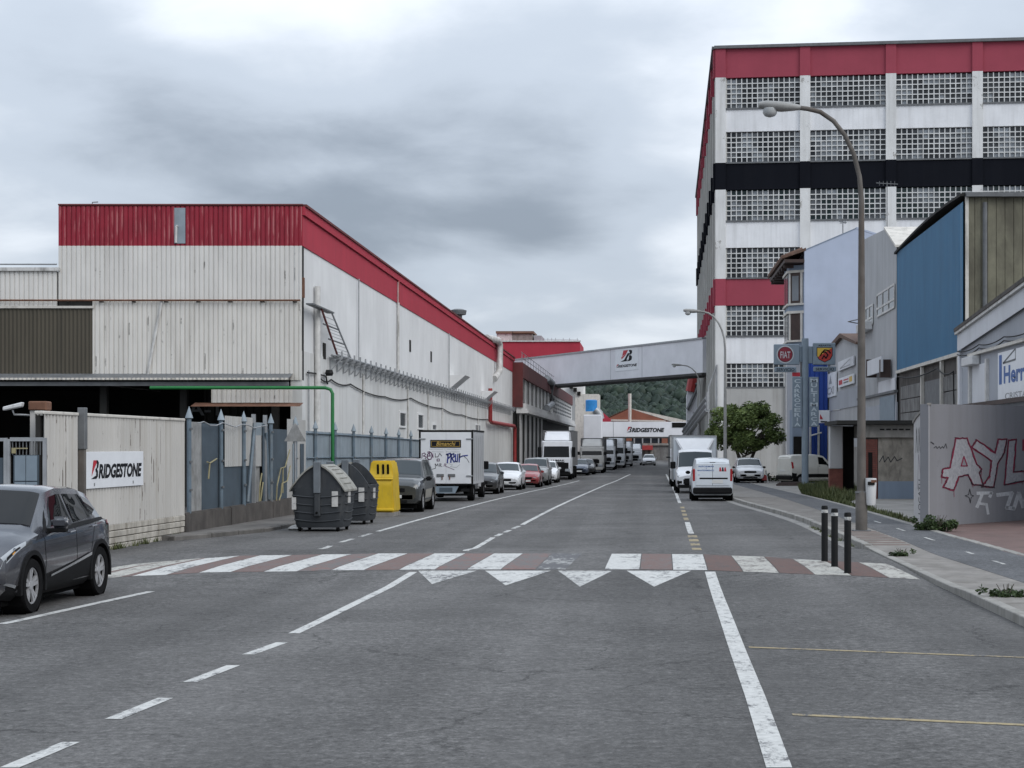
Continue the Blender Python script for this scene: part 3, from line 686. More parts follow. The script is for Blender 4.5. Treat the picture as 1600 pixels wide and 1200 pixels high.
# ------------------------------------------------------------------ cream corrugated wall, company sign, gate
FW = Fr((-11.12, 30.6), (-10.86, 38.95))
fw = thing('corrugated_wall', 'weathered cream corrugated wall on a board-marked concrete base', 'wall', (-11, 34.5, 0))
corr(FW, 0, FW.len, .5, 2.70, .16, .07, -.02, SINE).build('sheet', M['sheet_fence'], fw, fix=False)
MB().fbox(FW, -.02, FW.len, -.1, -.03, 0, 2.68).build('backing', M['dark2'], fw)
MB().fbox(FW, -.05, FW.len + .02, -.12, .06, 2.70, 2.76).build('cap', M['cream'], fw, bevel=.01)
M['board_conc'] = plain('whitewashed_board_concrete', (.44,.41,.36), .9, .3, 3, .5, dirt=.7, dcol=(.16,.14,.11))
for r_ in range(4):
    u = random.uniform(-.6, 0)
    while u < FW.len:
        l = random.uniform(1.3, 1.9); a, b = max(0, u), min(FW.len, u + l - .02)
        if b > a + .05: MB().fbox(FW, a, b, -.1, .04 + random.uniform(0, .025), -.03 + r_ * .135, -.03 + r_ * .135 + .122).build('board', M['board_conc'], fw, bevel=.012)
        u += l
MB().fbox(FW, 0, FW.len, -.15, .02, -.05, .5).build('base', M['conc_dark'], fw)
u = FW.ux(121); MB().fbox(FW, u-.06, u+.06, .04, .15, 0, 2.05).build('steel_post', M['pole_brown'], fw)
MB().fbox(FW, u-.085, u+.085, .03, .17, 2.05, 2.86).build('post_head', M['steel_dark'], fw, bevel=.01)
def company(mb_dark, mb_red, f, a0, a1, b0, b1):
    """the tyre maker's word mark: tall slanted first letter with a red corner, heavy slanted capitals"""
    w_, h = a1 - a0, b1 - b0
    put_text(mb_dark, 'RIDGESTONE', f, a0 + w_*.14, a1, b0, b0 + h*.80, .045, .22)
    def q(pts, m): m.add([f(a0 + w_*a, b0 + h*b) for a, b in pts], [tuple(range(len(pts)))])
    q([(.000,.0),(.075,.0),(.115,.16),(.078,.16)], mb_dark); q([(.075,.0),(.10,.0),(.128,.14),(.128,.42),(.113,.52),(.080,.52),(.088,.38),(.098,.34),(.094,.16)], mb_dark)
    q([(.080,.52),(.113,.52),(.136,.62),(.146,.86),(.128,1.0),(.098,1.0),(.104,.84),(.112,.80),(.104,.62)], mb_dark)
    q([(.045,1.0),(.098,1.0),(.104,.84),(.070,.62)], mb_red); q([(.030,.62),(.045,1.0),(.07,.62),(.012,.14)], mb_red)
sg = thing('company_sign', 'white BRIDGESTONE sign board screwed to the cream corrugated wall', 'sign', FW(FW.ux(180), .05, 1.25))
ua, ub = FW.ux(134, .07), FW.ux(224, .07)
MB().fbox(FW, ua, ub, .045, .07, 1.27, 2.0).build('board', M['white_sign'], sg, bevel=.004)
md, mr = MB(), MB(); company(md, mr, lambda a, b: FW(ua + a, .0745, 1.27 + b), (ub-ua)*.08, (ub-ua)*.965, .19, .56)
md.build('lettering', M['ink'], sg, fix=False); mr.build('red_stroke', M['ink_red'], sg, fix=False)
for t in (.13, .80): MB().fbox(FW, ua+(ub-ua)*t, ua+(ub-ua)*t+.05, .07, .075, 1.32, 1.38).build('sticker', M['steel'], sg)
gt = thing('yard_gate', 'grey steel gate with a yellow lock box beside the cream wall', 'gate', (-11.7, 30.3, 0))
Yg = 30.3
def gx(x): return (x - VX) * Yg / FPX
for x in (9, 70): MB().box(gx(x)-.03, gx(x)+.03, Yg-.03, Yg+.03, 0, 2.26).build('gate_post', M['steel'], gt)
MB().box(gx(14)-.025, gx(14)+.025, Yg-.03, Yg+.03, 0, 2.24).build('gate_post', M['steel'], gt)
MB().box(gx(-60), gx(9)-.03, Yg-.02, Yg+.02, 2.2, 2.26).build('top_rail', M['steel'], gt)
MB().box(gx(14)+.025, gx(70)-.03, Yg-.025, Yg+.025, 2.2, 2.27).build('top_rail', M['steel'], gt)
for i in range(9): MB().box(gx(19+i*5.4), gx(19+i*5.4)+.012, Yg, Yg+.02, 1.95, 2.2).build('bar', M['steel_dark'], gt)
for i in range(2):
    for j in range(2): MB().box(gx(23+i*18), gx(40+i*18), Yg-.01, Yg+.01, 1.0+j*.48, 1.46+j*.48).build('panel', M['sign_grey'], gt)
MB().box(gx(20), gx(60), Yg+.02, Yg+.04, 0, 1.95).build('backing', M['blue_panel'], gt)
MB().box(gx(-40), gx(6), Yg, Yg+.02, 0, 1.9).build('panel', M['blue_panel'], gt)
MB().box(gx(20), gx(26), Yg-.06, Yg-.03, 1.98, 2.08).build('lock_box', M['yellow'], gt); MB().box(gx(26), gx(44), Yg-.04, Yg-.02, 2.06, 2.08).build('latch_bar', M['yellow'], gt)
pc = thing('gate_pillar', 'flaking white steel pillar with a rusty top behind the gate', 'pillar', (-11.3, 31.2, 0))
MB().box(-11.52,-11.42,31.1,31.3,0,2.78).box(-11.40,-11.36,31.08,31.3,0,2.78).box(-11.33,-11.28,31.08,31.3,0,2.78).build('column', M['sheet_fence'], pc)
MB().box(-11.54,-11.2,31.05,31.35,2.78,2.95).build('rusty_head', M['rust'], pc, bevel=.02)
MB().box(-11.53,-11.2,31.15,31.25,0,2.78).build('core', M['rust'], pc)
sc_ = thing('security_camera', 'white security camera on an arm from the gate pillar', 'camera', (-11.6, 31.1, 2.7))
m = MB(); m.hexa([(-11.96,30.9,2.77),(-11.62,30.9,2.84),(-11.62,31.05,2.84),(-11.96,31.05,2.77),(-11.96,30.9,2.84),(-11.60,30.9,2.93),(-11.60,31.05,2.93),(-11.96,31.05,2.84)]); m.build('housing', M['white_litter'], sc_, bevel=.015)
MB().tube([(-11.8,30.98,2.78),(-11.78,31.0,2.70),(-11.5,31.15,2.69)], .018, 6).build('arm', M['steel'], sc_)
# ------------------------------------------------------------------ blue fence on low wall
LW = Fr((-10.9, 38.97), (-10.7, 130))
lw = thing('low_concrete_wall', 'stained low concrete wall carrying the blue fence', 'wall', (-10.9, 60, 0))
for a, b in ((0, 4.2), (4.22, 9.0), (9.02, 14), (14.02, 40), (40.02, 91)):
    g0 = dip(LW(a,0,0).y); g1 = dip(LW(b,0,0).y)
    MB().hexa([LW(a,-.22,g0-.2), LW(b,-.22,g1-.2), LW(b,.12,g1-.2), LW(a,.12,g0-.2), LW(a,-.22,.55+g0*.9), LW(b,-.22,.55+g1*.9), LW(b,.12,.55+g1*.9), LW(a,.12,.55+g0*.9)]).build('wall_section', M['conc_dark'], lw, bevel=.03, seg=2)
bf = thing('blue_fence', 'tall blue steel fence with spear-topped posts and mixed sheet panels', 'fence', (-10.9, 60, .5))
def fx(x): return LW.ux(x)
def fg(u): return dip(LW(u, 0, 0).y) * .9
for x in (291.5, 341.7, 377.4, 420, 458.7, 490, 521, 550, 578, 601, 621, 640):
    u = fx(x); g = fg(u); h = 3.02 if x < 470 else 2.95
    po = MB().tube([LW(u, .06, .5+g), LW(u, .06, h-.24+g)], .055, 8).build('post', M['blue_paint'], bf, smooth=40)
    MB().lathe(LW(u, .06, h-.26+g), [(.06, 0), (.095, .02), (.085, .06), (.02, .25), (.004, .3)], 10).build('spear_tip', M['blue_pale'], po, smooth=40)
    for z in (1.05, 1.72, 2.5): MB().fbox(LW, u-.07, u+.07, .1, .13, z+g, z+.05+g).build('clamp', M['steel_dark'], po)
def panel(x0, x1, z0, z1, mat, d=-.01, th=.02):
    u0, u1 = fx(x0), fx(x1); g = fg((u0+u1)/2)
    return MB().fbox(LW, u0, u1, d-th, d, z0+g, z1+g).build('panel', M[mat], bf)
panel(296, 315.5, .55, 2.70, 'grey_mesh'); panel(316.5, 347, .55, 2.68, 'blue_panel'); panel(348, 394, .55, 1.62, 'blue_panel')
u0, u1 = fx(350), fx(394); corr(LW, u0, u1, 1.58, 2.9, .2, .02, .0, align=False).build('panel', M['white_sheet_panel'], bf, fix=False)
panel(395.5, 409, 1.55, 2.42, 'white_sheet_panel'); panel(395.5, 411, 2.42, 2.78, 'blue_pale'); panel(409.5, 417, .55, 2.75, 'blue_panel', .03); panel(395.5, 409, .55, 1.55, 'grey_mesh', -.06)
panel(417.5, 449, .55, 2.62, 'blue_panel'); panel(450, 478, .55, 2.95, 'white_sheet_panel'); panel(457, 462, .8, 2.2, 'blue_pale', .02); panel(469, 474, .8, 2.2, 'blue_panel', .02)
xs = [479, 489, 505, 521, 536, 550, 564, 578, 590, 601, 611, 621, 631, 640, 650, 662, 676, 692, 710, 730, 752]
for a, b in zip(xs, xs[1:]): panel(a + .3, b - .2, .55, 2.62 if b < 640 else 2.58, 'blue_pale' if (a % 3) else 'blue_pale')
for z in (2.55, 1.75):
    u0, u1 = fx(479), fx(752); pts = [LW(u0+(u1-u0)*i/20, .03, z + fg(u0+(u1-u0)*i/20)) for i in range(21)]
    MB().tube(pts, .025, 5).build('rail', M['blue_paint'], bf)
pts = [LW(fx(x), .13, 2.66 + .05*math.sin(i*1.9)) for i, x in enumerate(range(300, 412, 10))]
MB().tube(pts, .016, 5).build('wire', M['steel'], bf)
for x0, x1, z0, z1 in ((383, 394, .6, 2.75), (416, 412, .6, 2.5)): MB().tube([LW(fx(x0), .07, z0), LW(fx(x1), .07, z1)], .05, 6).build('brace', M['blue_paint'], bf)
for x in (394.5, 412.5): MB().fbox(LW, fx(x)-.05, fx(x)+.05, -.02, .08, .5, 3.0).build('gate_stile', M['steel'], bf)
hr = thing('stair_handrail', 'yellow stepped handrail in front of the dark blue fence panels', 'handrail', LW(fx(435), .1, .55))
def zig(pts, nm): MB().tube([LW(fx(x), .09, LW.zy(x, y, .09)) for x, y in pts], .02, 6).build(nm, M['yellow'], hr)
zig([(448,703),(441,730),(434,732),(428,760),(427,783)], 'rail'); zig([(449,728),(444,752),(436,756),(434,775),(431,783)], 'rail'); zig([(437.5,731),(437,771)], 'baluster')
zig([(404,740),(401,760),(400,784)], 'rail'); zig([(406,754),(404,768),(402,784)], 'rail')
zig([(318,722),(322,724),(320,749)], 'bracket'); zig([(322,724),(333,717)], 'bracket')
tr = thing('warning_sign', 'grey triangular road sign seen from behind by the blue fence', 'sign', (-9.6, 44.5, 0))
q = Wd(461, 676, 45.5)
MB().prism([(q.x-.30,45.5,q.z-.24),(q.x+.30,45.5,q.z-.24),(q.x+.03,45.5,q.z+.25),(q.x-.03,45.5,q.z+.25)], (0,.02,0)).build('plate', M['grey_mesh'], tr, bevel=.004)
MB().tube([(q.x,45.55,.05),(q.x,45.55,q.z+.2)], .03, 8).build('post', M['steel'], tr)
for i, (dx, z0, z1) in enumerate(((-.33, q.z+.18, q.z+.5), (.5, q.z-.1, q.z+.2))): pass
# ------------------------------------------------------------------ brown-banded office block further along the street
OB = Fr((-11.85, 156.2), (-11.85, 262)); dz = -.45
ob = thing('office_block', 'two storey office row with brown-red roof band and white window piers', 'building', (-14, 200, dz))
M['ob_white'] = wall_paint('office_white_render', (.70,.69,.67), (.42,.40,.38), .4)
ZF, ZTOP = 5.6, 10.0
MB().fbox(OB, 0, OB.len, -14, -.35, dz, ZTOP-.3).build('wall', M['dark2'], ob)
MB().fbox(OB, 0, OB.len, -14.3, .25, ZTOP-1.4, ZTOP).build('roof_band', M['brown_red'], ob)
MB().fbox(OB, -.35, 0, -.9, .28, ZF+.2, ZTOP+.02).build('end_pier', M['brown_red'], ob)
MB().fbox(OB, -.2, OB.len, -.35, .75, ZF-.35, ZF).fbox(OB, -.2, OB.len, -.35, .55, ZF, ZF+.55).build('ledge', M['ob_white'], ob)
MB().fbox(OB, -.2, 44, -.3, -.05, dz, ZF-.35).build('lower_wall', M['dark2'], ob)
nw = 8
for i in range(nw + 1):
    u = i * 6.2; MB().fbox(OB, u, u + 2.5, -.3, .0, ZF+.55, ZTOP-1.4).build('pier', M['ob_white'], ob)
for i in range(nw):
    u = i * 6.2 + 2.5; w0 = MB().fbox(OB, u, u+3.7, -.3, -.06, ZF+.55, ZTOP-1.4).build('window', M['dark2'], ob)
    MB().fbox(OB, u+1.7, u+2.1, -.1, -.03, ZF+.55, ZTOP-1.4).build('mullion', M['ob_white'], w0)
for i in range(6):
    u = i * 6.2; MB().fbox(OB, u, u + 2.8, -.05, .0, dz, ZF-.35).build('lower_pier', M['ob_white'], ob)
    MB().fbox(OB, u + 2.9, u + 6.0, -.06, -.02, 1.6, ZF-.9).build('window', M['dark2'], ob)
MB().fbox(OB, 52.2, OB.len, -.3, .1, ZF+.55, ZTOP-1.4).build('louvre_wall', M['ob_white'], ob)
for i in range(10):
    for k in range(4): MB().fbox(OB, 54 + i*5.0, 57.2 + i*5.0, .1, .16, ZF+.9+k*.5, ZF+1.12+k*.5).build('louvre', M['steel_dark'], ob)
u = OB.ux(855); MB().tube([OB(u-4, .2, ZTOP+.1), OB(u, .6, ZTOP-.3), OB(u, .6, ZF+1.6), OB(u-8, .4, ZF+.9)], .4, 10).build('duct', M['steel'], ob, smooth=50)
for i in range(14):
    u = 1 + i * 4; MB().tube([OB(u, .1, ZTOP), OB(u, .1, ZTOP+1.0)], .03, 5).build('rail_post', M['steel'], ob)
for z in (.5, 1.0): MB().tube([OB(0, .1, ZTOP+z), OB(56, .1, ZTOP+z)], .03, 5).build('roof_rail', M['steel'], ob)
# red roofed hall and roof plant behind it
rh = thing('red_hall', 'red fronted hall with roof plant rising behind the office row', 'building', (-28, 342, 0))
p0, p1 = Wd(775, 540, 332), Wd(906, 540, 332)
RH = Fr((-44, 332), (p1.x, 332)); ztr = HC + (VY - 534) * 332 / FPX
MB().fbox(RH, 0, RH.len, -20, 0, -1, ztr).build('wall', M['red_wall'], rh)
MB().fbox(RH, 0, RH.len + .2, -.3, .25, ztr, ztr + .25).build('coping', M['white_pipe'], rh)
for x0, x1, y0, y1, mm in ((776, 800, 519, 534, 'white_pipe'), (800, 832, 522, 534, 'concrete'), (834, 846, 524, 534, 'steel')):
    MB().box((x0-VX)*337/FPX, (x1-VX)*337/FPX, 337, 347, ztr - .2, HC + (VY - y0) * 337 / FPX).build('roof_plant', M[mm], rh, bevel=.05)
for x0, x1 in ((775,802),(801,834)): MB().box((x0-VX)*337/FPX, (x1-VX)*337/FPX, 336.6, 347.3, HC + (VY - 521) * 337 / FPX, HC + (VY - 517.5) * 337 / FPX).build('plant_roof', M['far_roof'], rh)
for x in (850, 856, 862, 868, 880, 890, 902): MB().tube([Wd(x, 534, 333), Wd(x, 528, 333)], .05, 5).build('rail_post', M['steel'], rh)
MB().tube([Wd(848, 530, 333), Wd(904, 531, 333)], .04, 5).build('roof_rail', M['steel'], rh)
# ------------------------------------------------------------------ covered bridges
BR = Fr((-18.1, 224.3), (6.05, 179))
zb, zt = 8.0, 13.75
zb = HC + (VY - 584.5) * 179 / FPX; zt = HC + (VY - 528) * 179 / FPX
br = thing('covered_bridge', 'long white enclosed bridge with a BRIDGESTONE emblem spanning the street', 'bridge', (-4, 198, zb))
MB().fbox(BR, 0, BR.len, -3.2, 0, zb+.15, zt-.12).build('cladding', M['bridge'], br)
MB().fbox(BR, -.1, BR.len, -3.4, .12, zb-.12, zb+.15).build('bottom_beam', M['bridge_edge'], br)
MB().fbox(BR, -.1, BR.len, -3.4, .10, zt-.12, zt+.08).build('roof_edge', M['steel'], br)
for x in (954, 1003): MB().fbox(BR, BR.ux(x), BR.ux(x)+.06, 0, .015, zb+.15, zt-.12).build('seam', M['steel'], br)
ea, eb = BR.ux(962, .03), BR.ux(996, .03); ze = HC + (VY - 575) * BR(ea, 0, 0).y / FPX; zh = HC + (VY - 549) * BR(ea, 0, 0).y / FPX
MB().fbox(BR, ea-.1, eb+.15, 0, .03, ze-.4, zh+.2).build('emblem_board', M['white_sign'], br)
F = lambda a, b: BR(ea + a, .036, ze + b)
W_, H_ = eb - ea, zh - ze
md, mr = MB(), MB()
def q(pts, m): m.add([F(W_*a, H_*b) for a, b in pts], [tuple(range(len(pts)))])
q([(.22,.36),(.34,.36),(.62,.80),(.56,.96),(.40,.96)], mr) if False else None
q([(.36,1.0),(.58,1.0),(.50,.80),(.30,.66)], mr); q([(.26,.60),(.50,.80),(.46,.70),(.28,.48)], mr)
q([(.60,1.0),(.68,1.0),(.76,.94),(.76,.80),(.70,.72),(.62,.70),(.66,.80)], md); q([(.60,.68),(.70,.68),(.76,.58),(.74,.42),(.66,.34),(.52,.34),(.60,.44),(.62,.58)], md)
q([(.22,.34),(.50,.34),(.56,.44),(.40,.44)], md); q([(.40,.44),(.50,.44),(.60,.68),(.66,.80),(.56,.82)], md)
md2, mr2 = MB(), MB(); company(md2, mr2, F, .02*W_, W_*.98, 0, .2*H_)
md.build('emblem', M['ink'], br, fix=False); mr.build('emblem_red', M['ink_red'], br, fix=False); md2.build('lettering', M['ink'], br, fix=False); mr2.build('lettering_red', M['ink_red'], br, fix=False)
B2 = Fr(((938-VX)*290/FPX, 290), ((1092-VX)*290/FPX, 290)); z0, z1 = HC + (VY-682.5)*290/FPX, HC + (VY-659)*290/FPX
b2 = thing('gate_bridge', 'lower white bridge lettered BRIDGESTONE closing the end of the street', 'bridge', (-1, 291, z0))
MB().fbox(B2, 0, B2.len, -3, 0, z0, z1).build('cladding', M['bridge'], b2)
MB().fbox(B2, 0, B2.len, -3, .1, z0-.25, z0).build('bottom_beam', M['bridge_edge'], b2)
ua, ub = B2.ux(1050), B2.ux(1086); MB().fbox(B2, ua, ub, .0, .06, z1-1.0, z1-.15).build('dark_opening', M['dark'], b2)
md, mr = MB(), MB(); company(md, mr, lambda a, b: B2(B2.ux(979) + a, .04, z0 + .8 + b), 0, B2.ux(1038)-B2.ux(979), 0, .95); md.build('lettering', M['ink'], b2, fix=False); mr.build('lettering_red', M['ink_red'], b2, fix=False)
MB().fbox(B2, B2.ux(958), B2.ux(958)+.08, 0, .03, z0, z1).build('seam', M['steel'], b2)
for x in (1092, 938): MB().fbox(B2, B2.ux(x)-.6, B2.ux(x)+.6, -3, -.1, -1, z0).build('leg', M['bridge'], b2)
gh = thing('gatehouse', 'grey gatehouse wall with brick piers and a red awning under the lower bridge', 'building', (-1, 310, -.5))
GF = Fr(((930-VX)*310/FPX, 310), ((1110-VX)*310/FPX, 310))
MB().fbox(GF, 0, GF.len, -6, 0, -1, 2.7).build('wall', M['block'], gh); MB().fbox(GF, 0, GF.len, -6, -.3, 2.7, 4.1).build('upper_wall', M['pane_dark'], gh)
MB().fbox(GF, 0, GF.len, -.2, .4, 2.35, 2.75).build('slab_edge', M['concrete'], gh)
for x in (978, 1034): MB().fbox(GF, GF.ux(x), GF.ux(x)+1.1, -.3, .1, 2.75, 4.2).build('brick_pier', M['orange_brick'], gh)
for x in (990, 1003, 1016, 1028): MB().fbox(GF, GF.ux(x), GF.ux(x)+.25, -.3, .05, 2.75, 4.1).build('mullion', M['steel'], gh)
MB().fbox(GF, GF.ux(993), GF.ux(1020), 0, 1.2, 1.5, 2.35).build('awning', M['red_pipe'], gh)
for x in (975, 985, 998, 1008, 1016): MB().fbox(GF, GF.ux(x), GF.ux(x)+.5, 0, .3, -1, 2.3).build('column', M['concrete'], gh)
og = thing('brick_hall', 'orange brick gabled hall with a pale roof edge beyond the lower bridge', 'building', (-2, 360, 0))
def o3(x, y): return Wd(x, y, 360)
MB().prism([o3(945, 722), o3(945, 655), o3(983, 638), o3(1050, 659), o3(1050, 722)], (0, 20, 0)).build('gable', M['orange_brick'], og)
MB().prism([o3(983, 637.5), o3(985, 638), o3(1072, 657), o3(1072, 661), o3(1046, 659)], (0, 22, 0)).build('roof_edge', M['cream'], og)
MB().prism([o3(940, 656), o3(983, 637), o3(985, 638), o3(942, 657.5)], (0, 22, 0)).build('roof_edge', M['rooftile'], og)
MB().prism([o3(951, 655), o3(1040, 657), o3(1040, 659), o3(951, 658)], (0, -.5, 0)).build('band', M['cream'], og)
MB().tube([Wd(984, 720, 350), Wd(984, 615, 350)], .35, 8).build('flag_mast', M['cream'], label='pale mast standing in front of the orange brick gable', cat='mast')
# clutter between office row and lower bridge
MB().box((912-VX)*270/FPX, (940-VX)*270/FPX, 270, 276, -.5, HC + (VY-648)*270/FPX).build('grey_cabin', M['bridge'], bevel=.1, label='pale grey windowless cabin beyond the office row', cat='building')
cb_ = thing('cream_block', 'cream plastered block with dark openings under the long bridge', 'building', (-11, 300, 0))
MB().box((872-VX)*300/FPX, (912-VX)*300/FPX, 300, 308, -1, HC + (VY-598)*300/FPX).build('wall', M['ob_white'], cb_)
MB().box((899-VX)*300/FPX, (936-VX)*300/FPX, 299.02, 307.9, -1, HC + (VY-616)*300/FPX).build('extension', M['cream'], cb_)
for x, y in ((890,601),(896,606),(902,612)): MB().box((x-VX)*299/FPX, (x+5-VX)*299/FPX, 298.7, 299.9, HC + (VY-y-6)*299/FPX, HC + (VY-y)*299/FPX).build('opening', M['dark'], cb_)
tk_ = thing('storage_tank', 'bright blue storage tank on a pale plinth left of the lower bridge', 'tank', (-9.4, 285, -.45)); wt_ = Wd(924, 643, 285)
MB().lathe(wt_, [(1.0, 0), (1.0, 1.9), (.8, 2.0)], 14).build('tank', M['tank_blue'], tk_, smooth=40)
MB().box(wt_.x-1.2, wt_.x+1.2, 283.8, 286.2, -1, wt_.z).build('plinth', M['cream'], tk_)
MB().tube([Wd(930, 640, 283), Wd(936, 646, 283), Wd(938, 655, 283)], .7, 8).build('duct', M['steel'], tk_, smooth=50)
MB().prism([Wd(937, 640, 295), Wd(954, 655, 295), Wd(954, 722, 295), Wd(937, 722, 295)], (0, 4, 0)).build('red_gable', M['red_wall'], label='small red gable roof edge beside the lower bridge', cat='roof')
# ------------------------------------------------------------------ right side: seven storey lattice-windowed factory
TF = Fr((5.98, 144), (34, 140.8)); TS = Fr((7.05, 230), (5.98, 144))
tw = thing('factory_tower', 'tall white factory block with concrete lattice windows, red and black bands', 'building', (18, 150, -.4))
def tz(y): return HC + (VY - y) * 144 / FPX
rows = [(169.5, 123.5, 'pane_dark'), (254, 207.5, 'pane_dark'), (345, 298, 'pane_green'), (434, 388.5, 'pane_dark'), (524.5, 478.5, 'pane_dark'), (604.5, 569, 'pane_dark')]
px_p = [1118, 1250, 1384, 1519, 1655]
pu = [TF.ux(x) for x in px_p]; pw_ = TF.ux(1134) - TF.ux(1118)
ZTW = tz(77)
MB().fbox(TF, .5, TF.len, -86, -1.0, -.5, ZTW - 1.4).build('core', M['dark2'], tw)
spans = [(tz(122), ZTW, 'tower_red'), (tz(206.5), tz(170.5), 'tower_white'), (tz(297), tz(255.5), 'tower_black'), (tz(387.5), tz(346), 'tower_white'), (tz(477.5), tz(436), 'tower_red'), (tz(568), tz(525.5), 'tower_white'), (-.5, tz(606), 'tower_base')]
for k, (a, b, mm) in enumerate(spans):
    for i in range(4):
        MB().fbox(TF, pu[i] + pw_, pu[i+1], -.9, -.02 if mm != 'tower_base' else .05, a, b).build('spandrel', M[mm], tw)
for i in range(5):
    for a, b, mm in ((-.5, tz(478), 'tower_pier'), (tz(478), tz(436), 'tower_red'), (tz(436), tz(297), 'tower_pier'), (tz(297), tz(255), 'tower_black'), (tz(255), tz(122), 'tower_pier'), (tz(122), ZTW, 'tower_red')):
        MB().fbox(TF, pu[i], pu[i] + pw_, -.9, .16, a, b).build('pier', M[mm], tw)
MB().fbox(TF, -.1, TF.len, -86, .3, ZTW, ZTW + .25).build('roof_edge', M['steel_dark'], tw)
NC, NR = 14, 6; NPANE = 0
M['pane_grey'] = glassm('dusty_window_glass', (.05,.056,.065), .2)
rnd = random.Random(5)
for ri, (yb, yt, pm) in enumerate(rows):
    z0, z1 = tz(yb), tz(yt); nr = 5 if ri == 5 else NR
    if ri == 5: nr = 5
    for i in range(4):
        a, b = pu[i] + pw_, pu[i+1]; m = MB(); cw = (b - a) / NC; ch = (z1 - z0) / nr
        for c in range(NC + 1):
            t = .043
            m.fbox(TF, a + c*cw - t, a + c*cw + t, -.25, -.12, z0, z1) if 0 < c < NC else None
        for r_ in range(nr + 1):
            if 0 < r_ < nr: m.fbox(TF, a, b, -.24, -.13, z0 + r_*ch - .043, z0 + r_*ch + .043)
        m.build('lattice_screen', M['lattice'], tw)
        MB().fbox(TF, a, b, -.40, -.34, z0, z1).build('glazing', M[pm], tw)
        MB().fbox(TF, a - .02, b + .02, -.3, .08, z0 - .13, z0).build('sill', M['steel_dark'], tw)
        pan = {'pane_pale': MB(), 'pane_mid': MB(), 'pane_grey': MB()}
        for c in range(NC):
            for r_ in range(nr):
                k = mnoise.noise(Vector((c * .33 + i * 7.1, r_ * .30 + ri * 3.7, ri * 1.7))) + rnd.uniform(-.16, .16)
                mt = 'pane_pale' if k > .30 else 'pane_mid' if k > .12 else 'pane_grey' if k > -.10 else None
                if mt is None: continue
                q8 = (a + c*cw + .06, a + (c+1)*cw - .06, z0 + r_*ch + .05, z0 + (r_+1)*ch - .05)
                if mt == 'pane_pale' and NPANE < 280:
                    MB().fbox(TF, q8[0], q8[1], -.339, -.33, q8[2], q8[3]).build('pane', M[mt], tw); NPANE += 1
                else: pan[mt].fbox(TF, q8[0], q8[1], -.339, -.33, q8[2], q8[3])
        for mt, mm_ in pan.items():
            if mm_.v: mm_.build('pane_group', M[mt], tw, kind='stuff')
# street side of the tower
sN = 11
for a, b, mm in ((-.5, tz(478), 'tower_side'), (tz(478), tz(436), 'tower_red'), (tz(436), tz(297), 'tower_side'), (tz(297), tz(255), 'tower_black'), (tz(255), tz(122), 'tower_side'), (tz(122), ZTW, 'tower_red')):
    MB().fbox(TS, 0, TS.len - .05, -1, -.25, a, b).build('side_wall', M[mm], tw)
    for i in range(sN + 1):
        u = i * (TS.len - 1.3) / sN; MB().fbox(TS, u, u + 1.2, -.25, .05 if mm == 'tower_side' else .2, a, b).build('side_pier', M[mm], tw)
for yb, yt, pm in rows[:5]:
    for i in range(sN):
        u = i * (TS.len - 1.3) / sN + 1.6; MB().fbox(TS, u, u + 5.6, -.26, -.12, tz(yb), tz(yt)).build('side_window', M['pane_mid'], tw)
MB().fbox(TS, 0, TS.len - .02, -1, .32, ZTW, ZTW + .25).build('side_roof_edge', M['steel_dark'], tw)
MB().tube([TF(pu[0]+.15, .25, 0), TF(pu[0]+.15, .25, tz(570)), TF(pu[0]-.6, .25, tz(607)), TF(pu[0]-.6, .25, 0)], .08, 6).build('downpipe', M['steel'], tw)
u = TF.ux(1228); MB().tube([TF(u, .2, 0), TF(u, .2, tz(560))], .09, 6).build('downpipe', M['steel'], tw)
# conveyor-like lattice stair on the tower beyond the bridge
st = thing('external_stair', 'white external stair and braces on the tower side beyond the long bridge', 'stair', (6.4, 235, -.4))
SY = 236
q = lambda x, y: Wd(x, y, SY)
MB().prism([q(1073, 728), q(1073, 618), q(1080, 590), q(1094, 588), q(1094, 728)], (0, 3, 0)).build('stair_wall', M['bridge'], st)
for a, b in (((1094,596),(1074,640)), ((1092,640),(1074,686)), ((1093,600),(1079,600))): MB().tube([q(*a)-Vector((0,.3,0)), q(*b)-Vector((0,.3,0))], .25, 6).build('stair_flight', M['steel_dark'], st)
MB().tube([q(1079,612), q(1083,590)], .7, 8).build('red_duct', M['red_pipe'], st)
sr = thing('ramp_conveyor', 'grey sloping covered conveyor against the tower foot', 'conveyor', (5.9, 160, 0))
for k in range(3): MB().tube([Wd(1068, 688 - k*7, 186), Wd(1105, 640 - k*9, 140)], .22, 6).build('conveyor_beam', M['steel'], sr)
for k in range(5):
    t = k / 4; p = Wd(1068, 688, 186).lerp(Wd(1105, 640, 140), t); MB().tube([p, p + Vector((0, 0, 1.5))], .1, 6).build('strut', M['steel'], sr)
for t in (0, .35, .7):
    p = Wd(1068, 688, 186).lerp(Wd(1105, 640, 140), t); MB().tube([(p.x, p.y, -.5), p], .12, 6).build('leg', M['steel'], sr)
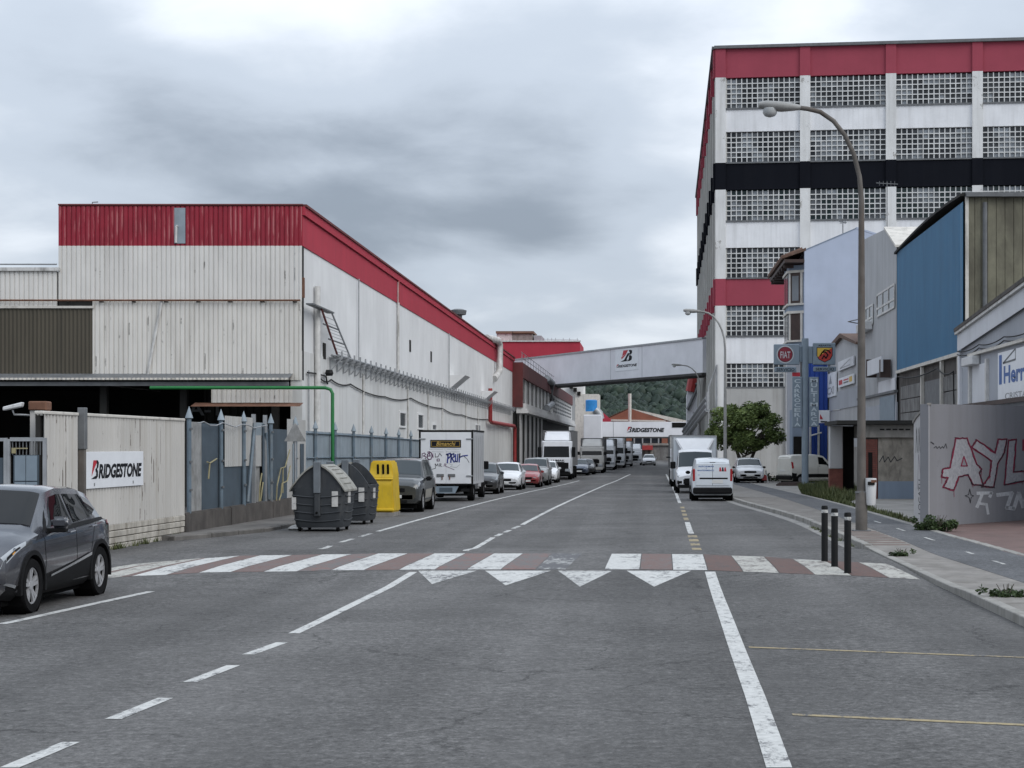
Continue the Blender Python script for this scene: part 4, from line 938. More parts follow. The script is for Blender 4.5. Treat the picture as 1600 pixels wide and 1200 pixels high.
# ------------------------------------------------------------------ lilac house with bay window
ho = thing('gabled_house', 'lilac gable-walled town house with a grey-blue bay and tiled eaves', 'house', (13, 117, -.3))
HY = 112.0
hp = lambda x, y: Wd(x, y, HY)
g0 = -.4
zc = lambda y: HC + (VY - y) * HY / FPX
xL = (1257 - VX) * HY / FPX; xR = (1392 - VX) * HY / FPX; xP = (1338 - VX) * HY / FPX
MB().prism([(xL, HY, g0), (xR, HY, g0), (xR, HY, zc(376)), (xP, HY, zc(356)), (xL, HY, zc(390))], (0, 13, 0)).build('wall', M['lilac'], ho)
RS = Fr((xL, HY + 13), (xL, HY))
MB().prism([(xL-1.5, HY-.02, zc(404)), (xL+.1, HY-.02, zc(391.5)), (xL+.1, HY-.02, zc(387)), (xL-1.55, HY-.02, zc(401))], (0, 13.2, 0)).build('roof', M['rooftile'], ho)
for i in range(16): MB().tube([(xL-1.52, HY+.3+i*.8, zc(402)), (xL-.1, HY+.3+i*.8, zc(388.5))], .16, 6).build('tile_row', M['rooftile'], ho)
MB().prism([(xL+.1, HY-.02, zc(391)), (xP, HY-.02, zc(357.5)), (xP, HY-.02, zc(355.8)), (xL+.1, HY-.02, zc(389))], (0, 13.2, 0)).build('roof', M['house_blue'], ho)
MB().prism([(xP, HY-.02, zc(357.5)), (xR+.3, HY-.02, zc(376)), (xR+.3, HY-.02, zc(373.5)), (xP, HY-.02, zc(354.5))], (0, 13.2, 0)).build('roof', M['lilac'], ho)
MB().fbox(RS, -.2, RS.len + .02, 0, 1.35, zc(410), zc(405)).build('soffit', M['wood_dark'], ho)
for i in range(7): MB().fbox(RS, .3+i*1.9, .5+i*1.9, .0, 1.3, zc(416), zc(410)).build('eave_bracket', M['wood_dark'], ho)
# bay: three-sided, two storeys
def bay_ring(zlo, zhi, mat, nm, grow=0.0):
    y0, y1 = HY + .6, HY + 5.6; b = .95 + grow
    pts = [(xL, y0 - grow), (xL - b, y0 + .75 - grow), (xL - b, y1 - .75 + grow), (xL, y1 + grow)]
    return MB().prism([(x, y, zlo) for x, y in pts], (0, 0, zhi - zlo)).build(nm, mat, ho)
bay_ring(zc(540), zc(500), M['house_blue'], 'bay_base'); bay_ring(zc(500), zc(412), M['house_blue'], 'bay_body')
for lo, hi in ((472, 424), (530, 488)):
    bay_ring(zc(lo + 3), zc(lo), M['cream'], 'bay_sill', .12); bay_ring(zc(hi), zc(hi - 4), M['cream'], 'bay_lintel', .12)
    f1 = Fr((xL - .95, HY + 1.35), (xL, HY + .6))
    w_ = MB().fbox(f1, .22, f1.len - .25, .0, .05, zc(lo), zc(hi)).build('bay_window', M['wood_dark'], ho)
    if lo == 472: MB().fbox(f1, .32, f1.len - .36, .05, .07, zc(lo - 4), zc(hi + 5)).build('pane', M['pane_mid'], w_)
    MB().fbox(f1, .06, .2, .0, .09, zc(lo), zc(hi)).build('jamb', M['cream'], ho); MB().fbox(f1, f1.len - .22, f1.len - .05, .0, .09, zc(lo), zc(hi)).build('jamb', M['cream'], ho)
    f2 = Fr((xL - .95, HY + 4.8), (xL - .95, HY + 1.4))
    for k in range(2): MB().fbox(f2, .3 + k*1.6, 1.6 + k*1.6, .0, .05, zc(lo), zc(hi)).build('bay_window', M['pane_dark'], ho)
MB().fbox(RS, 0, RS.len, 0, .1, g0, zc(540)).build('ground_floor', M['shop_grey'], ho)
MB().fbox(RS, 4, 12.5, .1, .16, g0, 3.2).build('shop_opening', M['dark'], ho)
# blue workshop front at its foot
bs = thing('blue_workshop', 'deep blue clad workshop front behind the service signs', 'building', (11, 109, -.3))
BF = Fr(((1256-VX)*109/FPX, 109), ((1293-VX)*109/FPX, 109))
corr(BF, 0, BF.len, -.3, HC+(VY-545)*109/FPX, .3, .05).build('cladding', M['blue_bright'], bs, fix=False)
MB().fbox(BF, 0, BF.len, -2.5, -.02, -.3, HC+(VY-548)*109/FPX).build('wall', M['dark2'], bs)
for x in (1266, 1279): MB().tube([Wd(x, 745, 108.7), Wd(x, 664, 108.7)], .08, 6).build('white_post', M['white_pipe'], bs)
MB().tube([Wd(1266, 681, 108.6), Wd(1284, 676, 108.6)], .06, 6).build('white_rail', M['white_pipe'], bs)
MB().box((1238-VX)*106/FPX, (1255-VX)*106/FPX, 106, 108, -.3, HC+(VY-640)*106/FPX).build('porch', M['house_blue'], bs)
MB().box((1240-VX)*105.9/FPX, (1254-VX)*105.9/FPX, 105.9, 106.4, -.3, HC+(VY-682)*106/FPX).build('porch_opening', M['dark'], bs)
# ------------------------------------------------------------------ row of sheds facing the street (plane X = 12)
SX = 12.0
def yx(x): return SX * FPX / (x - VX)
def szz(x, y): return HC + (VY - y) * yx(x) / FPX
def sp(x, y, d=0): return Vector((SX - d, yx(x), szz(x, y)))
SF = Fr((SX, 120), (SX, 40))         # u runs towards the camera, outward is -X
def su(x): return 120 - yx(x)
# small gabled shop
sh = thing('gabled_shop', 'small grey gabled shop with sign boards and a projecting canopy', 'shop', (14, 100, -.3))
a, b = su(1294), su(1344); zl, zp = szz(1294, 548), szz(1318, 526)
MB().prism([SF(a, 0, 2.0), SF(b, 0, 2.0), SF(b, 0, szz(1344, 536)), SF(su(1318), 0, zp), SF(a, 0, zl)], (6, 0, 0)).build('wall', M['grey_sheet'], sh)
MB().prism([SF(a-.3, .25, zl-.3), SF(su(1318), .25, zp-.05), SF(b, .25, szz(1344, 538)), SF(b, .25, szz(1344, 534)), SF(su(1318), .25, zp+.2), SF(a-.3, .25, zl)], (7, 0, 0)).build('roof', M['rooftile'], sh)
MB().fbox(SF, a, b, -6, -.6, -.5, 2.0).build('lower_wall', M['stone'], sh)
MB().fbox(SF, a, b, -5, .05, szz(1310, 640) , szz(1310, 612)).build('canopy_fascia', M['shop_grey'], sh)
for x0, x1, y0, y1, mt in ((1294, 1309, 622, 586, 'white_sign'), (1313, 1337, 606, 592, 'white_sign'), (1313, 1337, 580, 566, 'shop_white')):
    zA, zB = szz(x0, y0), szz(x0, y1); bd = MB().fbox(SF, su(x0), su(x1), .06, .14, zA, zB).build('sign_board', M[mt], sh)
    fs = lambda p, q, x0=x0, zA=zA: SF(su(x0) + p, .146, zA + q); L_ = su(x1) - su(x0); Hh = zB - zA
    t = MB()
    if x0 == 1294: put_text(t, 'CXI', fs, L_*.15, L_*.85, Hh*.1, Hh*.42, .02).build('lettering', M['steel'], bd, fix=False); MB().prism([fs(L_*.35, Hh*.55), fs(L_*.65, Hh*.55), fs(L_*.5, Hh*.92)], (-.01, 0, 0)).build('motif', M['steel'], bd)
    elif y0 == 606:
        MB().fbox(SF, su(x0)+L_*.06, su(x0)+L_*.3, .14, .15, zA+Hh*.25, zA+Hh*.75).build('red_mark', M['ink_red'], bd); MB().fbox(SF, su(x0)+L_*.75, su(x0)+L_*.93, .14, .15, zA+Hh*.25, zA+Hh*.8).build('yellow_mark', M['badge_yellow'], bd)
        for k in range(2): MB().fbox(SF, su(x0)+L_*.38, su(x0)+L_*.7, .14, .15, zA+Hh*(.28+k*.28), zA+Hh*(.42+k*.28)).build('red_mark' if k else 'dark_mark', M['ink_red' if k else 'steel_dark'], bd)
    else: MB().ribbon([(L_*.15, Hh*.2), (L_*.8, Hh*.2), (L_*.8, Hh*.8), (L_*.15, Hh*.2)], .06, fs).build('outline', M['steel'], bd, fix=False)
MB().fbox(SF, su(1336), su(1344), -.3, .1, -.3, 2.1).build('pier', M['concrete'], sh)
MB().box((1294-VX)*108/FPX, (1307-VX)*108/FPX, 108, 108.5, -.3, HC+(VY-662)*108/FPX).build('pier', M['stone'], sh)
# grey sheet shed
gs = thing('grey_shed', 'grey profiled-sheet shed with upper windows and an air conditioner', 'building', (15, 86, -.2))
a, b = su(1343), su(1402)
tops = [(su(1343), szz(1343, 378)), (su(1384), szz(1384, 358)), (su(1402), szz(1402, 386)), (su(1425), szz(1402, 396))]
def topz(u):
    for (p, q), (r_, s_) in zip(tops, tops[1:]):
        if p <= u <= r_: return q + (s_ - q) * (u - p) / (r_ - p)
    return tops[-1][1]
corr(SF, a, b, szz(1402, 628), 10, .30, .03, 0, top=topz).build('cladding', M['grey_sheet'], gs, fix=False)
MB().prism([SF(a, -.03, -.3), SF(b, -.03, -.3)] + [SF(u, -.03, z - .05) for u, z in tops[:3]][::-1], (12, 0, 0)).build('wall', M['dark2'], gs)
MB().prism([SF(tops[1][0], .1, tops[1][1]), SF(tops[2][0], .1, tops[2][1]), SF(tops[2][0], .1, tops[2][1]+.12), SF(tops[1][0], .1, tops[1][1]+.12)], (12.5, 0, 0)).build('roof', M['cream'], gs)
for x0, x1, y0, y1 in ((1349, 1366, 520, 486), (1372, 1400, 501, 462)):
    zA, zB = szz(x0, y0) + .2, szz(x0, y1); u0, u1 = su(x0), su(x1)
    wi = MB().fbox(SF, u0, u1, .03, .06, zA, zB).build('window', M['pane_dark'], gs)
    for k in range(4): MB().fbox(SF, u0 + (u1-u0)*k/3 - .05, u0 + (u1-u0)*k/3 + .05, .06, .1, zA, zB).build('mullion', M['white_pipe'], wi)
    for z in (zA, zA + (zB-zA)*.35, zB): MB().fbox(SF, u0, u1, .06, .09, z-.05, z+.05).build('transom', M['white_pipe'], wi)
ac = MB().fbox(SF, su(1352), su(1365), .05, .5, szz(1352, 524)+.1, szz(1352, 511)+.1).build('air_conditioner', M['white_litter'], gs, bevel=.03)
MB().tube([SF(su(1347), .05, szz(1347, 506)), SF(su(1347)+.2, .8, szz(1347, 503)), SF(su(1370), .8, szz(1370, 498))], .03, 5).build('wire_bracket', M['steel_dark'], gs)
MB().fbox(SF, a, b, -.02, .05, -.3, szz(1402, 628)).build('lower_wall', M['shop_grey'], gs)
MB().fbox(SF, su(1376), b, .05, .12, szz(1402, 610), szz(1402, 590)).build('fascia', M['shop_white'], gs)
MB().fbox(SF, a, b, -.02, .16, szz(1402, 613), szz(1402, 609)).build('ledge', M['steel_dark'], gs)
MB().fbox(SF, su(1377), su(1400), .055, .09, 0, szz(1402, 616)).build('shutter', M['sign_grey'], gs)
sb = MB().fbox(SF, su(1372), su(1396), .5, .6, szz(1372, 588), szz(1372, 565)).build('old_sign', M['shop_white'], gs)
for x in (1372, 1394): MB().fbox(SF, su(x)-.1, su(x)+.25, .1, .62, szz(x, 590), szz(x, 562)).build('sign_frame', M['wood_dark'], gs)
for x in (1386, 1394): MB().fbox(SF, su(x), su(x)+.4, .09, .14, 1.9, 2.9).build('poster', M['ink_red' if x == 1386 else 'white_sign'], gs)
# blue shed with olive front
bl = thing('blue_shed', 'blue profiled-sheet shed with an olive boarded end wall above block piers', 'building', (16, 71, -.1))
a, b = su(1403.5), su(1507)
zB0 = 5.72
corr(SF, a, b, zB0, 11.35, .25, .035, 0.02).build('cladding', M['blue_sheet'], bl, fix=False)
MB().fbox(SF, a, b - .05, -12, -.02, zB0 - .1, 11.3).build('wall', M['dark2'], bl)
MB().fbox(SF, b - .55, b + .02, .055, .075, zB0, 11.3).build('corner_trim', M['blue_sheet'], bl)
rf = MB()
n = 10
for i in range(n + 1):
    t = i / n; u = a - .3 + (b + .4 - a) * t; z = 11.3 + .35 * math.sin(t * math.pi * .75) 
    rf.v += [SF(u, .16, z), SF(u, -12.5, z + .1), SF(u, .16, z + .10), SF(u, -12.5, z + .2)]
for i in range(n):
    k = 4 * i; rf.f += [(k, k+4, k+5, k+1), (k+2, k+3, k+7, k+6), (k, k+2, k+6, k+4), (k+1, k+5, k+7, k+3)]
rf.f += [(0,1,3,2), (4*n, 4*n+2, 4*n+3, 4*n+1)]
rf.build('roof', M['dark2'], bl)
u_end = SF(b, 0, 0).y - .02
OFr = Fr((SX + .02, u_end), (26, u_end)); wboards = []
u = .12
while u < 13:
    l = .33 if u > .7 else .24
    MB().fbox(OFr, u, u + l - .014, 0, .05 + random.uniform(0, .012), 4.0, 11.5).build('board', M['olive_board'], bl, bevel=.008); u += l
MB().fbox(OFr, 0, .12, -.02, .09, 4.0, 11.5).build('corner_board', M['cream'], bl)
u = OFr.ux(1538); MB().tube([OFr(u, .12, 6.2), OFr(u, .12, 11.3)], .09, 8).build('downpipe', M['steel_dark'], bl)
MB().fbox(OFr, 0, 13, -.1, .3, 11.5, 11.66).build('verge', M['steel_dark'], bl)
# block-built ground floor
u0, u1 = a + .02, b
MB().fbox(SF, a, b, -.3, -.06, -.3, zB0 - .12).build('lower_wall', M['conc_dark'], bl)
MB().fbox(SF, a - .1, b + .05, -.1, .12, zB0 - .14, zB0).build('sill_beam', M['cream'], bl)
for xx0, xx1 in ((1408, 1440), (1474, 1496)):
    z = -.1; r_ = 0
    while z < zB0 - .8:
        p = su(xx0) - (.35 if r_ % 2 else 0)
        while p < su(xx1):
            l = 1.35; q0, q1 = max(p, su(xx0)), min(p + l - .03, su(xx1))
            if q1 > q0 + .08: MB().fbox(SF, q0, q1, -.06, .0 + random.uniform(0, .03), z, z + .60).build('block', M['block'], bl, bevel=.02)
            p += l
        z += .63; r_ += 1
MB().fbox(SF, su(1444), su(1471), -.05, -.02, -.2, 4.9).build('roller_door', M['steel_dark'], bl)
for x in (1441.5, 1472): MB().fbox(SF, su(x), su(x) + .22, -.04, .1, -.2, zB0 - .15).build('jamb', M['cream'], bl)
MB().fbox(SF, su(1499), su(1502.5), -.05, .1, -.2, zB0 - .15).build('jamb', M['cream'], bl)
MB().tube(cable(SF, [SF(su(1408), .15, 5.4), SF(su(1470), .15, 5.3), SF(su(1498), .2, 5.0), SF(su(1499), .2, 3.5)], .18, 0), .03, 5).build('cable', M['black'], bl)
# white shop with blue lettering board
ws = thing('white_shop', 'low white shop with a sloping fascia and a blue-lettered sign board', 'shop', (14, 55, 0))
X2 = 11.55; S2 = Fr((X2, 61.2), (X2, 40))
def s2u(x): return 61.2 - X2 * FPX / (x - VX)
def s2z(x, y): return HC + (VY - y) * X2 / (x - VX)
uE = 20.5; zA = s2z(1502, 520); zB = s2z(1600, 450); sl = (zB - zA) / (s2u(1600) - s2u(1502))
zR = lambda u: zA + sl * u
MB().prism([S2(0, 0, -.1), S2(uE, 0, -.1), S2(uE, 0, zR(uE)-.2), S2(0, 0, zA-.2)], (4.3, 0, 0)).build('wall', M['shop_grey'], ws)
def strip(d0, d1, o0, o1, nm, mt, uu0=0, uu1=uE): 
    return MB().hexa([S2(uu0, d0, zR(uu0)+o0), S2(uu1, d0, zR(uu1)+o0), S2(uu1, d1, zR(uu1)+o0), S2(uu0, d1, zR(uu0)+o0), S2(uu0, d0, zR(uu0)+o1), S2(uu1, d0, zR(uu1)+o1), S2(uu1, d1, zR(uu1)+o1), S2(uu0, d1, zR(uu0)+o1)]).build(nm, M[mt], ws)
strip(-4.5, .22, -.07, .03, 'roof_edge', 'white_pipe'); strip(-4.5, .25, .03, .16, 'roof', 'conc_dark')
m = corr(S2, .05, uE, 0, 0, .12, .03, .1, SINE)
for i, v in enumerate(m.v):
    u = 61.2 - v.y; v.z = zR(u) - (.08 if i % 2 else .68)
m.build('fascia', M['shop_white'], ws, fix=False)
zq = s2z(1540, 556)
MB().fbox(S2, 2.0, uE, .0, .14, zq+.1, zq+.2).build('ledge', M['cream'], ws)
for o, sg_ in ((.42, .1), (.30, .13)): MB().tube(cable(S2, [S2(u_, .12, zq + o) for u_ in (0, 4, 8, 13, 18)], sg_, 0), .022, 5).build('cable', M['black'], ws)
dz0, dz1 = s2z(1520, 625), s2z(1520, 572)
MB().fbox(S2, s2u(1521), s2u(1543), .0, .04, 1.0, dz1).build('door', M['shop_white'], ws)
for x in (1517.5, 1544): MB().fbox(S2, s2u(x)-.1, s2u(x)+.14, .0, .1, 1.0, dz1 + .12).build('jamb', M['white_pipe'], ws)
MB().fbox(S2, s2u(1515), s2u(1532), .02, .3, dz1, dz1 + .3).build('shutter_box', M['white_litter'], ws, bevel=.02)
MB().fbox(S2, 0, .35, .0, .1, 0, zA - .7).build('corner_pier', M['shop_white'], ws)
b0 = s2u(1563); bz0, bz1 = s2z(1563, 632), s2z(1563, 552)
bd = MB().fbox(S2, b0, b0 + 8, .02, .08, bz0, bz1).build('sign_board', M['white_sign'], ws)
fS = lambda p, q: S2(b0 + p, .085, bz0 + q); Hs = bz1 - bz0
M['logo_blue'] = plain('blue_lettering', (.035,.11,.33), .5, .1, 3)
m = MB(); put_text(m, 'Herrer', fS, .9, 5.2, Hs*.38, Hs*.72, .03); m.add([fS(.2, Hs*.38), fS(.62, Hs*.38), fS(.62, Hs*.95), fS(.2, Hs*.95)], [(0,1,2,3)])
m.build('lettering', M['logo_blue'], bd, fix=False)
MB().ribbon([(.8, Hs*.78), (2.6, Hs*1.0), (2.6, Hs*.8), (.8, Hs*.78)], .06, fS).build('roof_logo', M['steel_dark'], bd, fix=False)
m = MB(); put_text(m, 'CRISTALERIA', fS, 1.1, 6.5, Hs*.08, Hs*.2, .01); m.build('lettering', M['steel'], bd, fix=False)
MB().fbox(S2, s2u(1514), uE, .1, .25, s2z(1560, 632)-.02, s2z(1560, 626)).build('rail', M['wood_dark'], ws)
# ------------------------------------------------------------------ stone hut
hu = thing('stone_hut', 'old rubble hut with a flat roof, brick pier and pale plaster end', 'hut', (10, 68, -.1))
HYh = 66.0; hx = lambda x: (x - VX) * HYh / FPX; hz = lambda y: HC + (VY - y) * HYh / FPX
g = dip(66)
MB().box(hx(1372), hx(1452), HYh, HYh + 4, g - .1, hz(684)).build('wall', M['stone'], hu)
MB().box(hx(1372), hx(1452), HYh - .03, HYh + .02, g - .1, hz(752)).build('plinth', M['house_blue'], hu)
MB().box(hx(1352), hx(1452), HYh - .12, HYh + 4, hz(684), hz(663)).build('lintel', M['concrete'], hu, bevel=.02)
MB().box(hx(1306), hx(1455), HYh - .4, HYh + 4.2, hz(663), hz(657)).build('roof', M['dark2'], hu)
for i in range(5): MB().box(hx(1374 + i * 10), hx(1381 + i * 10), HYh - .15, HYh - .1, hz(672), hz(670)).build('vent_slot', M['dark'], hu)
z = g; r_ = 0
while z < hz(686):
    p = hx(1353) - (.0 if r_ % 2 else .12)
    while p < hx(1371):
        q0, q1 = max(p, hx(1353)), min(p + .23, hx(1371))
        if q1 > q0 + .04: MB().box(q0, q1, HYh - .02, HYh + .2, z, z + .062).build('brick', M['brick'], hu)
        p += .245
    z += .075; r_ += 1
MB().box(hx(1353), hx(1371), HYh, HYh + .3, g, hz(684)).build('pier_core', M['conc_dark'], hu)
MB().box(hx(1356.5), hx(1363), HYh - .04, HYh - .02, g, hz(707)).build('door', M['dark'], hu)
MB().box(hx(1309), hx(1331), HYh + 3, HYh + 3.4, g, hz(734)).build('brick_base', M['brick'], hu)
MB().box(hx(1309), hx(1331), HYh + 2.95, HYh + 3.4, hz(734), hz(664)).build('plaster_wall', M['graf_side'], hu, bevel=.03)
MB().box(hx(1332), hx(1352), HYh + 3.6, HYh + 3.9, g, hz(664)).build('dark_opening', M['dark'], hu)
m = MB(); ff = lambda a, b: Vector((hx(1374) + a, HYh - .006, hz(722) + b))
m.ribbon([(0,0),(.15,.25),(.2,0),(.35,.2),(.45,.0),(.6,.22),(.7,.05),(.9,.15)], .035, ff); m.build('scribble', M['graf_black'], hu, fix=False)
# ------------------------------------------------------------------ graffiti wall
gw = thing('graffiti_wall', 'grey rendered corner wall sprayed with big silver and crimson letters', 'wall', (9, 43.5, .1))
GA = Fr((7.07, 41.7), (14, 49.2)); GS = Fr((7.07, 44.0), (7.07, 41.7))
ZG = 3.17
MB().prism([GA(0, 0, 0), GA(GA.len, 0, 0), GA(GA.len, 0, ZG + .1), GA(0, 0, ZG)], GA.n * -.25).build('wall', M['graf_wall'], gw)
MB().prism([GS(0, 0, 0), GS(GS.len - .005, 0, 0), GS(GS.len - .005, 0, ZG - .01), GS(.5, 0, ZG - .30), GS(0, 0, ZG - .42)], GS.n * -.02).build('end_wall', M['graf_side'], gw)
MB().prism([GS(-.05, .03, ZG - .46), GS(.5, .03, ZG - .32), GS(GS.len, .03, ZG - .02), GS(GS.len, .03, ZG + .03), GS(.5, .03, ZG - .25), GS(-.05, .03, ZG - .38)], GS.n * -.1).build('cap', M['concrete'], gw)
def gp(x, y, d): u = GA.ux(x, d); return GA(u, d, HC + (VY - y) * GA(u, d, 0).y / FPX)
def gf(d): return lambda a, b: gp(a, b, d)
def stroke(pts, wpx, mat, nm, d): 
    m = MB(); m.ribbon([(p[0], p[1]) for p in pts], wpx, gf(d)); return m.build(nm, M[mat], gw, fix=False)
cs = lambda pts: [(1200 + x / 3.75, 600 + y / 3.75) for x, y in pts]
A1 = cs([(1100,318),(1165,318),(1225,470),(1252,500),(1240,520),(1262,595),(1200,590),(1172,530),(1118,545),(1090,625),(1028,605),(1055,550),(1018,545),(1025,497),(1068,490)])
A2 = cs([(1132,480),(1148,425),(1168,480)])
Y1 = cs([(1195,372),(1222,325),(1330,405),(1350,325),(1400,322),(1385,400),(1345,470),(1325,605),(1255,600),(1300,540),(1310,450)])
L1 = cs([(1410,330),(1455,325),(1440,515),(1500,510),(1545,515),(1545,560),(1490,570),(1385,590),(1395,500)])
from mathutils.geometry import tessellate_polygon
def fill(pts, mat, nm, d):
    v = [Vector((x, y, 0)) for x, y in pts]; tri = tessellate_polygon([v])
    MB().add([gp(x, y, d) for x, y in pts], [tuple(t) for t in tri]).build(nm, M[mat], gw, fix=False)
def jit(pts, n=4, j=.8):
    o = []
    for (a, b), (c, d) in zip(pts, pts[1:]):
        for i in range(n): o.append((a + (c-a)*i/n + random.uniform(-j, j), b + (d-b)*i/n + random.uniform(-j, j)))
    return o + [pts[-1]]
for pts in (A1, Y1, L1):
    fill(pts, 'graf_silver', 'sprayed_letter', .004); cl_ = pts + [pts[0]]
    stroke(jit(cl_, 5, .55), 2.4, 'graf_red', 'letter_outline', .007); stroke(jit(cl_, 5, 1.3), 1.1, 'graf_red', 'letter_outline', .0075); stroke(jit(cl_, 6, 1.7), .7, 'graf_black', 'letter_scratch', .008)
    for p_ in pts[::3]: stroke([p_, (p_[0] + .3, p_[1] + random.uniform(4, 12))], .6, 'graf_red', 'paint_drip', .0072)
fill(A2, 'graf_wall', 'letter_gap', .0075); stroke(A2 + [A2[0]], 1.8, 'graf_red', 'letter_outline', .0095)
def jit(pts, n=4, j=.8): 
    o = []
    for (a, b), (c, d) in zip(pts, pts[1:]):
        for i in range(n): o.append((a + (c-a)*i/n + random.uniform(-j, j), b + (d-b)*i/n + random.uniform(-j, j)))
    return o + [pts[-1]]
for pts in (A1[3:9], Y1[4:9], L1[2:8]): stroke(jit(pts), 1.0, 'graf_black', 'letter_scratch', .0105)
stroke(cs([(1500,330),(1500,385)]), 5, 'graf_red', 'letter_outline', .007)
stroke(cs([(955,340),(972,352)]), 1.6, 'graf_black', 'tag_writing', .006)
stroke(cs([(972,375),(985,365),(992,378),(1003,366),(1012,378),(1022,366),(1030,376),(1042,350),(1048,376)]), 1.0, 'graf_black', 'tag_writing', .006)
stroke(cs([(1182,615),(1190,650),(1205,655),(1190,665),(1186,698),(1178,664),(1155,655),(1176,648),(1182,615)]), 1.0, 'graf_black', 'tag_star', .006)
stroke(cs([(1228,640),(1310,638),(1300,660)]), 5, 'graf_white', 'white_tag', .005); stroke(cs([(1255,645),(1225,720)]), 5, 'graf_white', 'white_tag', .0055)
stroke(cs([(1235,700),(1280,705),(1290,760)]), 4, 'graf_white', 'white_tag', .006); stroke(cs([(1345,650),(1430,640),(1400,725),(1440,730),(1470,640),(1495,720),(1520,640)]), 6, 'graf_white', 'white_tag', .005)
fE = lambda a, b: GS(a, .004, b)
m = MB()
for k in range(4): o = .35 + k*.38; m.ribbon([(o, 1.95), (o+.15, 2.6), (o+.25, 2.0)], .035, fE); m.ribbon([(o+.05, 2.55), (o+.3, 1.95)], .03, fE)
m.build('end_wall_tag', M['graf_black'], gw, fix=False)
m = MB(); put_text(m, 'LOGATU', lambda a, b: GS(.7 + .55 - b, .004, .35 + a), 0, .9, 0, .5, .01); m.build('end_wall_tag', M['graf_black'], gw, fix=False)
m = MB(); m.ribbon([(.6, 1.0), (.8, 1.9), (1.2, 1.1), (1.5, 1.7)], .03, fE); m.build('end_wall_tag', M['graf_purple'], gw, fix=False)
# ------------------------------------------------------------------ street lamps
def lamp(base, H, reach, label, mat, headmat):
    t = thing('street_lamp', label, 'street lamp', base, 'tall curved street lamps'); x, y, z = base
    t_pts = [(0,0,0)] ; r0 = .11
    po = [Vector((x, y, z + h)) for h in (0, 2.2, 5, H - 2.3)]
    arc = [Vector((x - reach * .62 * (1 - math.cos(a)), y, z + H - 2.3 + 2.15 * math.sin(a))) for a in [R(q) for q in (15, 30, 45, 60, 75, 88)]]
    MB().tube(po + arc + [Vector((x - reach * .72, y, z + H - .12))], [.115, .10, .085, .065] + [.055] * 7, 12).build('pole', mat, t, smooth=50)
    MB().lathe((x, y, z), [(.14, 0), (.14, .9), (.115, .95)], 12).build('pole_sleeve', mat, t, smooth=40)
    MB().box(x-.2, x+.2, y-.2, y+.2, z-.02, z+.03).build('base_plate', M['steel_dark'], t)
    e = Vector((x - reach * .68, y, z + H - .12))
    hd = MB(); n = 10
    secs = [(0, .07, .06, .0), (.2, .12, .09, .01), (.45, .17, .12, .02), (.8, .17, .11, .05), (.98, .10, .07, .06)]
    vs = []
    for dx, wd, h, dz in secs:
        for k in range(n):
            q = 2 * math.pi * k / n; vs.append((e.x - dx, e.y + wd * math.cos(q), e.z + dz + h * math.sin(q)))
    hd.add(vs, [(i*n+k, i*n+(k+1)%n, (i+1)*n+(k+1)%n, (i+1)*n+k) for i in range(len(secs)-1) for k in range(n)] + [tuple(range(n))[::-1], tuple(range((len(secs)-1)*n, len(secs)*n))])
    h_ = hd.build('lamp_head', headmat, t, smooth=60)
    MB().lathe((e.x - .72, e.y, e.z - .20), [(.02, -.03), (.12, .0), (.17, .07), (.16, .18)], 12).build('lamp_bowl', M['lamp_glass'], t, smooth=60)
    return t
M['lamp_glass'] = plain('frosted_lamp_bowl', (.40,.41,.41), .2, .1, 4)
p = P(1346, 838); lamp((p.x, p.y, KH), 10.05, 2.1, 'tall lamp with a rusty brown pole beside the black bollards', M['pole_brown'], M['pole_grey'])
lamp((123 * 96 / FPX, 96, dip(96) + KH), 10.2, 2.1, 'grey curved street lamp standing by the leafy tree', M['pole_grey'], M['pole_grey'])
lamp((84 * 160 / FPX, 160, dip(160) + KH), 10.4, 2.6, 'slim street lamp in front of the long bridge', M['pole_grey'], M['pole_grey'])
# litter bin on the near lamp
lb = thing('litter_bin', 'white litter bin strapped to the rusty lamp pole', 'litter bin', (p.x + .25, p.y - .05, .9))
zb0 = HC + (VY - 789) * p.y / FPX; zb1 = HC + (VY - 747) * p.y / FPX
MB().lathe((p.x + .21, p.y - .08, zb0), [(.10, 0), (.115, .05), (.135, zb1 - zb0 - .05), (.13, zb1 - zb0)], 14).build('bin_body', M['white_litter'], lb, smooth=40)
MB().box(p.x + .12, p.x + .28, p.y - .23, p.y - .2, zb1 - .16, zb1 - .08).build('slot', M['dark'], lb); MB().box(p.x + .2, p.x + .32, p.y - .235, p.y - .19, zb1 - .1, zb1 - .04).build('rusty_lip', M['rust'], lb)
MB().box(p.x - .14, p.x + .12, p.y - .12, p.y + .1, zb1 - .35, zb1 - .31).build('strap', M['steel_dark'], lb)
# bollards
M['bollard_black'] = plain('black_bollard_rubber', (.009,.0095,.010), .55, .2, 4, spec=.15)
for i, (x, y) in enumerate(((1288.5, 877), (1304, 885.5), (1324.5, 895.5))):
    q = P(x, y); lbl = ['black bollard with a white ring, the one of three nearest the rusty lamp', 'black bollard with a white ring, middle one of three in a row', 'black bollard with a white ring at the crosswalk end of the row'][i]
    t = thing('bollard', lbl, 'bollard', q, 'black bollards on the crossing')
    z = q.z
    MB().lathe((q.x, q.y, z), [(.062, 0), (.058, .02), (.058, .96), (.05, .985), (.02, .99)], 16).build('post', M['bollard_black'], t, smooth=40)
    MB().lathe((q.x, q.y, z + .86), [(.0605, 0), (.0605, .055)], 16).build('white_ring', M['white_mark'], t, smooth=40)
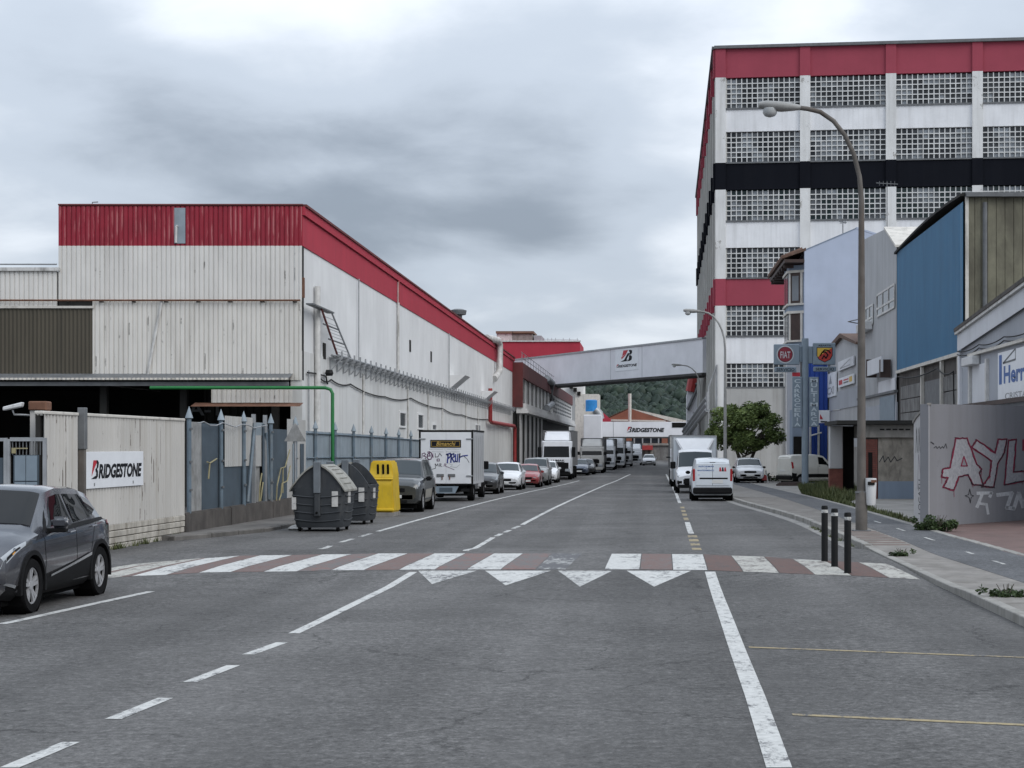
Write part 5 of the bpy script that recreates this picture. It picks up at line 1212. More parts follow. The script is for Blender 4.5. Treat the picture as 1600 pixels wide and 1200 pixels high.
# ------------------------------------------------------------------ service signs on a tall pole
sp_ = P(1258, 760)
PY = 96.0; pX = (1258 - VX) * PY / FPX
sn = thing('service_sign', 'tall grey pole with FIAT and shield service signs and vertical lettering boards', 'sign', (pX, PY, dip(PY) + .1))
w2 = lambda x, y, d=0: Wd(x, y, PY - d)
MB().tube([(pX, PY, dip(PY)), (pX, PY, HC + (VY - 529) * PY / FPX)], .20, 14).build('pole', M['sign_grey'], sn, smooth=40)
def board(x0, x1, y0, y1, nm, d=0.0, mat='sign_grey', bev=.03):
    a, b = w2(x0, y1), w2(x1, y0); return MB().box(a.x, b.x, PY - .16 - d, PY + .16, a.z, b.z).build(nm, M[mat], sn, bevel=bev)
bd1 = board(1209, 1249, 538, 570, 'sign_box'); bd1b = board(1210, 1244, 573.5, 581.5, 'strip_sign'); bd2 = board(1270, 1305, 536, 570, 'sign_box'); bd2b = board(1271, 1306, 573, 580.5, 'strip_sign')
board(1262, 1270, 541, 568, 'bracket', -.1); board(1249, 1253, 541, 566, 'bracket', -.1)
v1 = board(1238, 1253, 589, 668, 'vertical_board', 0); v2 = board(1264, 1279, 589, 667, 'vertical_board', 0)
dF = .166
fp = lambda a, b: Vector(((a - VX) * PY / FPX, PY - dF, HC + (VY - b) * PY / FPX))
fp2 = lambda a, b: Vector(((a - VX) * PY / FPX, PY - dF - .012, HC + (VY - b) * PY / FPX))
fp3 = lambda a, b: Vector(((a - VX) * PY / FPX, PY - dF - .02, HC + (VY - b) * PY / FPX))
def disc(cx, cy, rx, ry, f, n=28): return MB().add([f(cx + rx * math.cos(2*math.pi*i/n), cy + ry * math.sin(2*math.pi*i/n)) for i in range(n)], [tuple(range(n))])
disc(1226.5, 554, 13.5, 13.8, fp).build('badge_rim', M['badge_rim'], bd1, fix=False); disc(1226.5, 554, 11.8, 12, fp2).build('badge_black_ring', M['ink'], bd1, fix=False); disc(1226.5, 554, 11.0, 11.4, fp3).build('badge', M['badge_red'], bd1, fix=False)  # silver rim, thin black ring, red badge as concentric discs
fp4 = lambda a, b: Vector(((a - VX) * PY / FPX, PY - dF - .026, HC + (VY - b) * PY / FPX))
m = MB(); put_text(m, 'FIAT', fp4, 1219, 1234.5, 560, 549.5, .01); m.build('lettering', M['badge_rim'], bd1, fix=False)
m = MB(); put_text(m, 'SERVICIO', fp, 1213, 1241, 580, 575.5, .015); m.build('lettering', M['ink'], bd1b, fix=False)
m = MB(); put_text(m, 'SERVICIO', fp, 1274, 1303, 579, 574.8, .015); m.build('lettering', M['ink'], bd2b, fix=False)
sh_o = [(1275.5,543),(1300.5,543),(1300.5,556),(1297,562),(1288,566.5),(1279,562),(1275.5,556)]
MB().add([fp(*q) for q in sh_o], [tuple(range(7))]).build('shield_edge', M['ink'], bd2, fix=False)
ins_ = lambda pts, k=.92: [(1288 + (x-1288)*k, 554 + (y-554)*k) for x, y in pts]
q_ = ins_(sh_o); MB().add([fp2(*q) for q in q_], [tuple(range(7))]).build('shield_red', M['badge_scarlet'], bd2, fix=False)
MB().add([fp3(*q) for q in (q_[0], q_[1], (1277.0, 558), q_[6])], [(0,1,2,3)]).build('shield_yellow', M['badge_yellow'], bd2, fix=False)
m = MB(); m.ribbon([(1284,561),(1287,556),(1290,560),(1293,555),(1289,550),(1284,551),(1281,556),(1284,551),(1288,547),(1294,548),(1297,552)], 1.9, fp4); m.build('shield_emblem', M['ink'], bd2, fix=False)
m = MB(); put_text(m, 'ABARTH', fp, 1278, 1298, 541.5, 539, .01); m.build('lettering', M['ink'], bd2, fix=False)
for word, bx, par, y0, y1 in (('CARROCERIA', 1245.5, v1, 592, 667), ('MULTIMARCA', 1271.5, v2, 591, 666)):
    n = len(word); h = (y1 - y0) / n; m = MB()
    for i, ch in enumerate(word):
        w_ = 1.0 if ch == 'I' else (5.6 if ch == 'M' else 4.7)
        put_text(m, ch, fp, bx - w_, bx + w_, y0 + (i+1)*h - .9, y0 + i*h + .6, .02)
    m.build('lettering', M['letter_pale'], par, fix=False)
board(1238, 1250, 582, 588, 'junction_box', -.1, 'ink_red', .0)
# hanging small sign behind
hs = thing('hanging_sign', 'small white hanging sign with a red emblem by the shop canopy', 'sign', (11.4, 103, 4))
MB().box((1279-VX)*103/FPX, (1296-VX)*103/FPX, 102.9, 103.05, HC+(VY-661)*103/FPX, HC+(VY-641)*103/FPX).build('board', M['white_sign'], hs)
MB().prism([Wd(1281,655,102.88), Wd(1286,655,102.88), Wd(1281.5,647,102.88)], (0,-.01,0)).build('emblem', M['ink_red'], hs)
MB().box((1282-VX)*103/FPX, (1292-VX)*103/FPX, 102.87, 102.9, HC+(VY-660)*103/FPX, HC+(VY-658)*103/FPX).build('lettering', M['ink'], hs)
MB().tube([(11.55,103,HC+(VY-641)*103/FPX), (12.2,103,HC+(VY-640)*103/FPX)], .04, 6).build('arm', M['white_pipe'], hs)
# roof aerials
for x, yb, yt, Y, lab in ((1386, 364, 285, 113, 'tall crossbar aerial on the lilac house roof'), (1317, 366, 345, 116, 'short thin aerial by the ridge of the lilac house')):
    t = thing('roof_aerial', lab, 'aerial', Wd(x, yb + 6, Y))
    MB().tube([Wd(x, yb + 14, Y), Wd(x, yt, Y)], .035, 5).build('mast', M['steel_dark'], t); s_ = 17 if x == 1386 else 6
    MB().tube([Wd(x - s_, yt + 1, Y), Wd(x + s_, yt + 3, Y)], .03, 5).build('boom', M['steel_dark'], t)
    for k in range(5): MB().tube([Wd(x - s_*.7 + k*s_*.35, yt - 2, Y), Wd(x - s_*.7 + k*s_*.35, yt + 5, Y)], .018, 4).build('element', M['steel_dark'], t)
# ------------------------------------------------------------------ vegetation and hill
def leaf_cloud(clumps, n, size, rnd, flat=.6):
    m = MB(); tot = sum(c[3] ** 2 for c in clumps)
    for cx, cy, cz, r in clumps:
        for _ in range(int(n * r * r / tot)):
            d = Vector((rnd.gauss(0,1), rnd.gauss(0,1), rnd.gauss(0,1))).normalized() * r * (rnd.random() ** .33)
            p = Vector((cx, cy, cz)) + Vector((d.x, d.y, d.z * flat)); s = size * rnd.uniform(.6, 1.35)
            a = Vector((rnd.gauss(0,1), rnd.gauss(0,1), rnd.gauss(0,.5))).normalized(); b = a.cross(Vector((rnd.gauss(0,1), rnd.gauss(0,1), rnd.gauss(0,1)))).normalized()
            m.add([p - a*s, p - b*s*.42 + a*s*.1, p + a*s, p + b*s*.42 + a*s*.1], [(0,1,2,3)])
    return m
rt = random.Random(11)
tx, ty = 6.85, 115.0; tg = dip(ty) + .1
tree = thing('plane_tree', 'round leafy green tree in front of the factory tower', 'tree', (tx, ty, tg))
tk = MB()
tk.tube([(tx-.25, ty, tg), (tx-.3, ty, tg+1.3), (tx-.7, ty+.1, tg+2.4), (tx-1.3, ty, tg+3.6)], [.17, .14, .1, .05], 8)
tk.tube([(tx+.3, ty+.1, tg), (tx+.32, ty, tg+1.4), (tx+.8, ty, tg+2.5), (tx+1.4, ty-.1, tg+3.7)], [.15, .12, .1, .04], 8)
for i in range(14):
    a = rt.uniform(0, 6.28); l = rt.uniform(1.0, 2.1); z = rt.uniform(1.7, 2.9)
    tk.tube([(tx + rt.uniform(-.4,.4), ty, tg+z), (tx + math.cos(a)*l*.6, ty + math.sin(a)*l*.6, tg+z+.6), (tx + math.cos(a)*l, ty + math.sin(a)*l, tg+z+1.6)], [.06, .045, .015], 5)
tk.build('trunk', M['bark'], tree, smooth=50)
cl = []
for i in range(70):
    a = rt.uniform(0, 6.28); q = rt.random() ** .5 * 2.45; z = rt.uniform(-1.35, 1.35)
    q *= math.sqrt(max(.12, 1 - (z / 1.75) ** 2)) * 1.05
    cl.append((tx + math.cos(a)*q, ty + math.sin(a)*q, tg + 3.75 + z, rt.uniform(.38, .72)))
leaf_cloud(cl, 17000, .115, rt, .8).build('crown', M['leaf'], tree, fix=False)
def shrub(x, y, z, r, n, label, size=.05):
    t = thing('shrub', label, 'shrub', (x, y, z))
    c = [(x + rt.gauss(0, r)*.7, y + rt.uniform(-r, r)*.5, z + r*.15 + rt.uniform(0, r*.55)*rt.random(), r*rt.uniform(.22, .42)) for _ in range(16)]
    leaf_cloud(c, n, size, rt, .9).build('foliage', M['leaf_dark'], t, fix=False)
    s_ = MB()
    for k in range(6): s_.tube([(x, y, z - .02), (x + rt.uniform(-r, r)*.6, y + rt.uniform(-r, r)*.4, z + r*.9)], [.012, .004], 4)
    s_.build('stem', M['bark'], t)
q = P(1467, 838); shrub(q.x, q.y + .3, .11, .42, 1500, 'low dark weed bush growing at the foot of the graffiti wall')
q = P(1425, 883); shrub(q.x, q.y + 1.2, .08, .16, 350, 'tiny weed tuft at the dropped kerb by the tactile tiles', .03)
q = P(1572, 945); shrub(q.x, q.y, .08, .22, 450, 'small weed clump on the pavement corner across the red crossing end', .035)
def grass_patch(pts, n, h, label):
    m = MB(); xs = [p[0] for p in pts]; ys = [p[1] for p in pts]; k = 0
    def inside(x, y):
        c = False; j = len(pts) - 1
        for i in range(len(pts)):
            if (pts[i][1] > y) != (pts[j][1] > y) and x < (pts[j][0]-pts[i][0])*(y-pts[i][1])/(pts[j][1]-pts[i][1]) + pts[i][0]: c = not c
            j = i
        return c
    while k < n:
        x, y = rt.uniform(min(xs), max(xs)), rt.uniform(min(ys), max(ys))
        if not inside(x, y): continue
        k += 1; hh = h * rt.uniform(.35, 1.3) * (.5 + mnoise.noise(Vector((x*.9, y*.5, 0))) + .5); a = rt.uniform(0, 6.28); w_ = .022
        g = dip(y) + .1; lx, ly = math.cos(a)*hh*.5, math.sin(a)*hh*.5
        m.add([(x - w_*math.sin(a), y + w_*math.cos(a), g), (x + w_*math.sin(a), y - w_*math.cos(a), g), (x + lx, y + ly, g + hh)], [(0,1,2)])
    return m.build('grass', M['grass'], kind='stuff', label=label, cat='grass', fix=False)
grass_patch([(6.9,60),(7.6,62),(9.6,72),(9.3,86),(7.9,86),(7.0,75)], 15000, .32, 'rough green grass bank beside the stone hut')
grass_patch([(6.88,43.9),(7.15,43.9),(7.2,60),(6.88,60)], 1600, .13, 'thin weeds along the cycle path edging')
MB().add([(6.9,60,dip(60)+.113),(7.6,62,dip(62)+.113),(9.6,72,dip(72)+.113),(9.3,86,dip(86)+.113),(7.9,86,dip(86)+.113),(7.0,75,dip(75)+.113)], [(0,1,2,3,4,5)]).build('soil_bed', M['dirt'], kind='structure')
# wooded hill behind everything
hm = MB(); nxh, nyh = 70, 26
def hillz(x, y):
    t = sm((y - 520) / 420); r_ = 36 * math.exp(-((x + 15) / 170) ** 2) + 22 * math.exp(-((x - 230) / 150) ** 2) + 18 * math.exp(-((x + 330) / 190) ** 2)
    return -1.5 + t * r_ * (1 + .12 * mnoise.noise(Vector((x * .02, y * .02, 0))))
for j in range(nyh + 1):
    for i in range(nxh + 1):
        x, y = -600 + 1200 * i / nxh, 500 + 620 * j / nyh; hm.v.append(Vector((x, y, hillz(x, y))))
hm.f = [(j*(nxh+1)+i, j*(nxh+1)+i+1, (j+1)*(nxh+1)+i+1, (j+1)*(nxh+1)+i) for j in range(nyh) for i in range(nxh)]
hm.build('hill', M['forest'], kind='structure', smooth=80)
wd = MB(); rw = random.Random(3)
for k in range(12500):
    if k < 9500: x, y = rw.uniform(-110, 75), rw.uniform(530, 960)
    else: x, y = rw.uniform(-420, 330), rw.uniform(560, 960)
    z = hillz(x, y); r_ = rw.uniform(1.2, 2.7) * (1 if k < 9500 else 1.6); nn = 6
    vs = []
    for ring, (rr_, hh) in enumerate(((.55, -.1), (1.0, .5), (.75, 1.1), (.25, 1.5))):
        for i in range(nn):
            a = 6.283 * (i + .5 * ring) / nn; f = rw.uniform(.65, 1.2); vs.append((x + math.cos(a)*r_*rr_*f, y + math.sin(a)*r_*rr_*f, z + r_*hh*rw.uniform(.85, 1.15)))
    wd.add(vs, [(g*nn+i, g*nn+(i+1)%nn, (g+1)*nn+(i+1)%nn, (g+1)*nn+i) for g in range(3) for i in range(nn)] + [tuple(range(3*nn, 4*nn))])
wd.build('forest', M['forest'], kind='stuff', label='dark green wooded hillside seen under the long bridge', cat='forest', fix=False, smooth=80)
wb = thing('barrier_board', 'small white and red trestle board beside the white car under the tree', 'barrier', (7.6, 108, dip(108)+.1))
for sg in (-1, 1): MB().tube([(7.62+sg*.28,108,dip(108)+.1),(7.62+sg*.12,108,dip(108)+.95)], .05, 6).build('leg', M['white_pipe'], wb)
MB().box(7.42,7.82,107.96,108.04,dip(108)+.3,dip(108)+.62).build('red_panel', M['red_pipe'], wb)
tp = thing('timber_pile', 'low pile of dark timbers on the yard by the sign pole', 'timber', (8.5, 98, dip(98)+.1))
for k in range(6): MB().box(7.6+.1*k,9.0+.12*k,97.4+k*.25,97.6+k*.25,dip(98)+.1,dip(98)+.22+.05*(k%3)).build('timber', M['wood_dark'], tp, bevel=.01)
shrub(8.4, 116, dip(116)+.1, .75, 900, 'dark bush behind the white car at the tower foot', .09)
lt_ = thing('litter', 'crumpled pale litter bag on the ground by the first waste container', 'litter', (-9.2, 41.6, 0))
qq = P(462, 828); m = MB(); m.lathe((qq.x, qq.y, qq.z), [(.16, 0), (.2, .04), (.12, .1), (.04, .13)], 9); m.build('bag', M['paper'] if 'paper' in M else M['white_litter'], lt_, smooth=60)
def weeds(x0, y0, x1, y1, n, h, label):
    m = MB()
    for k in range(n):
        t = rt.random(); x, y = x0 + (x1-x0)*t + rt.uniform(0, .12), y0 + (y1-y0)*t
        if mnoise.noise(Vector((x*1.3, y*1.3, 5))) < .05: continue
        hh = h*rt.uniform(.3, 1.2); a = rt.uniform(0, 6.28); g = gz(y, x); lx, ly = math.cos(a)*hh*.6, math.sin(a)*hh*.6
        m.add([(x-.012*math.sin(a), y+.012*math.cos(a), g), (x+.012*math.sin(a), y-.012*math.cos(a), g), (x+lx, y+ly, g+hh)], [(0,1,2)])
    return m.build('weeds', M['grass'], kind='stuff', label=label, cat='weeds', fix=False)
weeds(-11.02, 31, -10.82, 38.6, 700, .14, 'sparse weeds along the foot of the cream wall')
weeds(4.24, 34.6, 4.24, 44, 500, .07, 'thin weeds in the gutter joint beside the kerb')
# ------------------------------------------------------------------ vehicles
M['glass'] = glassm('car_glass', (.004,.005,.006), .01, .22)
M['glass_grey'] = glassm('windscreen_glass', (.030,.040,.045), .05)
M['trim'] = plain('black_car_trim', (.008,.008,.0085), .6, .25, 4, spec=.15, obj=True)
M['chrome'] = plain('chrome_trim', (.55,.56,.57), .25, .1, 3, metal=.8, obj=True)
M['alloy'] = plain('alloy_rim', (.50,.50,.51), .35, .15, 5, metal=.5, dirt=.2, obj=True)
M['rim_dark'] = plain('dark_rim', (.016,.016,.017), .55, .2, 4, spec=.2, obj=True)
M['steel_rim'] = plain('plain_steel_rim', (.25,.25,.26), .5, .2, 4, metal=.3, dirt=.3, obj=True)
M['headlamp'] = glassm('headlamp_lens', (.32,.34,.36), .06)
M['amber'] = plain('amber_lens', (.55,.25,.03), .2, .1, 3, obj=True)
M['taillamp'] = plain('red_tail_lens', (.30,.012,.015), .15, .15, 4, obj=True)
M['plate'] = plain('number_plate', (.62,.62,.60), .5, .08, 4, obj=True)
M['pt_grey'] = carpaint('graphite_car_paint', (.042,.044,.053), .25, .25, 1.0)
M['pt_white'] = carpaint('white_car_paint', (.70,.71,.73), .35)
M['pt_white2'] = carpaint('cool_white_van_paint', (.62,.66,.70), .4)
M['pt_cream'] = carpaint('old_white_van_paint', (.62,.61,.56), .45, coat=.3)
M['pt_dark'] = carpaint('dark_green_grey_paint', (.045,.050,.052), .35, .2)
M['pt_black'] = carpaint('black_car_paint', (.018,.019,.022), .3)
M['pt_red'] = carpaint('red_car_paint', (.26,.018,.022), .35)
M['pt_silver'] = carpaint('silver_car_paint', (.26,.265,.265), .35, .3)
M['pt_beige'] = carpaint('beige_lower_paint', (.30,.285,.245), .45, coat=.2)
M['pt_blue'] = carpaint('dark_blue_paint', (.03,.045,.08), .35)
M['pt_lorry'] = carpaint('pale_grey_lorry_paint', (.50,.49,.46), .45, coat=.3)
M['curtain'] = plain('grey_curtain_side', (.16,.16,.165), .7, .2, .8, dirt=.4, obj=True)
M['curtain_b'] = plain('blue_grey_curtain', (.15,.175,.22), .7, .2, .8, dirt=.3, obj=True)
M['under'] = plain('sooty_underbody', (.006,.006,.006), .9, .3, 4, spec=.05, obj=True)
HATCH = [(0,.36,.60,.68,.80,.58),(.10,.24,.71,.80,.93,.72),(.38,.20,.84,.92,.985,.80),(.85,.20,.93,1.0,1,.83),(1.12,.20,.97,1.05,1,.85),(1.85,.20,.98,-.06,1,.70),(2.3,.20,.995,0,1,.70),(3.1,.20,1.03,-.03,1,.69),(3.62,.22,1.06,-.11,.985,.66),(3.93,.28,1.04,1.14,.95,.74),(4.06,.34,.85,.96,.90,.74),(4.10,.40,.70,.78,.84,.7)]
VAN = [(0,.40,.66,.74,.80,.60),(.10,.28,.78,.86,.93,.74),(.36,.22,.92,1.0,.985,.82),(.80,.22,1.03,1.12,1,.86),(.98,.22,1.06,1.16,1,.87),(1.62,.22,1.08,-.07,1,.80),(2.05,.22,1.10,0,1,.80),(3.0,.22,1.10,0,1,.80),(3.8,.22,1.10,-.02,1,.79),(3.98,.25,1.10,-.05,.985,.78),(4.06,.34,1.08,-.16,.95,.76)]
SUV = [(0,.42,.78,.84,.84,.70),(.08,.30,.86,.94,.94,.80),(.35,.28,.98,1.06,.985,.86),(.9,.28,1.02,1.10,1,.87),(1.15,.28,1.05,1.13,1,.88),(1.68,.28,1.06,-.05,1,.76),(2.1,.28,1.07,0,1,.76),(3.4,.28,1.08,0,1,.75),(3.85,.28,1.08,-.04,.99,.74),(4.08,.32,1.05,1.18,.97,.82),(4.16,.40,.90,1.0,.93,.82)]
class Car:
    def __init__(s, name, label, cat, prof, L_, W_, H_, paint, wheels=(.80, 3.34), rw=.325, rim='alloy', glass='glass', group='parked vehicles'):
        s.t = thing(name, label, cat, (0,0,0), group); s.W = W_ / 2; s.H = H_; k = L_ / prof[-1][0]; s.L = L_; s.k = k
        s.st = []
        for y, zb, zs, zt, ws, wt in prof:
            hs = H_ / 1.57 if prof is HATCH else H_ / 1.72 if prof is VAN else H_ / 1.68
            zt_ = H_ + zt if zt <= 0 else zt * hs
            s.st.append((y*k - L_/2, zb, zs*hs, zt_, ws*s.W, wt*s.W))
        s.wy = [q*k - L_/2 for q in wheels]; s.rw = rw; s.paint = paint; s.glass = M[glass]
        s.body(); s.mkwheels(rim)
    def sec(s, a):
        y, zb, zs, zt, ws, wt = a
        return [(0, zb), (ws*.86, zb), (ws*.975, zb+.10), (ws, zb+(zs-zb)*.55), (ws*.985, zs-.07), (ws*.955, zs), (wt, zt-.035), (wt*.80, zt), (0, zt+.025)]
    def at(s, y, v):
        st = s.st; y = max(st[0][0], min(st[-1][0], y))
        for a, b in zip(st, st[1:]):
            if a[0] <= y <= b[0] + 1e-9:
                t = (y - a[0]) / (b[0] - a[0]); c = tuple(p + (q - p) * t for p, q in zip(a, b)); break
        sg = 1
        if v > 8: v = 16 - v; sg = -1
        S_ = s.sec(c); i = min(int(v), 7); f = v - i
        return Vector((sg * (S_[i][0] + (S_[i+1][0]-S_[i][0])*f), y, S_[i][1] + (S_[i+1][1]-S_[i][1])*f))
    def body(s):
        m = MB(); rows = []
        ys = []
        for a, b in zip(s.st, s.st[1:]):
            n = max(1, int((b[0]-a[0]) / .3)); ys += [a[0] + (b[0]-a[0])*i/n for i in range(n)]
        ys.append(s.st[-1][0]); vs = list(range(0, 16))
        for y in ys:
            for v in vs: m.v.append(s.at(y, v if v <= 8 else v))
        n = 16
        for j in range(len(ys)-1):
            for i in range(n): m.f.append((j*n+i, j*n+(i+1)%n, (j+1)*n+(i+1)%n, (j+1)*n+i))
        m.f += [tuple(range(n))[::-1], tuple(range((len(ys)-1)*n, len(ys)*n))]
        o = m.build('body', s.paint, s.t, smooth=0)
        cut = MB()
        for y in s.wy:
            for sg in (-1, 1):
                x0, x1 = sorted((sg*(s.W-.30), sg*(s.W+.2))); cut.lathe((x0, y, s.rw), [(s.rw+.055, 0), (s.rw+.055, x1-x0)], 22, 'x')
        co = cut.build('cut', M['trim'], s.t); md = o.modifiers.new('b', 'BOOLEAN'); md.object = co; md.operation = 'DIFFERENCE'; md.solver = 'EXACT'
        dg = bpy.context.evaluated_depsgraph_get(); me = bpy.data.meshes.new_from_object(o.evaluated_get(dg)); o.modifiers.clear()
        me.materials.clear(); me.materials.append(s.paint); o.data = me
        for p in me.polygons: p.use_smooth = True; p.material_index = 0
        me.set_sharp_from_angle(angle=R(28)); bpy.data.objects.remove(co); s.b = o
        for y in s.wy:
            for sg in (-1, 1):
                m = MB(); x0, x1 = sorted((sg*(s.W-.29), sg*(s.W-.02))); r_ = s.rw + .05; n = 20; vs = []
                for x in (x0, x1):
                    for k in range(n): vs.append((x, y + r_*math.cos(6.2832*k/n), s.rw + r_*math.sin(6.2832*k/n)))
                inn = 0 if sg > 0 else n
                m.add(vs, [(k, (k+1)%n, n+(k+1)%n, n+k) for k in range(n)] + [tuple(range(inn, inn+n))]); m.build('wheel_arch', M['under'], s.t)
        MB().box(-s.W*.8, s.W*.8, -s.L/2+.25, s.L/2-.25, .13, .30).build('underbody', M['under'], s.t)
    def patch(s, nm, c, mat, off=.006, nu=8, nv=3, both=True, par=None):
        """c: four (y, v) corners, bottom-front, bottom-rear, top-rear, top-front"""
        out_ = []
        for side in ((0, 1) if both else (0,)):
            m = MB()
            for j in range(nv+1):
                for i in range(nu+1):
                    a, b = i/nu, j/nv
                    y = (c[0][0]*(1-a)+c[1][0]*a)*(1-b) + (c[3][0]*(1-a)+c[2][0]*a)*b
                    v = (c[0][1]*(1-a)+c[1][1]*a)*(1-b) + (c[3][1]*(1-a)+c[2][1]*a)*b
                    q = lambda yy, vv: s.at(yy, vv)
                    d = (q(y+.01, v) - q(y-.01, v)).cross(q(y, min(15.9, v+.02)) - q(y, max(.05, v-.02)))
                    p = q(y, v)
                    if d.length > 1e-9:
                        d.normalize()
                        if d.dot(p - Vector((0, p.y, .8))) < 0: d = -d
                        p = p + d * off
                    if side: p = Vector((-p.x, p.y, p.z))
                    m.v.append(p)
            m.f = [(j*(nu+1)+i, j*(nu+1)+i+1, (j+1)*(nu+1)+i+1, (j+1)*(nu+1)+i) for j in range(nv) for i in range(nu)]
            out_.append(m.build(nm, mat, par or s.t, smooth=60))
        return out_
    def Y(s, y): return y * s.k - s.L/2
    def screen(s, y0, y1, nm='windscreen', v0=6.18, mat=None):
        a, b = s.Y(y0), s.Y(y1); s.patch(nm, [(a, v0), (b, v0), (b, 16-v0), (a, 16-v0)], mat or s.glass, .008, 6, 12, False)
    def windows(s, q):
        for c in q: s.patch('side_window', [(s.Y(y), v) for y, v in c], s.glass)
    def seam(s, ya, yb, v0, v1):
        s.patch('door_seam', [(s.Y(ya)-.006, v0), (s.Y(ya)+.006, v0), (s.Y(yb)+.006, v1), (s.Y(yb)-.006, v1)], M['under'], .003, 1, 8)
    def mkwheels(s, rim):
        for y in s.wy:
            for sg in (-1, 1): wheel(s.t, sg*(s.W-.10), y, s.rw, .20, rim, sg)
    def front(s, x0, x1, z0, z1, nm, mat, y=0, th=.03, bev=.01, par=None):
        return MB().box(x0, x1, -s.L/2 + y - th, -s.L/2 + y + .12, z0, z1).build(nm, mat, par or s.t, bevel=bev)
    def rear(s, x0, x1, z0, z1, nm, mat, y=0, th=.02, bev=.008, par=None):
        return MB().box(x0, x1, s.L/2 + y - .12, s.L/2 + y + th, z0, z1).build(nm, mat, par or s.t, bevel=bev)
    def mirrors(s, y, z, mat):
        for sg in (-1, 1):
            x = sg * (s.W * .97)
            m = MB(); m.box(min(x, x+sg*.2), max(x, x+sg*.2), s.Y(y)-.05, s.Y(y)+.09, z, z+.14); m.build('wing_mirror', mat, s.t, bevel=.035, seg=2, smooth=50)
    def place(s, x, y, rot=0, z=None):
        s.t.location = (x, y, gz(y, x) if z is None else z); s.t.rotation_euler = (0, 0, rot); return s.t
def wheel(root, x, y, r_, wd, rim, sg, spokes=5, zc_=None):
    zc_ = r_ if zc_ is None else zc_
    a = x - wd/2 if sg > 0 else x + wd/2
    o_ = a + sg*wd
    hb = MB().lathe((o_ - sg*.09, y, zc_), [(r_*.64, -.02), (r_*.64, .02)], 18, 'x').build('wheel', M['rim_dark'], root, smooth=40)
    prof = [(r_*.66, 0), (r_*.95, .0), (r_, .03), (r_, wd-.03), (r_*.95, wd), (r_*.68, wd-.005), (r_*.66, wd-.06)]
    prof = [(p, sg*q) for p, q in prof]
    MB().lathe((a, y, zc_), prof, 28, 'x').build('tyre', M['rubber'], hb, smooth=40) if False else None
    m = MB(); n = 28; vs = []
    for p, q in prof:
        for k in range(n): vs.append((a + q, y + p*math.cos(6.2832*k/n), zc_ + p*math.sin(6.2832*k/n)))
    m.add(vs, [(i*n+k, i*n+(k+1)%n, (i+1)*n+(k+1)%n, (i+1)*n+k) for i in range(len(prof)-1) for k in range(n)]); m.build('tyre', M['rubber'], hb, smooth=40)
    rm_ = MB(); xf = o_ - sg*.035
    if rim == 'steel_rim':
        rm_.lathe((o_ - sg*.06, y, zc_), [(r_*.62, 0), (r_*.40, sg*.03), (r_*.2, sg*.035), (.03, sg*.04)], 18, 'x')
    else:
        for k in range(spokes):
            for dd in (-.17, .17):
                an = 6.2832*k/spokes + .3; p0 = (math.cos(an+dd*1.6)*r_*.14, math.sin(an+dd*1.6)*r_*.14); p1 = (math.cos(an+dd)*r_*.65, math.sin(an+dd)*r_*.65)
                tn = (-math.sin(an)*.018, math.cos(an)*.018)
                pts = [(xf+sg*.0, y+p0[0]-tn[0], zc_+p0[1]-tn[1]), (xf, y+p0[0]+tn[0], zc_+p0[1]+tn[1]), (xf+sg*.012, y+p1[0]+tn[0]*1.5, zc_+p1[1]+tn[1]*1.5), (xf+sg*.012, y+p1[0]-tn[0]*1.5, zc_+p1[1]-tn[1]*1.5)]
                rm_.prism(pts, (-sg*.03, 0, 0))
        rm_.lathe((xf - sg*.03, y, zc_), [(r_*.18, 0), (r_*.18, sg*.04), (r_*.08, sg*.045)], 12, 'x')
        n = 28; vs = []
        for p, q in ((r_*.62, 0), (r_*.67, 0), (r_*.67, sg*.03), (r_*.62, sg*.03)):
            for k in range(n): vs.append((xf - sg*.015 + q, y + p*math.cos(6.2832*k/n), zc_ + p*math.sin(6.2832*k/n)))
        rm_.add(vs, [(i*n+k, i*n+(k+1)%n, ((i+1)%4)*n+(k+1)%n, ((i+1)%4)*n+k) for i in range(4) for k in range(n)])
    rm_.build('rim', M[rim], hb)
    return hb
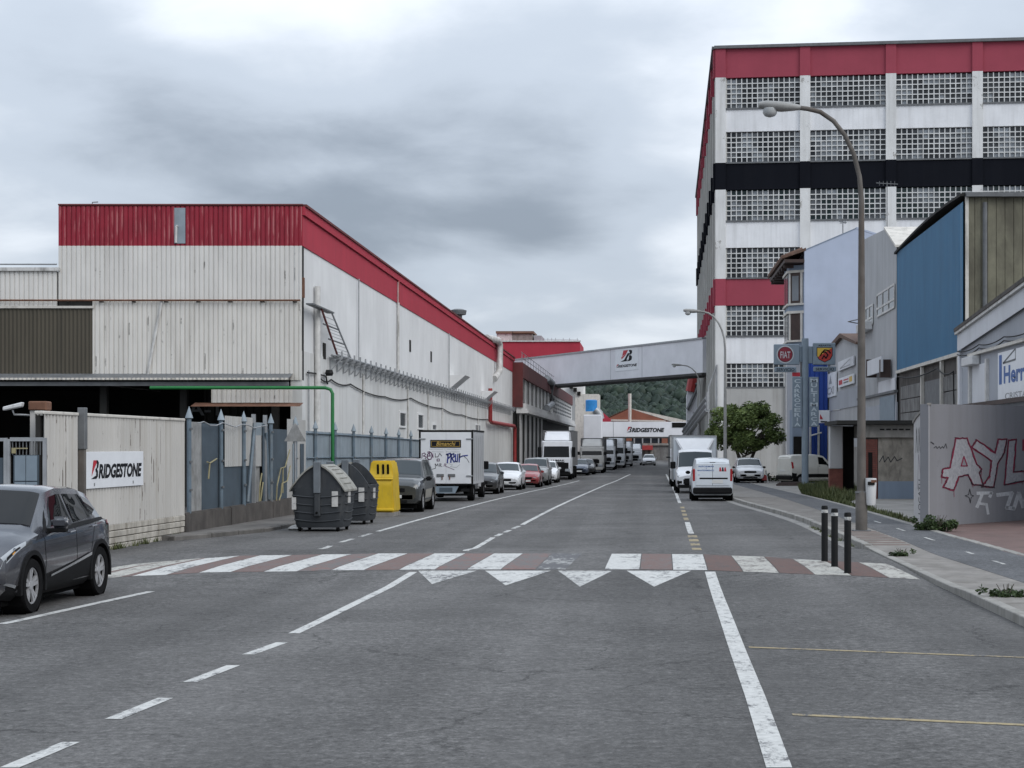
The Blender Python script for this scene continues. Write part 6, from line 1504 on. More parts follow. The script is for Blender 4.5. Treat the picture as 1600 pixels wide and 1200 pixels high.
def generic(name, label, cat, prof, L_, W_, H_, paint, x, y, rot=0, bumper=None, mirror=None, rim='alloy', glass='glass_grey', rw=.325):
    """everyday parked car; y is its nearest face when the front looks at the street's near end"""
    c = Car(name, label, cat, prof, L_, W_, H_, M[paint], rw=rw, rim=rim, glass=glass)
    hs = H_ / 1.57 if prof is HATCH else H_ / 1.68; b = M[bumper] if bumper else M[paint]
    if prof is HATCH:
        c.screen(1.20, 1.80); c.windows([[(1.42,5.15),(2.42,5.12),(2.42,5.85),(1.98,5.85)], [(2.52,5.12),(3.45,5.15),(3.3,5.82),(2.52,5.85)]])
        c.screen(3.66, 3.9, 'rear_window', 6.2); c.patch('headlight', [(c.Y(.06),4.2),(c.Y(.62),4.6),(c.Y(.55),5.25),(c.Y(.10),5.3)], M['headlamp'], .006, 5, 2)
        c.patch('tail_light', [(c.Y(3.9),3.6),(c.Y(4.05),3.6),(c.Y(4.05),5),(c.Y(3.9),5)], M['taillamp'], .006, 3, 2)
        zg, zl = .50, .30
    else:
        c.screen(1.20, 1.64); c.windows([[(1.36,5.12),(2.35,5.12),(2.35,5.86),(1.76,5.86)], [(2.45,5.12),(3.2,5.12),(3.2,5.86),(2.45,5.86)], [(3.3,5.12),(3.9,5.12),(3.82,5.84),(3.3,5.86)]])
        c.screen(3.9, 4.06, 'rear_window', 6.2); c.patch('headlight', [(c.Y(.04),4.0),(c.Y(.30),4.2),(c.Y(.30),5.2),(c.Y(.04),5.2)], M['headlamp'], .006, 4, 2)
        c.patch('tail_light', [(c.Y(3.98),3.2),(c.Y(4.12),3.2),(c.Y(4.12),4.8),(c.Y(3.98),4.8)], M['taillamp'], .006, 3, 2)
        zg, zl = .66, .42
    w_ = c.W
    c.front(-w_*.42, w_*.42, zg, zg+.13, 'grille', M['trim'], .02); c.front(-w_*.72, w_*.72, zl, zl+.16, 'bumper', b, .03); c.front(-w_*.5, w_*.5, zl-.10, zl-.01, 'air_intake', M['trim'], .03)
    c.front(-.26, .26, zl+.05, zl+.15, 'number_plate', M['plate'], .0, .035, .003)
    for sg in (-1, 1): c.front(sg*w_*.6-.07, sg*w_*.6+.07, zg+.0, zg+.13, 'headlight', M['headlamp'], .035)
    c.rear(-w_*.7, w_*.7, .38, .58, 'bumper', b); c.rear(-.26, .26, .62, .73, 'number_plate', M['plate'])
    c.mirrors(1.45, .98*hs, M[mirror or paint])
    for yy in (1.34, 2.47, 3.2): c.seam(yy, yy, 2.2, 4.95)
    for yy in (2.2, 3.2): c.patch('door_handle', [(c.Y(yy),4.15),(c.Y(yy)+.17,4.15),(c.Y(yy)+.17,4.45),(c.Y(yy),4.45)], M['chrome'], .02, 2, 1)
    c.patch('sill', [(c.Y(1.15),1.2),(c.Y(3.0),1.2),(c.Y(3.0),2.1),(c.Y(1.15),2.1)], M['trim'], .006, 6, 2)
    c.place(x, y + L_/2 if rot == 0 else y, rot); return c
# grey crossover in the foreground
c = Car('parked_car', 'graphite grey crossover parked in front of the cream corrugated wall', 'car', HATCH, 4.12, 1.79, 1.575, M['pt_grey'], wheels=(.84, 3.42), rw=.345, rim='alloy')
c.screen(1.20, 1.83); c.windows([[(1.48,5.20),(2.40,5.12),(2.40,5.86),(2.0,5.86)], [(2.50,5.12),(3.22,5.18),(3.16,5.84),(2.50,5.86)], [(3.28,5.2),(3.62,5.42),(3.48,5.78),(3.24,5.83)]])
c.patch('window_trim', [(c.Y(1.40),4.98),(c.Y(3.66),4.98),(c.Y(3.66),5.10),(c.Y(1.40),5.10)], M['trim'], .010, 14, 1)
c.patch('corner_window', [(c.Y(1.28),5.12),(c.Y(1.44),5.16),(c.Y(1.78),5.8),(c.Y(1.62),5.7)], M['trim'], .008, 4, 3)
c.screen(3.66, 3.9, 'rear_window', 6.2)
hl = c.patch('headlight', [(c.Y(.06),4.1),(c.Y(.66),4.55),(c.Y(.70),5.05),(c.Y(.12),5.3)], M['headlamp'], .007, 6, 3)
for h_ in hl: pass
c.patch('headlight_core', [(c.Y(.14),4.4),(c.Y(.5),4.62),(c.Y(.48),4.9),(c.Y(.18),4.95)], M['trim'], .011, 5, 2); c.patch('indicator', [(c.Y(.28),4.5),(c.Y(.34),4.55),(c.Y(.34),4.75),(c.Y(.28),4.75)], M['amber'], .016, 2, 1)
c.patch('tail_light', [(c.Y(3.82),4.35),(c.Y(4.04),3.95),(c.Y(4.05),5.0),(c.Y(3.86),5.0)], M['taillamp'], .008, 4, 3)
c.patch('lower_cladding', [(c.Y(1.2),1.05),(c.Y(3.02),1.05),(c.Y(3.05),2.95),(c.Y(1.2),2.45)], M['trim'], .012, 10, 5)
c.patch('chrome_strip', [(c.Y(1.45),2.36),(c.Y(3.0),2.84),(c.Y(3.0),2.96),(c.Y(1.45),2.44)], M['chrome'], .022, 10, 1)
c.patch('front_bumper_cladding', [(c.Y(.02),1.0),(c.Y(.44),1.0),(c.Y(.44),2.3),(c.Y(.02),2.4)], M['trim'], .010, 4, 3); c.patch('rear_bumper_cladding', [(c.Y(3.82),1.0),(c.Y(4.08),1.0),(c.Y(4.08),3.2),(c.Y(3.82),2.6)], M['trim'], .010, 3, 4)
c.patch('fog_trim', [(c.Y(.08),2.4),(c.Y(.3),2.2),(c.Y(.32),2.35),(c.Y(.1),2.6)], M['chrome'], .02, 3, 1)
for ya, yb, v0, v1 in ((1.30,1.26,2.3,4.95),(2.46,2.46,2.6,5.0),(3.02,3.34,2.9,4.95),(.98,1.12,4.2,5.0)): c.seam(ya, yb, v0, v1)
for yy in (2.18, 3.06): c.patch('door_handle', [(c.Y(yy),4.18),(c.Y(yy)+.21,4.24),(c.Y(yy)+.21,4.48),(c.Y(yy),4.42)], M['chrome'], .028, 3, 1)
for y in c.wy:       # plastic wheel-arch lips
    for sg in (-1, 1):
        m = MB(); n = 18; vs = []
        for k in range(n+1):
            a = R(-12 + 204*k/n)
            for rr_, dx in ((c.rw+.045, .012), (c.rw+.105, .008), (c.rw+.105, -.06), (c.rw+.045, -.06)):
                zz = c.rw + rr_*math.sin(a); yy = y + rr_*math.cos(a); xx = max(c.at(yy, 3).x, .84) if False else c.W
                vs.append((sg*(xx + dx), yy, max(.2, zz)))
        m.add(vs, [(4*i+j, 4*i+(j+1)%4, 4*i+4+(j+1)%4, 4*i+4+j) for i in range(n) for j in range(4)]); m.build('arch_trim', M['trim'], c.t, smooth=40)
for sg in (-1, 1):
    m = MB(); x = sg*c.W*.98; y = c.Y(1.52)
    m.box(min(x, x+sg*.24), max(x, x+sg*.24), y-.07, y+.1, 1.03, 1.19); wm_ = m.build('wing_mirror', M['pt_grey'], c.t, bevel=.045, seg=3, smooth=60)
    MB().box(min(x-sg*.06, x+sg*.2), max(x-sg*.06, x+sg*.2), y-.04, y+.06, .985, 1.04).build('mirror_base', M['trim'], wm_, bevel=.01)
for sg in (): MB().tube([(sg*c.W*.66, c.Y(1.98), 1.53), (sg*c.W*.67, c.Y(2.4), 1.585), (sg*c.W*.66, c.Y(3.2), 1.57), (sg*c.W*.63, c.Y(3.6), 1.49)], .018, 6).build('roof_rail', M['pt_grey'], c.t, smooth=50)
c.front(-.5, .5, .52, .68, 'grille', M['trim'], .02); c.front(-.27, .27, .44, .55, 'number_plate', M['plate'], -.01)
c.rear(-.6, .6, .4, .6, 'bumper', M['trim'])
pr, pf = P(152, 929), P(39, 957)
c.place(-7.76 - c.W + .02, (pr.y + pf.y)/2 - (c.wy[0] + c.wy[1])/2 - .05, 0, 0)
# row on the left, noses to the near end
s = generic('parked_car', 'old dark green off-roader with beige bumpers between yellow bin and box truck', 'car', SUV, 4.1, 1.72, 1.72, 'pt_dark', -8.1, 53.3, 0, 'pt_beige', 'trim', 'alloy', rw=.36)
s.patch('wing_flare', [(s.Y(.30),1.3),(s.Y(1.28),1.3),(s.Y(1.28),3.1),(s.Y(.30),3.1)], M['pt_beige'], .02, 8, 3) if False else None
s.patch('side_cladding', [(s.Y(1.25),1.1),(s.Y(2.85),1.1),(s.Y(2.85),3.0),(s.Y(1.25),3.0)], M['pt_beige'], .012, 6, 3)
s.patch('spare_arch', [(s.Y(3.75),1.2),(s.Y(4.1),1.2),(s.Y(4.1),3.0),(s.Y(3.75),3.0)], M['pt_beige'], .012, 3, 2)
generic('parked_car', 'black hatchback parked just beyond the graffitied box truck', 'car', HATCH, 3.9, 1.7, 1.5, 'pt_black', -7.9, 79.0)
generic('parked_car', 'white compact car with grey windscreen behind the black hatchback', 'car', HATCH, 4.3, 1.8, 1.50, 'pt_white', -7.70, 90.0, 0, 'pt_white')
generic('parked_car', 'small red hatchback squeezed beside the silver off-roader', 'car', HATCH, 3.5, 1.6, 1.38, 'pt_red', -7.12, 98.5)
generic('parked_car', 'silver grey off-roader with dark bumper beyond the red hatchback', 'car', SUV, 4.5, 1.8, 1.75, 'pt_silver', -7.1, 105.0, 0, 'trim')
generic('parked_car', 'small white hatchback directly in front of the first white lorry', 'car', HATCH, 3.8, 1.66, 1.52, 'pt_white', -7.0, 115.5)
generic('parked_car', 'dark blue hatchback parked between two lorries', 'car', HATCH, 4.0, 1.7, 1.46, 'pt_blue', -5.95, 146.5)
generic('parked_car', 'black saloon nose close behind the dark blue hatchback', 'car', HATCH, 4.0, 1.7, 1.44, 'pt_black', -5.6, 152.5)
generic('passing_car', 'white car coming up the street past the far lorries', 'car', HATCH, 4.2, 1.8, 1.5, 'pt_white', .35, 224)
# ---- lorries
def lorry(label, x, y, H_, W_, paint, side, Lt=10.0, defl=True, mir=True, text=None):
    t = thing('lorry', label, 'lorry', (0,0,0), 'lorries parked in the row'); w_ = W_/2; zc0, zc1 = .75, H_ - (.75 if defl else .25)
    # cab: shaped front
    def ring(z, ins, dy): return [(-w_+ins, dy+.0, z), (w_-ins, dy+.0, z), (w_, dy+.18, z), (w_, 1.95, z), (-w_, 1.95, z), (-w_, dy+.18, z)]
    m = MB(); rings = [ring(.45, .14, .02), ring(1.0, .10, .0), ring(1.62, .10, .02), ring(1.66, .12, .03), ring(zc1-.35, .18, .22), ring(zc1-.05, .20, .27), ring(zc1, .26, .42)]
    for r_ in rings: m.v += [Vector(p) for p in r_]
    for j in range(len(rings)-1):
        for i in range(6): m.f.append((j*6+i, j*6+(i+1)%6, (j+1)*6+(i+1)%6, (j+1)*6+i))
    m.f += [tuple(range(6))[::-1], tuple(range((len(rings)-1)*6, len(rings)*6))]
    m.build('cab', paint, t, bevel=.03, seg=2, smooth=40)
    def fq(z): return .03 + (.22-.03)*(z-1.66)/(zc1-.35-1.66)
    z0, z1 = 1.74, zc1-.42
    MB().add([(-w_+.18, fq(z0)-.012, z0), (w_-.18, fq(z0)-.012, z0), (w_-.22, fq(z1)-.012, z1), (-w_+.22, fq(z1)-.012, z1)], [(0,1,2,3)]).build('windscreen', M['glass'], t)
    for sg in (-1, 1):
        MB().add([(sg*(w_+.006), .42, 1.72), (sg*(w_+.006), 1.35, 1.72), (sg*(w_+.006), 1.35, z1), (sg*(w_+.006), .60, z1)], [(0,1,2,3)]).build('side_window', M['glass'], t)
        for zz in (.55, ): MB().box(sg*w_*.72-.2, sg*w_*.72+.2, -.05, .1, .62, .86).build('headlight', M['headlamp'], t, bevel=.03)
        MB().box(min(sg*w_, sg*(w_+.28)), max(sg*w_, sg*(w_+.28)), .12, .3, 1.75, z1-.05).build('wing_mirror', M['trim'], t, bevel=.04)
        MB().box(min(sg*(w_-.05), sg*(w_+.01)), max(sg*(w_-.05), sg*(w_+.01)), .0, .35, .95, 1.6).build('corner_panel', paint, t, bevel=.01)
    MB().box(-w_*(.80 if text else .62), w_*(.80 if text else .62), -.045, .05, .60 if text else .95, 1.32).build('grille', M['trim'], t, bevel=.03)
    MB().box(-w_*.52, w_*.52, -.05, .05, 1.34, 1.38).build('grille_bar', M['trim'], t)
    MB().box(-w_+.08, w_-.08, -.08, .1, .32, .60).build('bumper', M['trim'] if text else paint, t, bevel=.05, seg=2)
    MB().box(-w_*.5, w_*.5, -.10, -.06, .62, .90).build('lower_grille', M['trim'], t, bevel=.02)
    MB().box(-.26, .26, -.10, -.07, .42, .53).build('number_plate', M['plate'], t)
    if text:
        m = MB(); put_text(m, text, lambda a, b: Vector((-w_*.35 + a, -.012, 1.42 + b)), 0, w_*.9, 0, .14, .02); m.build('lettering', M['ink'], t, fix=False)
    if defl: MB().hexa([(-w_+.2, .45, zc1-.01), (w_-.2, .45, zc1-.01), (w_-.1, 1.95, zc1-.01), (-w_+.1, 1.95, zc1-.01), (-w_+.3, 1.2, H_-.05), (w_-.3, 1.2, H_-.05), (w_-.15, 1.95, H_), (-w_+.15, 1.95, H_)]).build('roof_deflector', paint, t, bevel=.08, seg=2, smooth=40)
    MB().box(-w_, w_, 2.25, 2.25+Lt, 1.05, H_+.05).build('cargo_body', side, t, bevel=.03)
    for z in (H_+.02, 1.02): MB().box(-w_-.01, w_+.01, 2.23, 2.27+Lt, z, z+.07).build('cargo_rail', M['steel_dark'], t)
    for k in range(8):
        for sg in (-1, 1): MB().box(min(sg*(w_-.01), sg*(w_+.012)), max(sg*(w_-.01), sg*(w_+.012)), 2.6+k*Lt/8, 2.66+k*Lt/8, 1.05, H_).build('curtain_strap', M['steel_dark'], t)
    MB().box(-.45, .45, .3, 2.2+Lt, .55, 1.0).build('chassis', M['under'], t)
    for sg in (-1, 1):
        for yy in (1.2, 5.4, Lt+.6): wheel(t, sg*(w_-.17), yy, .48, .3, 'steel_rim', sg)
        MB().box(min(sg*(w_-.1), sg*(w_-.02)), max(sg*(w_-.1), sg*(w_-.02)), 1.9, 4.6, .35, .95).build('side_skirt', M['under'], t)
    MB().box(-w_+.3, w_-.3, .3, 2, .25, .6).build('underbody', M['under'], t)
    t.location = (x, y, gz(y, x)); return t
lorry('white lorry with black grille and grey curtain sides, nearest the small white hatchback', -6.95, 128.5, 3.75, 2.35, M['pt_white'], M['curtain'], 9, text='LUMAK')
lorry('pale grey lorry with rounded cab behind the dark blue hatchback', -5.25, 160, 3.3, 2.3, M['pt_lorry'], M['curtain'], 9.0, defl=True)
lorry('white high-cab lorry with brown-grey sides following the pale grey lorry', -4.55, 182, 3.35, 2.3, M['pt_white'], M['curtain'], 9)
lorry('white lorry with a tall pale cargo box, third behind the dark blue hatchback', -3.7, 199, 3.6, 2.3, M['pt_white'], M['pt_lorry'], 9)
lorry('white lorry with pale box sides just before the blue-grey trailer', -2.95, 213, 3.2, 2.3, M['pt_white'], M['pt_white2'], 7)
lorry('white lorry with a blue-grey trailer, last of the row before the lower bridge', -1.75, 229, 2.95, 2.3, M['pt_white'], M['curtain_b'], 7)
lorry('white and red lorry mostly hidden behind the white box van', 2.6, 100, 3.05, 2.3, M['pt_white'], M['pt_lorry'], 7)
# ---- box truck seen from behind
bt = thing('box_truck', 'white box truck with spray tags on its rear doors', 'truck', (0,0,0), 'parked vehicles')
bw, y0, y1, z0, z1 = 1.055, 0.0, 4.6, .67, 2.80
MB().box(-bw, bw, y0+.03, y1, z0, z1).build('box_body', M['pt_white'], bt, bevel=.01)
fr2 = MB().box(-bw-.02, -bw+.05, y0, y0+.06, z0-.02, z1+.03).box(bw-.05, bw+.02, y0, y0+.06, z0-.02, z1+.03).box(-bw+.05, bw-.05, y0, y0+.06, z1-.05, z1+.03).box(-bw+.05, bw-.05, y0, y0+.06, z0-.02, z0+.03)
fr2.box(bw-.03, bw+.02, y0+.06, y1, z1-.03, z1+.04).box(-bw-.02, -bw+.03, y0+.06, y1, z1-.03, z1+.04); fr2.build('box_frame', M['trim'], bt)
for a, b in ((-bw+.055, -.004), (.004, bw-.055)): MB().box(a, b, y0-.005, y0+.03, z0+.035, z1-.055).build('rear_door', M['pt_lorry'] if False else M['pt_white'], bt, bevel=.006)
bF = lambda a, b: Vector((a, y0-.0095, b)); bF2 = lambda a, b: Vector((a, y0-.020, b)); bF3 = lambda a, b: Vector((a, y0-.024, b))
nb = MB().box(-.62, .60, y0-.014, y0-.004, 2.13, 2.44).build('name_board', M['ink'], bt)
M['gold'] = plain('gold_lettering', (.50,.33,.08), .5, .1, 4)
MB().ribbon([(-.57,2.18),(.55,2.18),(.55,2.39),(-.57,2.39),(-.57,2.18)], .014, bF2).build('board_outline', M['gold'], nb, fix=False)
m = MB(); put_text(m, 'Bimanchi', bF2, -.38, .38, 2.21, 2.37, .01, .25); m.build('lettering', M['gold'], nb, fix=False)
for xx0, xx1, z in ((-.66,-.02,2.05),(.06,.62,2.05),(-.56,-.1,1.95),(.02,.55,1.95)):
    m = MB(); put_text(m, 'RECOGIDAS Y PORTES'[:max(6, int((xx1-xx0)*20))], bF, xx0, xx1, z, z+.035); m.build('lettering', M['steel'], bt, fix=False)
cx = lambda x: -1.0 + (x - 150) / 660 * 1.99; cz = lambda y: z1 - .06 - (y - 130) / 660 * 2.0
def tagp(pts, wd_, mat, nm='spray_tag'): MB().ribbon([(cx(a), cz(b)) for a, b in pts], wd_, bF).build(nm, M[mat], bt, fix=False)
tagp([(165,470),(170,410),(200,400),(215,420),(185,440),(220,450),(215,475),(185,480)], .03, 'graf_purple'); tagp([(240,390),(265,385),(290,400),(300,440),(285,480),(255,490),(235,460),(240,420),(262,400),(275,440),(240,440)], .04, 'graf_purple')
tagp([(310,410),(312,460)], .03, 'graf_purple'); tagp([(340,405),(342,455),(370,450)], .025, 'graf_black'); tagp([(375,455),(400,405),(425,440)], .025, 'graf_black'); tagp([(365,480),(395,478),(395,505),(365,505),(365,480)], .03, 'graf_purple')
tagp([(500,530),(510,430),(490,420),(540,405),(545,440),(515,470)], .055, 'graf_blue'); tagp([(545,525),(555,420),(585,410),(590,450),(560,470),(590,520)], .055, 'graf_blue'); tagp([(610,420),(605,510),(630,515),(640,415)], .05, 'graf_blue'); tagp([(655,520),(665,410),(660,460),(700,440),(765,432)], .05, 'graf_blue'); tagp([(720,445),(760,480),(785,525)], .02, 'graf_black')
tagp([(230,635),(345,600),(340,540),(360,570),(375,540),(380,575)], .022, 'graf_black'); tagp([(395,575),(400,540),(420,545),(405,570),(430,575)], .022, 'graf_black'); tagp([(455,575),(465,540),(485,550),(470,570),(590,620)], .02, 'graf_purple'); tagp([(520,540),(570,555),(540,580),(620,590),(665,550)], .014, 'steel')
for sg in (-1, 1):
    for z in (2.45, .98): MB().box(min(sg*bw, sg*(bw-.25)), max(sg*bw, sg*(bw-.25)), y0-.04, y0-.004, z, z+.06).build('hinge', M['steel'], bt, bevel=.012)
    MB().box(min(sg*.08, sg*.37), max(sg*.08, sg*.37), y0-.03, y0-.004, .97, 1.09).build('door_lock', M['steel_dark'], bt, bevel=.01); MB().box(sg*.15-.02, sg*.15+.02, y0-.035, y0-.02, .86, 1.0).build('lock_handle', M['rust'], bt)
    MB().box(sg*.75-.17, sg*.75+.17, .02, .08, .38, .5).build('tail_light', M['trim'], bt, bevel=.01)
    for yy in (1.15, 5.3): wheel(bt, sg*(bw-.18), yy, .36, .26, 'steel_rim', sg)
MB().hexa([(-.36,-.02,.32),(.36,-.02,.32),(.36,.06,.32),(-.36,.06,.32),(-.5,-.02,.60),(.5,-.02,.60),(.5,.06,.60),(-.5,.06,.60)]).build('plate_panel', M['sign_grey'], bt); MB().box(-.26,.26,-.03,-.01,.38,.55).build('number_plate', M['blue_panel'], bt)
MB().box(-.95,.95,.05,.12,.22,.30).box(-.4,.4,.1,6.0,.35,.62).build('chassis', M['under'], bt)
for k in range(5): MB().ribbon([(.5+k*.9, 2.7-random.random()*.2), (.55+k*.9+random.uniform(-.2,.2), 1.9), (.45+k*.9, 1.2+random.random()*.5), (.6+k*.9, .8)], .06, lambda a, b: Vector((bw+.004, a, b))).build('side_tag', M['graf_black'], bt, fix=False)
cb2 = MB(); cb2.hexa([(-.9,4.75,.4),(.9,4.75,.4),(.9,6.3,.4),(-.9,6.3,.4),(-.85,4.75,2.05),(.85,4.75,2.05),(.80,5.6,2.05),(-.80,5.6,2.05)]); cb2.build('cab', M['pt_white'], bt, bevel=.08, seg=2, smooth=40)
for sg in (-1, 1): MB().add([(sg*.905,4.95,1.25),(sg*.905,5.7,1.25),(sg*.86,5.45,1.9),(sg*.868,4.95,1.9)], [(0,1,2,3)]).build('side_window', M['glass'], bt); MB().box(min(sg*.9,sg*1.15),max(sg*.9,sg*1.15),5.6,5.75,1.2,1.55).build('wing_mirror', M['trim'], bt, bevel=.03)
bt.location = (-7.95, 66, gz(66, -8))
# ---- white box van facing us on the right
bv = thing('box_van', 'white box van with a roof fairing behind the small white van', 'van', (0,0,0), 'parked vehicles')
bw = 1.1
MB().box(-bw, bw, 1.55, 5.6, .62, 2.82).build('box_body', M['pt_white2'], bv, bevel=.02)
for sg in (-1, 1): MB().box(min(sg*(bw-.04), sg*(bw+.012)), max(sg*(bw-.04), sg*(bw+.012)), 1.53, 5.62, .6, 2.84).build('box_edge', M['steel'], bv)
MB().box(-bw, bw, 1.535, 1.6, 2.76, 2.84).build('box_edge', M['steel'], bv)
f_ = MB(); f_.hexa([(-.62,1.02,2.10),(.62,1.02,2.10),(.80,1.55,2.08),(-.80,1.55,2.08),(-.98,1.46,2.70),(.98,1.46,2.70),(1.0,1.56,2.70),(-1.0,1.56,2.70)]); f_.build('roof_fairing', M['pt_white'], bv, bevel=.05, seg=2, smooth=40)
VC = [(0,.40,.80,.88,.84,.62),(.12,.28,.92,1.0,.95,.76),(.42,.26,1.05,1.14,1,.84),(.72,.26,1.14,1.24,1,.88),(1.30,.26,1.22,-.10,1,.82),(1.55,.26,1.24,0,1,.82),(1.75,.26,1.24,-.02,1,.82)]
class Cab(Car):
    def body(s):
        m = MB(); n = 16
        for a in s.st:
            for v in range(16): m.v.append(s.at(a[0], v))
        for j in range(len(s.st)-1):
            for i in range(n): m.f.append((j*n+i, j*n+(i+1)%n, (j+1)*n+(i+1)%n, (j+1)*n+i))
        m.f += [tuple(range(n))[::-1], tuple(range((len(s.st)-1)*n, len(s.st)*n))]
        s.b = m.build('cab', s.paint, s.t, smooth=30)
    def mkwheels(s, rim): pass
cc = Cab.__new__(Cab); cc.t = bv; cc.W = 1.0; cc.H = 2.15; cc.L = 1.75; cc.k = 1; cc.glass = M['glass_grey']; cc.paint = M['pt_white']
cc.st = [(y - .875, zb, zs*1.0, (2.15+zt if zt <= 0 else zt), ws, wt) for y, zb, zs, zt, ws, wt in VC]; cc.body()
cc.screen(.76, 1.27, 'windscreen', 6.12); cc.windows([[(.86,5.15),(1.62,5.12),(1.62,5.86),(1.22,5.86)]])
cc.patch('headlight', [(cc.Y(.03),4.0),(cc.Y(.42),4.2),(cc.Y(.46),5.1),(cc.Y(.06),5.3)], M['headlamp'], .008, 4, 2)
MB().box(-.62,.62,-.93,-.80,.42,.74).build('grille', M['trim'], bv, bevel=.05, seg=2); MB().box(-.9,.9,-.92,-.7,.28,.44).build('bumper', M['trim'], bv, bevel=.04); MB().box(-.26,.26,-.955,-.92,.33,.44).build('number_plate', M['plate'], bv)
for sg in (-1, 1):
    MB().box(sg*.78-.14, sg*.78+.14, -.88, -.7, .44, .66).build('bumper_corner', M['trim'], bv, bevel=.05)
    MB().box(min(sg*.98,sg*1.24),max(sg*.98,sg*1.24),-.05,.1,1.2,1.55).build('wing_mirror', M['trim'], bv, bevel=.04)
    for yy in (-.15, 4.3): wheel(bv, sg*.9, yy, .34, .22, 'steel_rim', sg)
MB().box(-.5,.5,-.6,5.5,.3,.62).build('chassis', M['under'], bv)
bv.location = (2.42, 81.9, gz(81.9, 2.4))
# ---- small white van seen from behind
v = Car('parked_van', 'small white panel van seen from behind with black bumper and lettered doors', 'van', VAN, 3.9, 1.68, 1.72, M['pt_white2'], wheels=(.72, 3.25), rw=.31, rim='steel_rim', glass='glass')
v.screen(1.02, 1.58); v.windows([[(1.22,5.12),(2.0,5.12),(2.0,5.82),(1.66,5.82)]])
hw = v.W; yb = v.L/2
v.rear(-hw*.80, hw*.80, .62, 1.53, 'rear_door', M['pt_white2'], 0, .022, .02)
MB().box(-.006,.006,yb+.021,yb+.0245,.64,1.5).build('door_seam', M['under'], v.t)
v.rear(-hw*.93, hw*.93, .30, .56, 'bumper', M['trim'], .0, .10, .05); v.rear(-hw*.72, hw*.62, .89, .95, 'handle_strip', M['trim'], 0, .035); v.rear(-.42, .02, .72, .86, 'number_plate', M['plate'], 0, .034, .003)
for sg in (-1, 1): v.rear(min(sg*hw*.82, sg*hw*.95), max(sg*hw*.82, sg*hw*.95), .80, 1.30, 'tail_light', M['taillamp'], -.02, .03, .02)
v.rear(-.12,.12,1.535,1.575,'brake_light', M['trim'], -.03, .03)
# seen from behind: the viewer's right is the van's local -x after it turns round
vF = lambda a, b: Vector((-a, yb + .0265, b))
for i, (tx_, a0, a1, z) in enumerate((('REFORMAS', -.56, .05, 1.37), ('Y', -.28, -.22, 1.29), ('MANTENIMIENTO', -.60, .06, 1.21))):
    m = MB(); put_text(m, tx_, vF, a0, a1, z, z + .055, .02); m.build('lettering', M['logo_blue'], v.t, fix=False)
m = MB(); put_text(m, 'www', vF, -.6, -.5, 1.04, 1.07); m.build('lettering', M['logo_blue'], v.t, fix=False)
for k, (a0, a1) in enumerate(((.26,.36),(.37,.45),(.46,.55))): MB().add([vF(a0, 1.2), vF(a1, 1.2), vF((a0+a1)/2+.02, 1.36), vF((a0+a1)/2-.03, 1.36)], [(0,1,2,3)]).build('logo', M['ink_red'] if k != 1 else M['ink'], v.t, fix=False)
v.mirrors(1.3, 1.05, M['trim']); v.seam(2.1, 2.1, 2.2, 4.95); v.seam(1.18, 1.18, 2.2, 4.95); v.patch('side_strip', [(v.Y(1.15),2.3),(v.Y(3.0),2.3),(v.Y(3.0),2.75),(v.Y(1.15),2.75)], M['trim'], .012, 6, 1)
v.place(2.64, 66.4 + 1.95, math.pi)
# ---- white car in the yard by the tree
generic('parked_car', 'white car with black lower front parked under the round tree', 'car', SUV, 4.4, 1.85, 1.62, 'pt_white', 6.72, 107.5, 0, 'trim', 'trim').t.location.z = dip(107) + .11
# ---- white panel van by the sign pole, tail to us
v = Car('parked_van', 'old white panel van with a red tail light behind the sign pole', 'van', VAN, 4.1, 1.68, 1.84, M['pt_cream'], wheels=(.75, 3.4), rw=.31, rim='steel_rim')
v.screen(1.02, 1.58); v.windows([[(1.22,5.12),(2.05,5.12),(2.05,5.84),(1.66,5.84)]])
yb = v.L/2; hw = v.W
v.rear(-hw*.80, hw*.80, .62, 1.62, 'rear_door', M['pt_cream'], 0, .022, .02); v.rear(-hw*.95, hw*.95, .30, .58, 'bumper', M['trim'], 0, .12, .06); v.rear(-.1, .4, .80, .92, 'number_plate', M['plate'], 0, .034, .003)
v.patch('tail_light', [(v.Y(3.93),3.7),(v.Y(4.05),3.7),(v.Y(4.05),5.5),(v.Y(3.93),5.3)], M['taillamp'], .012, 3, 4); v.patch('side_strip', [(v.Y(1.15),2.3),(v.Y(3.0),2.3),(v.Y(3.0),2.8),(v.Y(1.15),2.8)], M['trim'], .012, 6, 1); v.patch('bumper_corner', [(v.Y(3.72),1.1),(v.Y(4.05),1.1),(v.Y(4.05),2.9),(v.Y(3.72),2.9)], M['trim'], .015, 3, 2)
v.mirrors(1.35, 1.12, M['trim']); v.seam(2.12, 2.12, 2.2, 4.95); v.seam(3.1, 3.1, 2.9, 5.8); v.patch('door_handle', [(v.Y(1.95),4.2),(v.Y(2.06),4.2),(v.Y(2.06),4.5),(v.Y(1.95),4.5)], M['trim'], .02, 1, 1)
hd_ = math.atan2(-(-1.0), 1.0)
v.place(10.25, 103.5, 0, dip(103) + .11); fwd = Vector((.86, .51)); v.t.rotation_euler = (0, 0, math.atan2(fwd.x, -fwd.y))
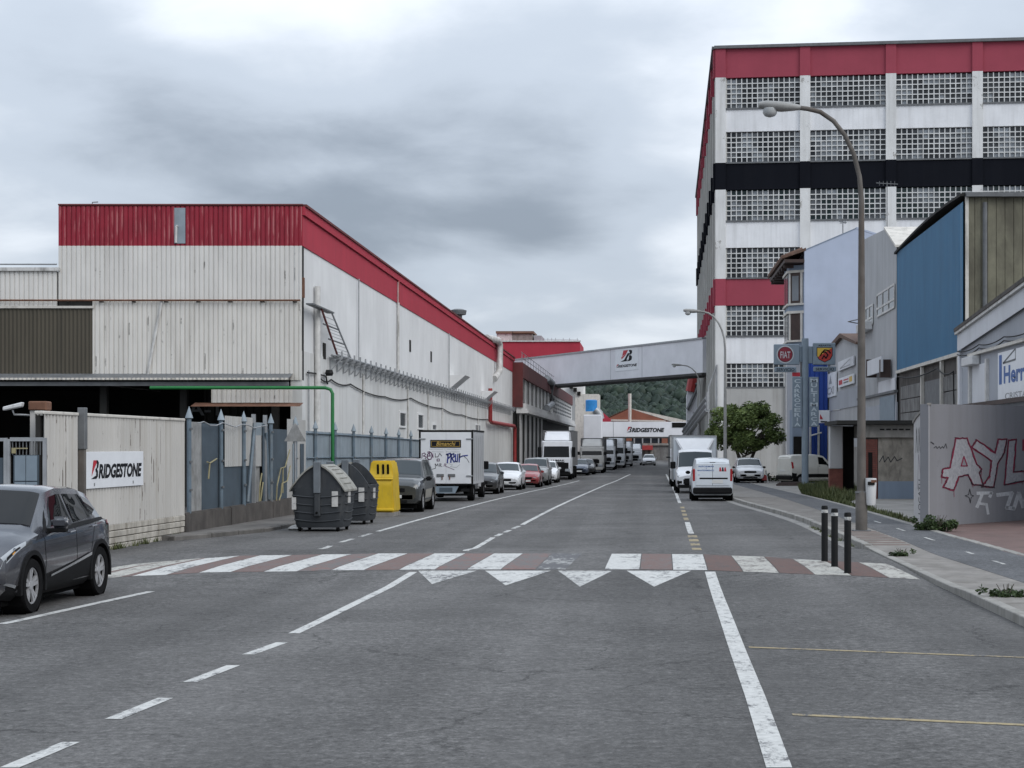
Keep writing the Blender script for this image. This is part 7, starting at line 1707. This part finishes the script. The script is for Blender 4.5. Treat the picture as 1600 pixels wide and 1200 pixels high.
# ------------------------------------------------------------------ waste containers
def container(label, x, y, W_, D_, Hh, open_lid=False, rot=0):
    t = thing('waste_container', label, 'waste container', (0,0,0), 'street waste containers'); a, d = W_/2, D_/2
    m = MB(); n = 7; lev = [(.10, .86), (.20, .90), (.55, .95), (.85, .985), (1.08, 1.0)]; k = 0
    for z, f in lev:
        # rounded-corner ring
        c_ = .16
        ring = []
        for sx, sy, a0 in ((1,-1,-90),(1,1,0),(-1,1,90),(-1,-1,180)):
            for q in range(4):
                an = R(a0 + 30*q); ring.append((sx*(a*f-c_) + c_*math.cos(an), sy*(d*f-c_) + c_*math.sin(an), z))
        m.v += [Vector(p) for p in ring]; k = len(ring)
    m.f = [(j*k+i, j*k+(i+1)%k, (j+1)*k+(i+1)%k, (j+1)*k+i) for j in range(len(lev)-1) for i in range(k)] + [tuple(range(k))[::-1], tuple(range((len(lev)-1)*k, len(lev)*k))]
    m.build('body', M['bin_grey'], t, smooth=35)
    for z in (.30, .50, .70, .90):      # moulded ribs, sagging towards the middle
        for sgn in (-1, 1):
            f = .92 + (z-.3)*.13; pts = [Vector((-a*f + .05 + (2*a*f - .1)*i/10, -d*f*1.0 - .004 if sgn < 0 else d*f + .004, z - .05*math.sin(math.pi*i/10) )) for i in range(11)]
            MB().tube(pts, .016, 5).build('rib', M['bin_grey'], t, smooth=50)
        for sgn in (-1, 1):
            f = .92 + (z-.3)*.13; MB().tube([Vector((sgn*(a*f+.004), -d*f*.75 + 1.5*d*f*i/5, z - .04*math.sin(math.pi*i/5))) for i in range(6)], .016, 5).build('rib', M['bin_grey'], t, smooth=50)
    # end gables under the curved lid
    def arc(s_): 
        out_ = []
        for i in range(15):
            q = i/14; xx = -a + 2*a*q; out_.append((xx*1.0, 1.04 + (Hh-1.06)*(1-abs(2*q-1)**1.7)))
        return out_
    pr_ = arc(1)
    for sy in (-1, 1):
        m = MB(); y_ = sy*(d*.93); pts = [(x_, y_, z_-.03) for x_, z_ in pr_] ; low = [(x_*.99, y_, 1.06 - .13*(1-(x_/a)**2)) for x_, z_ in reversed(pr_[1:-1])]
        m.prism(pts + low, (0, -sy*.05, 0)); m.build('lid_end', M['bin_grey'], t, smooth=30)
        MB().tube([Vector(p) + Vector((0, sy*.02, 0)) for p in low], .022, 6).build('lid_seam', M['bin_grey'], t)
    def lid(i0, i1, mat):
        m = MB(); idx = range(i0, i1+1); ys = (-d*1.02, -d*.5, 0, d*.5, d*1.02)
        for i in idx:
            x_, z_ = pr_[i]; 
            for y_ in ys: m.v.append(Vector((x_*1.05, y_, z_)))
        c_ = len(ys); 
        for j in range(i1-i0):
            for i in range(c_-1): m.f.append((j*c_+i, j*c_+i+1, (j+1)*c_+i+1, (j+1)*c_+i))
        nn = len(m.v); m.v += [p + Vector((0,0,-.05)) for p in m.v[:nn]]; m.f += [tuple(nn+q for q in reversed(f)) for f in m.f[:]]
        for j in range(i1-i0):
            for e_ in (0, c_-1): m.f.append((j*c_+e_, (j+1)*c_+e_, nn+(j+1)*c_+e_, nn+j*c_+e_))
        for e_ in (0, i1-i0):
            for i in range(c_-1): m.f.append((e_*c_+i, e_*c_+i+1, nn+e_*c_+i+1, nn+e_*c_+i))
        o = m.build('lid', mat, t, smooth=30)
        return o
    l1 = lid(0, 6, M['bin_lid'])
    if not open_lid:
        l2 = lid(8, 14, M['bin_lid'])
        for i in range(9, 14):
            x_, z_ = pr_[i]; MB().box(x_*1.05-.02, x_*1.05+.02, -d*.55, d*.55, z_-.015, z_+.022).build('lid_rib', M['bin_lid'], l2, bevel=.008)
    else: MB().box(-a*.9, a*.9, -d*.88, d*.88, 1.0, 1.09).build('open_mouth', M['under'], t)
    for sy in (-1, 1):
        MB().box(-.085, .085, min(sy*d*.93, sy*(d+.07)), max(sy*d*.93, sy*(d+.07)), .95, Hh+.03).build('lifting_arm', M['bin_bar'], t, bevel=.015)
        MB().box(-.075, .075, min(sy*d*.88, sy*(d+.05)), max(sy*d*.88, sy*(d+.05)), .38, .95).build('lifting_arm', M['bin_grey'], t, bevel=.02); MB().lathe((0, sy*(d+.05), .47), [(.03, -.02), (.03, .02)], 10, 'y').build('trunnion', M['under'], t)
    MB().box(a*.55, a*.78, -d*.99-.012, -d*.99+.01, .62, 1.0).build('sticker', M['paper'], t); MB().box(-a*.96, -a*.80, -d*.98-.012, -d*.97+.02, .55, .85).build('sticker', M['paper'], t); MB().box(a-.01, a+.01, -.2, .05, .7, .98).build('sticker', M['paper'], t)
    for sx in (-1, 1):
        for sy in (-1, 1): MB().lathe((sx*a*.72, sy*d*.72 - .02, .07), [(.07, -.03), (.07, .03)], 12, 'x').build('castor', M['under'], t)
    t.location = (x, y, gz(y, x)); t.rotation_euler = (0, 0, rot); return t
q = P(497, 831); container('dark grey waste container with a faded beige double lid', q.x, q.y + .72, 1.32, 1.42, 1.70, False, R(-2))
q = P(579, 820); container('dark grey waste container with its lid open beside the yellow bin', q.x - .66, q.y + .72, 1.32, 1.42, 1.72, True, R(-2))
yb_ = thing('recycling_container', 'yellow recycling container with two black slots', 'waste container', (0,0,0), 'street waste containers')
m = MB(); lev = [(.12,.60),(.22,.62),(.9,.56),(1.12,.55),(1.2,.58),(1.5,.50),(1.68,.44)]
for z, a_ in lev: 
    for x_, y_ in ((-a_,-.55),(a_,-.55),(a_,.55),(-a_,.55)): m.v.append(Vector((x_, y_*(1 if z < 1.2 else .9), z)))
m.f = [(4*j+i, 4*j+(i+1)%4, 4*j+4+(i+1)%4, 4*j+4+i) for j in range(len(lev)-1) for i in range(4)] + [(0,3,2,1), tuple(range(4*len(lev)-4, 4*len(lev)))]
m.build('body', M['bin_yellow'], yb_, bevel=.05, seg=2, smooth=40)
for x_ in (.12, .34, -.12): MB().hexa([(x_-.05,-.53,1.28),(x_+.05,-.53,1.28),(x_+.05,-.45,1.28),(x_-.05,-.45,1.28),(x_-.07,-.51,1.58),(x_+.04,-.51,1.58),(x_+.04,-.44,1.58),(x_-.07,-.44,1.58)]).build('slot', M['under'], yb_, bevel=.02)
MB().box(-.62,.62,-.6,-.54,.16,.24).build('foot_rail', M['bin_yellow'], yb_, bevel=.02); MB().box(-.6,.6,-.58,.58,0,.12).build('base', M['concrete'], yb_)
MB().tube([(-.58,-.57,1.13),(.58,-.57,1.13)], .03, 6).build('ridge', M['bin_yellow'], yb_)
q = P(616, 807); yb_.scale = (.66, 1, 1); yb_.location = (q.x - .40, q.y + .56, gz(q.y, q.x)); yb_.rotation_euler = (0,0,R(-2))
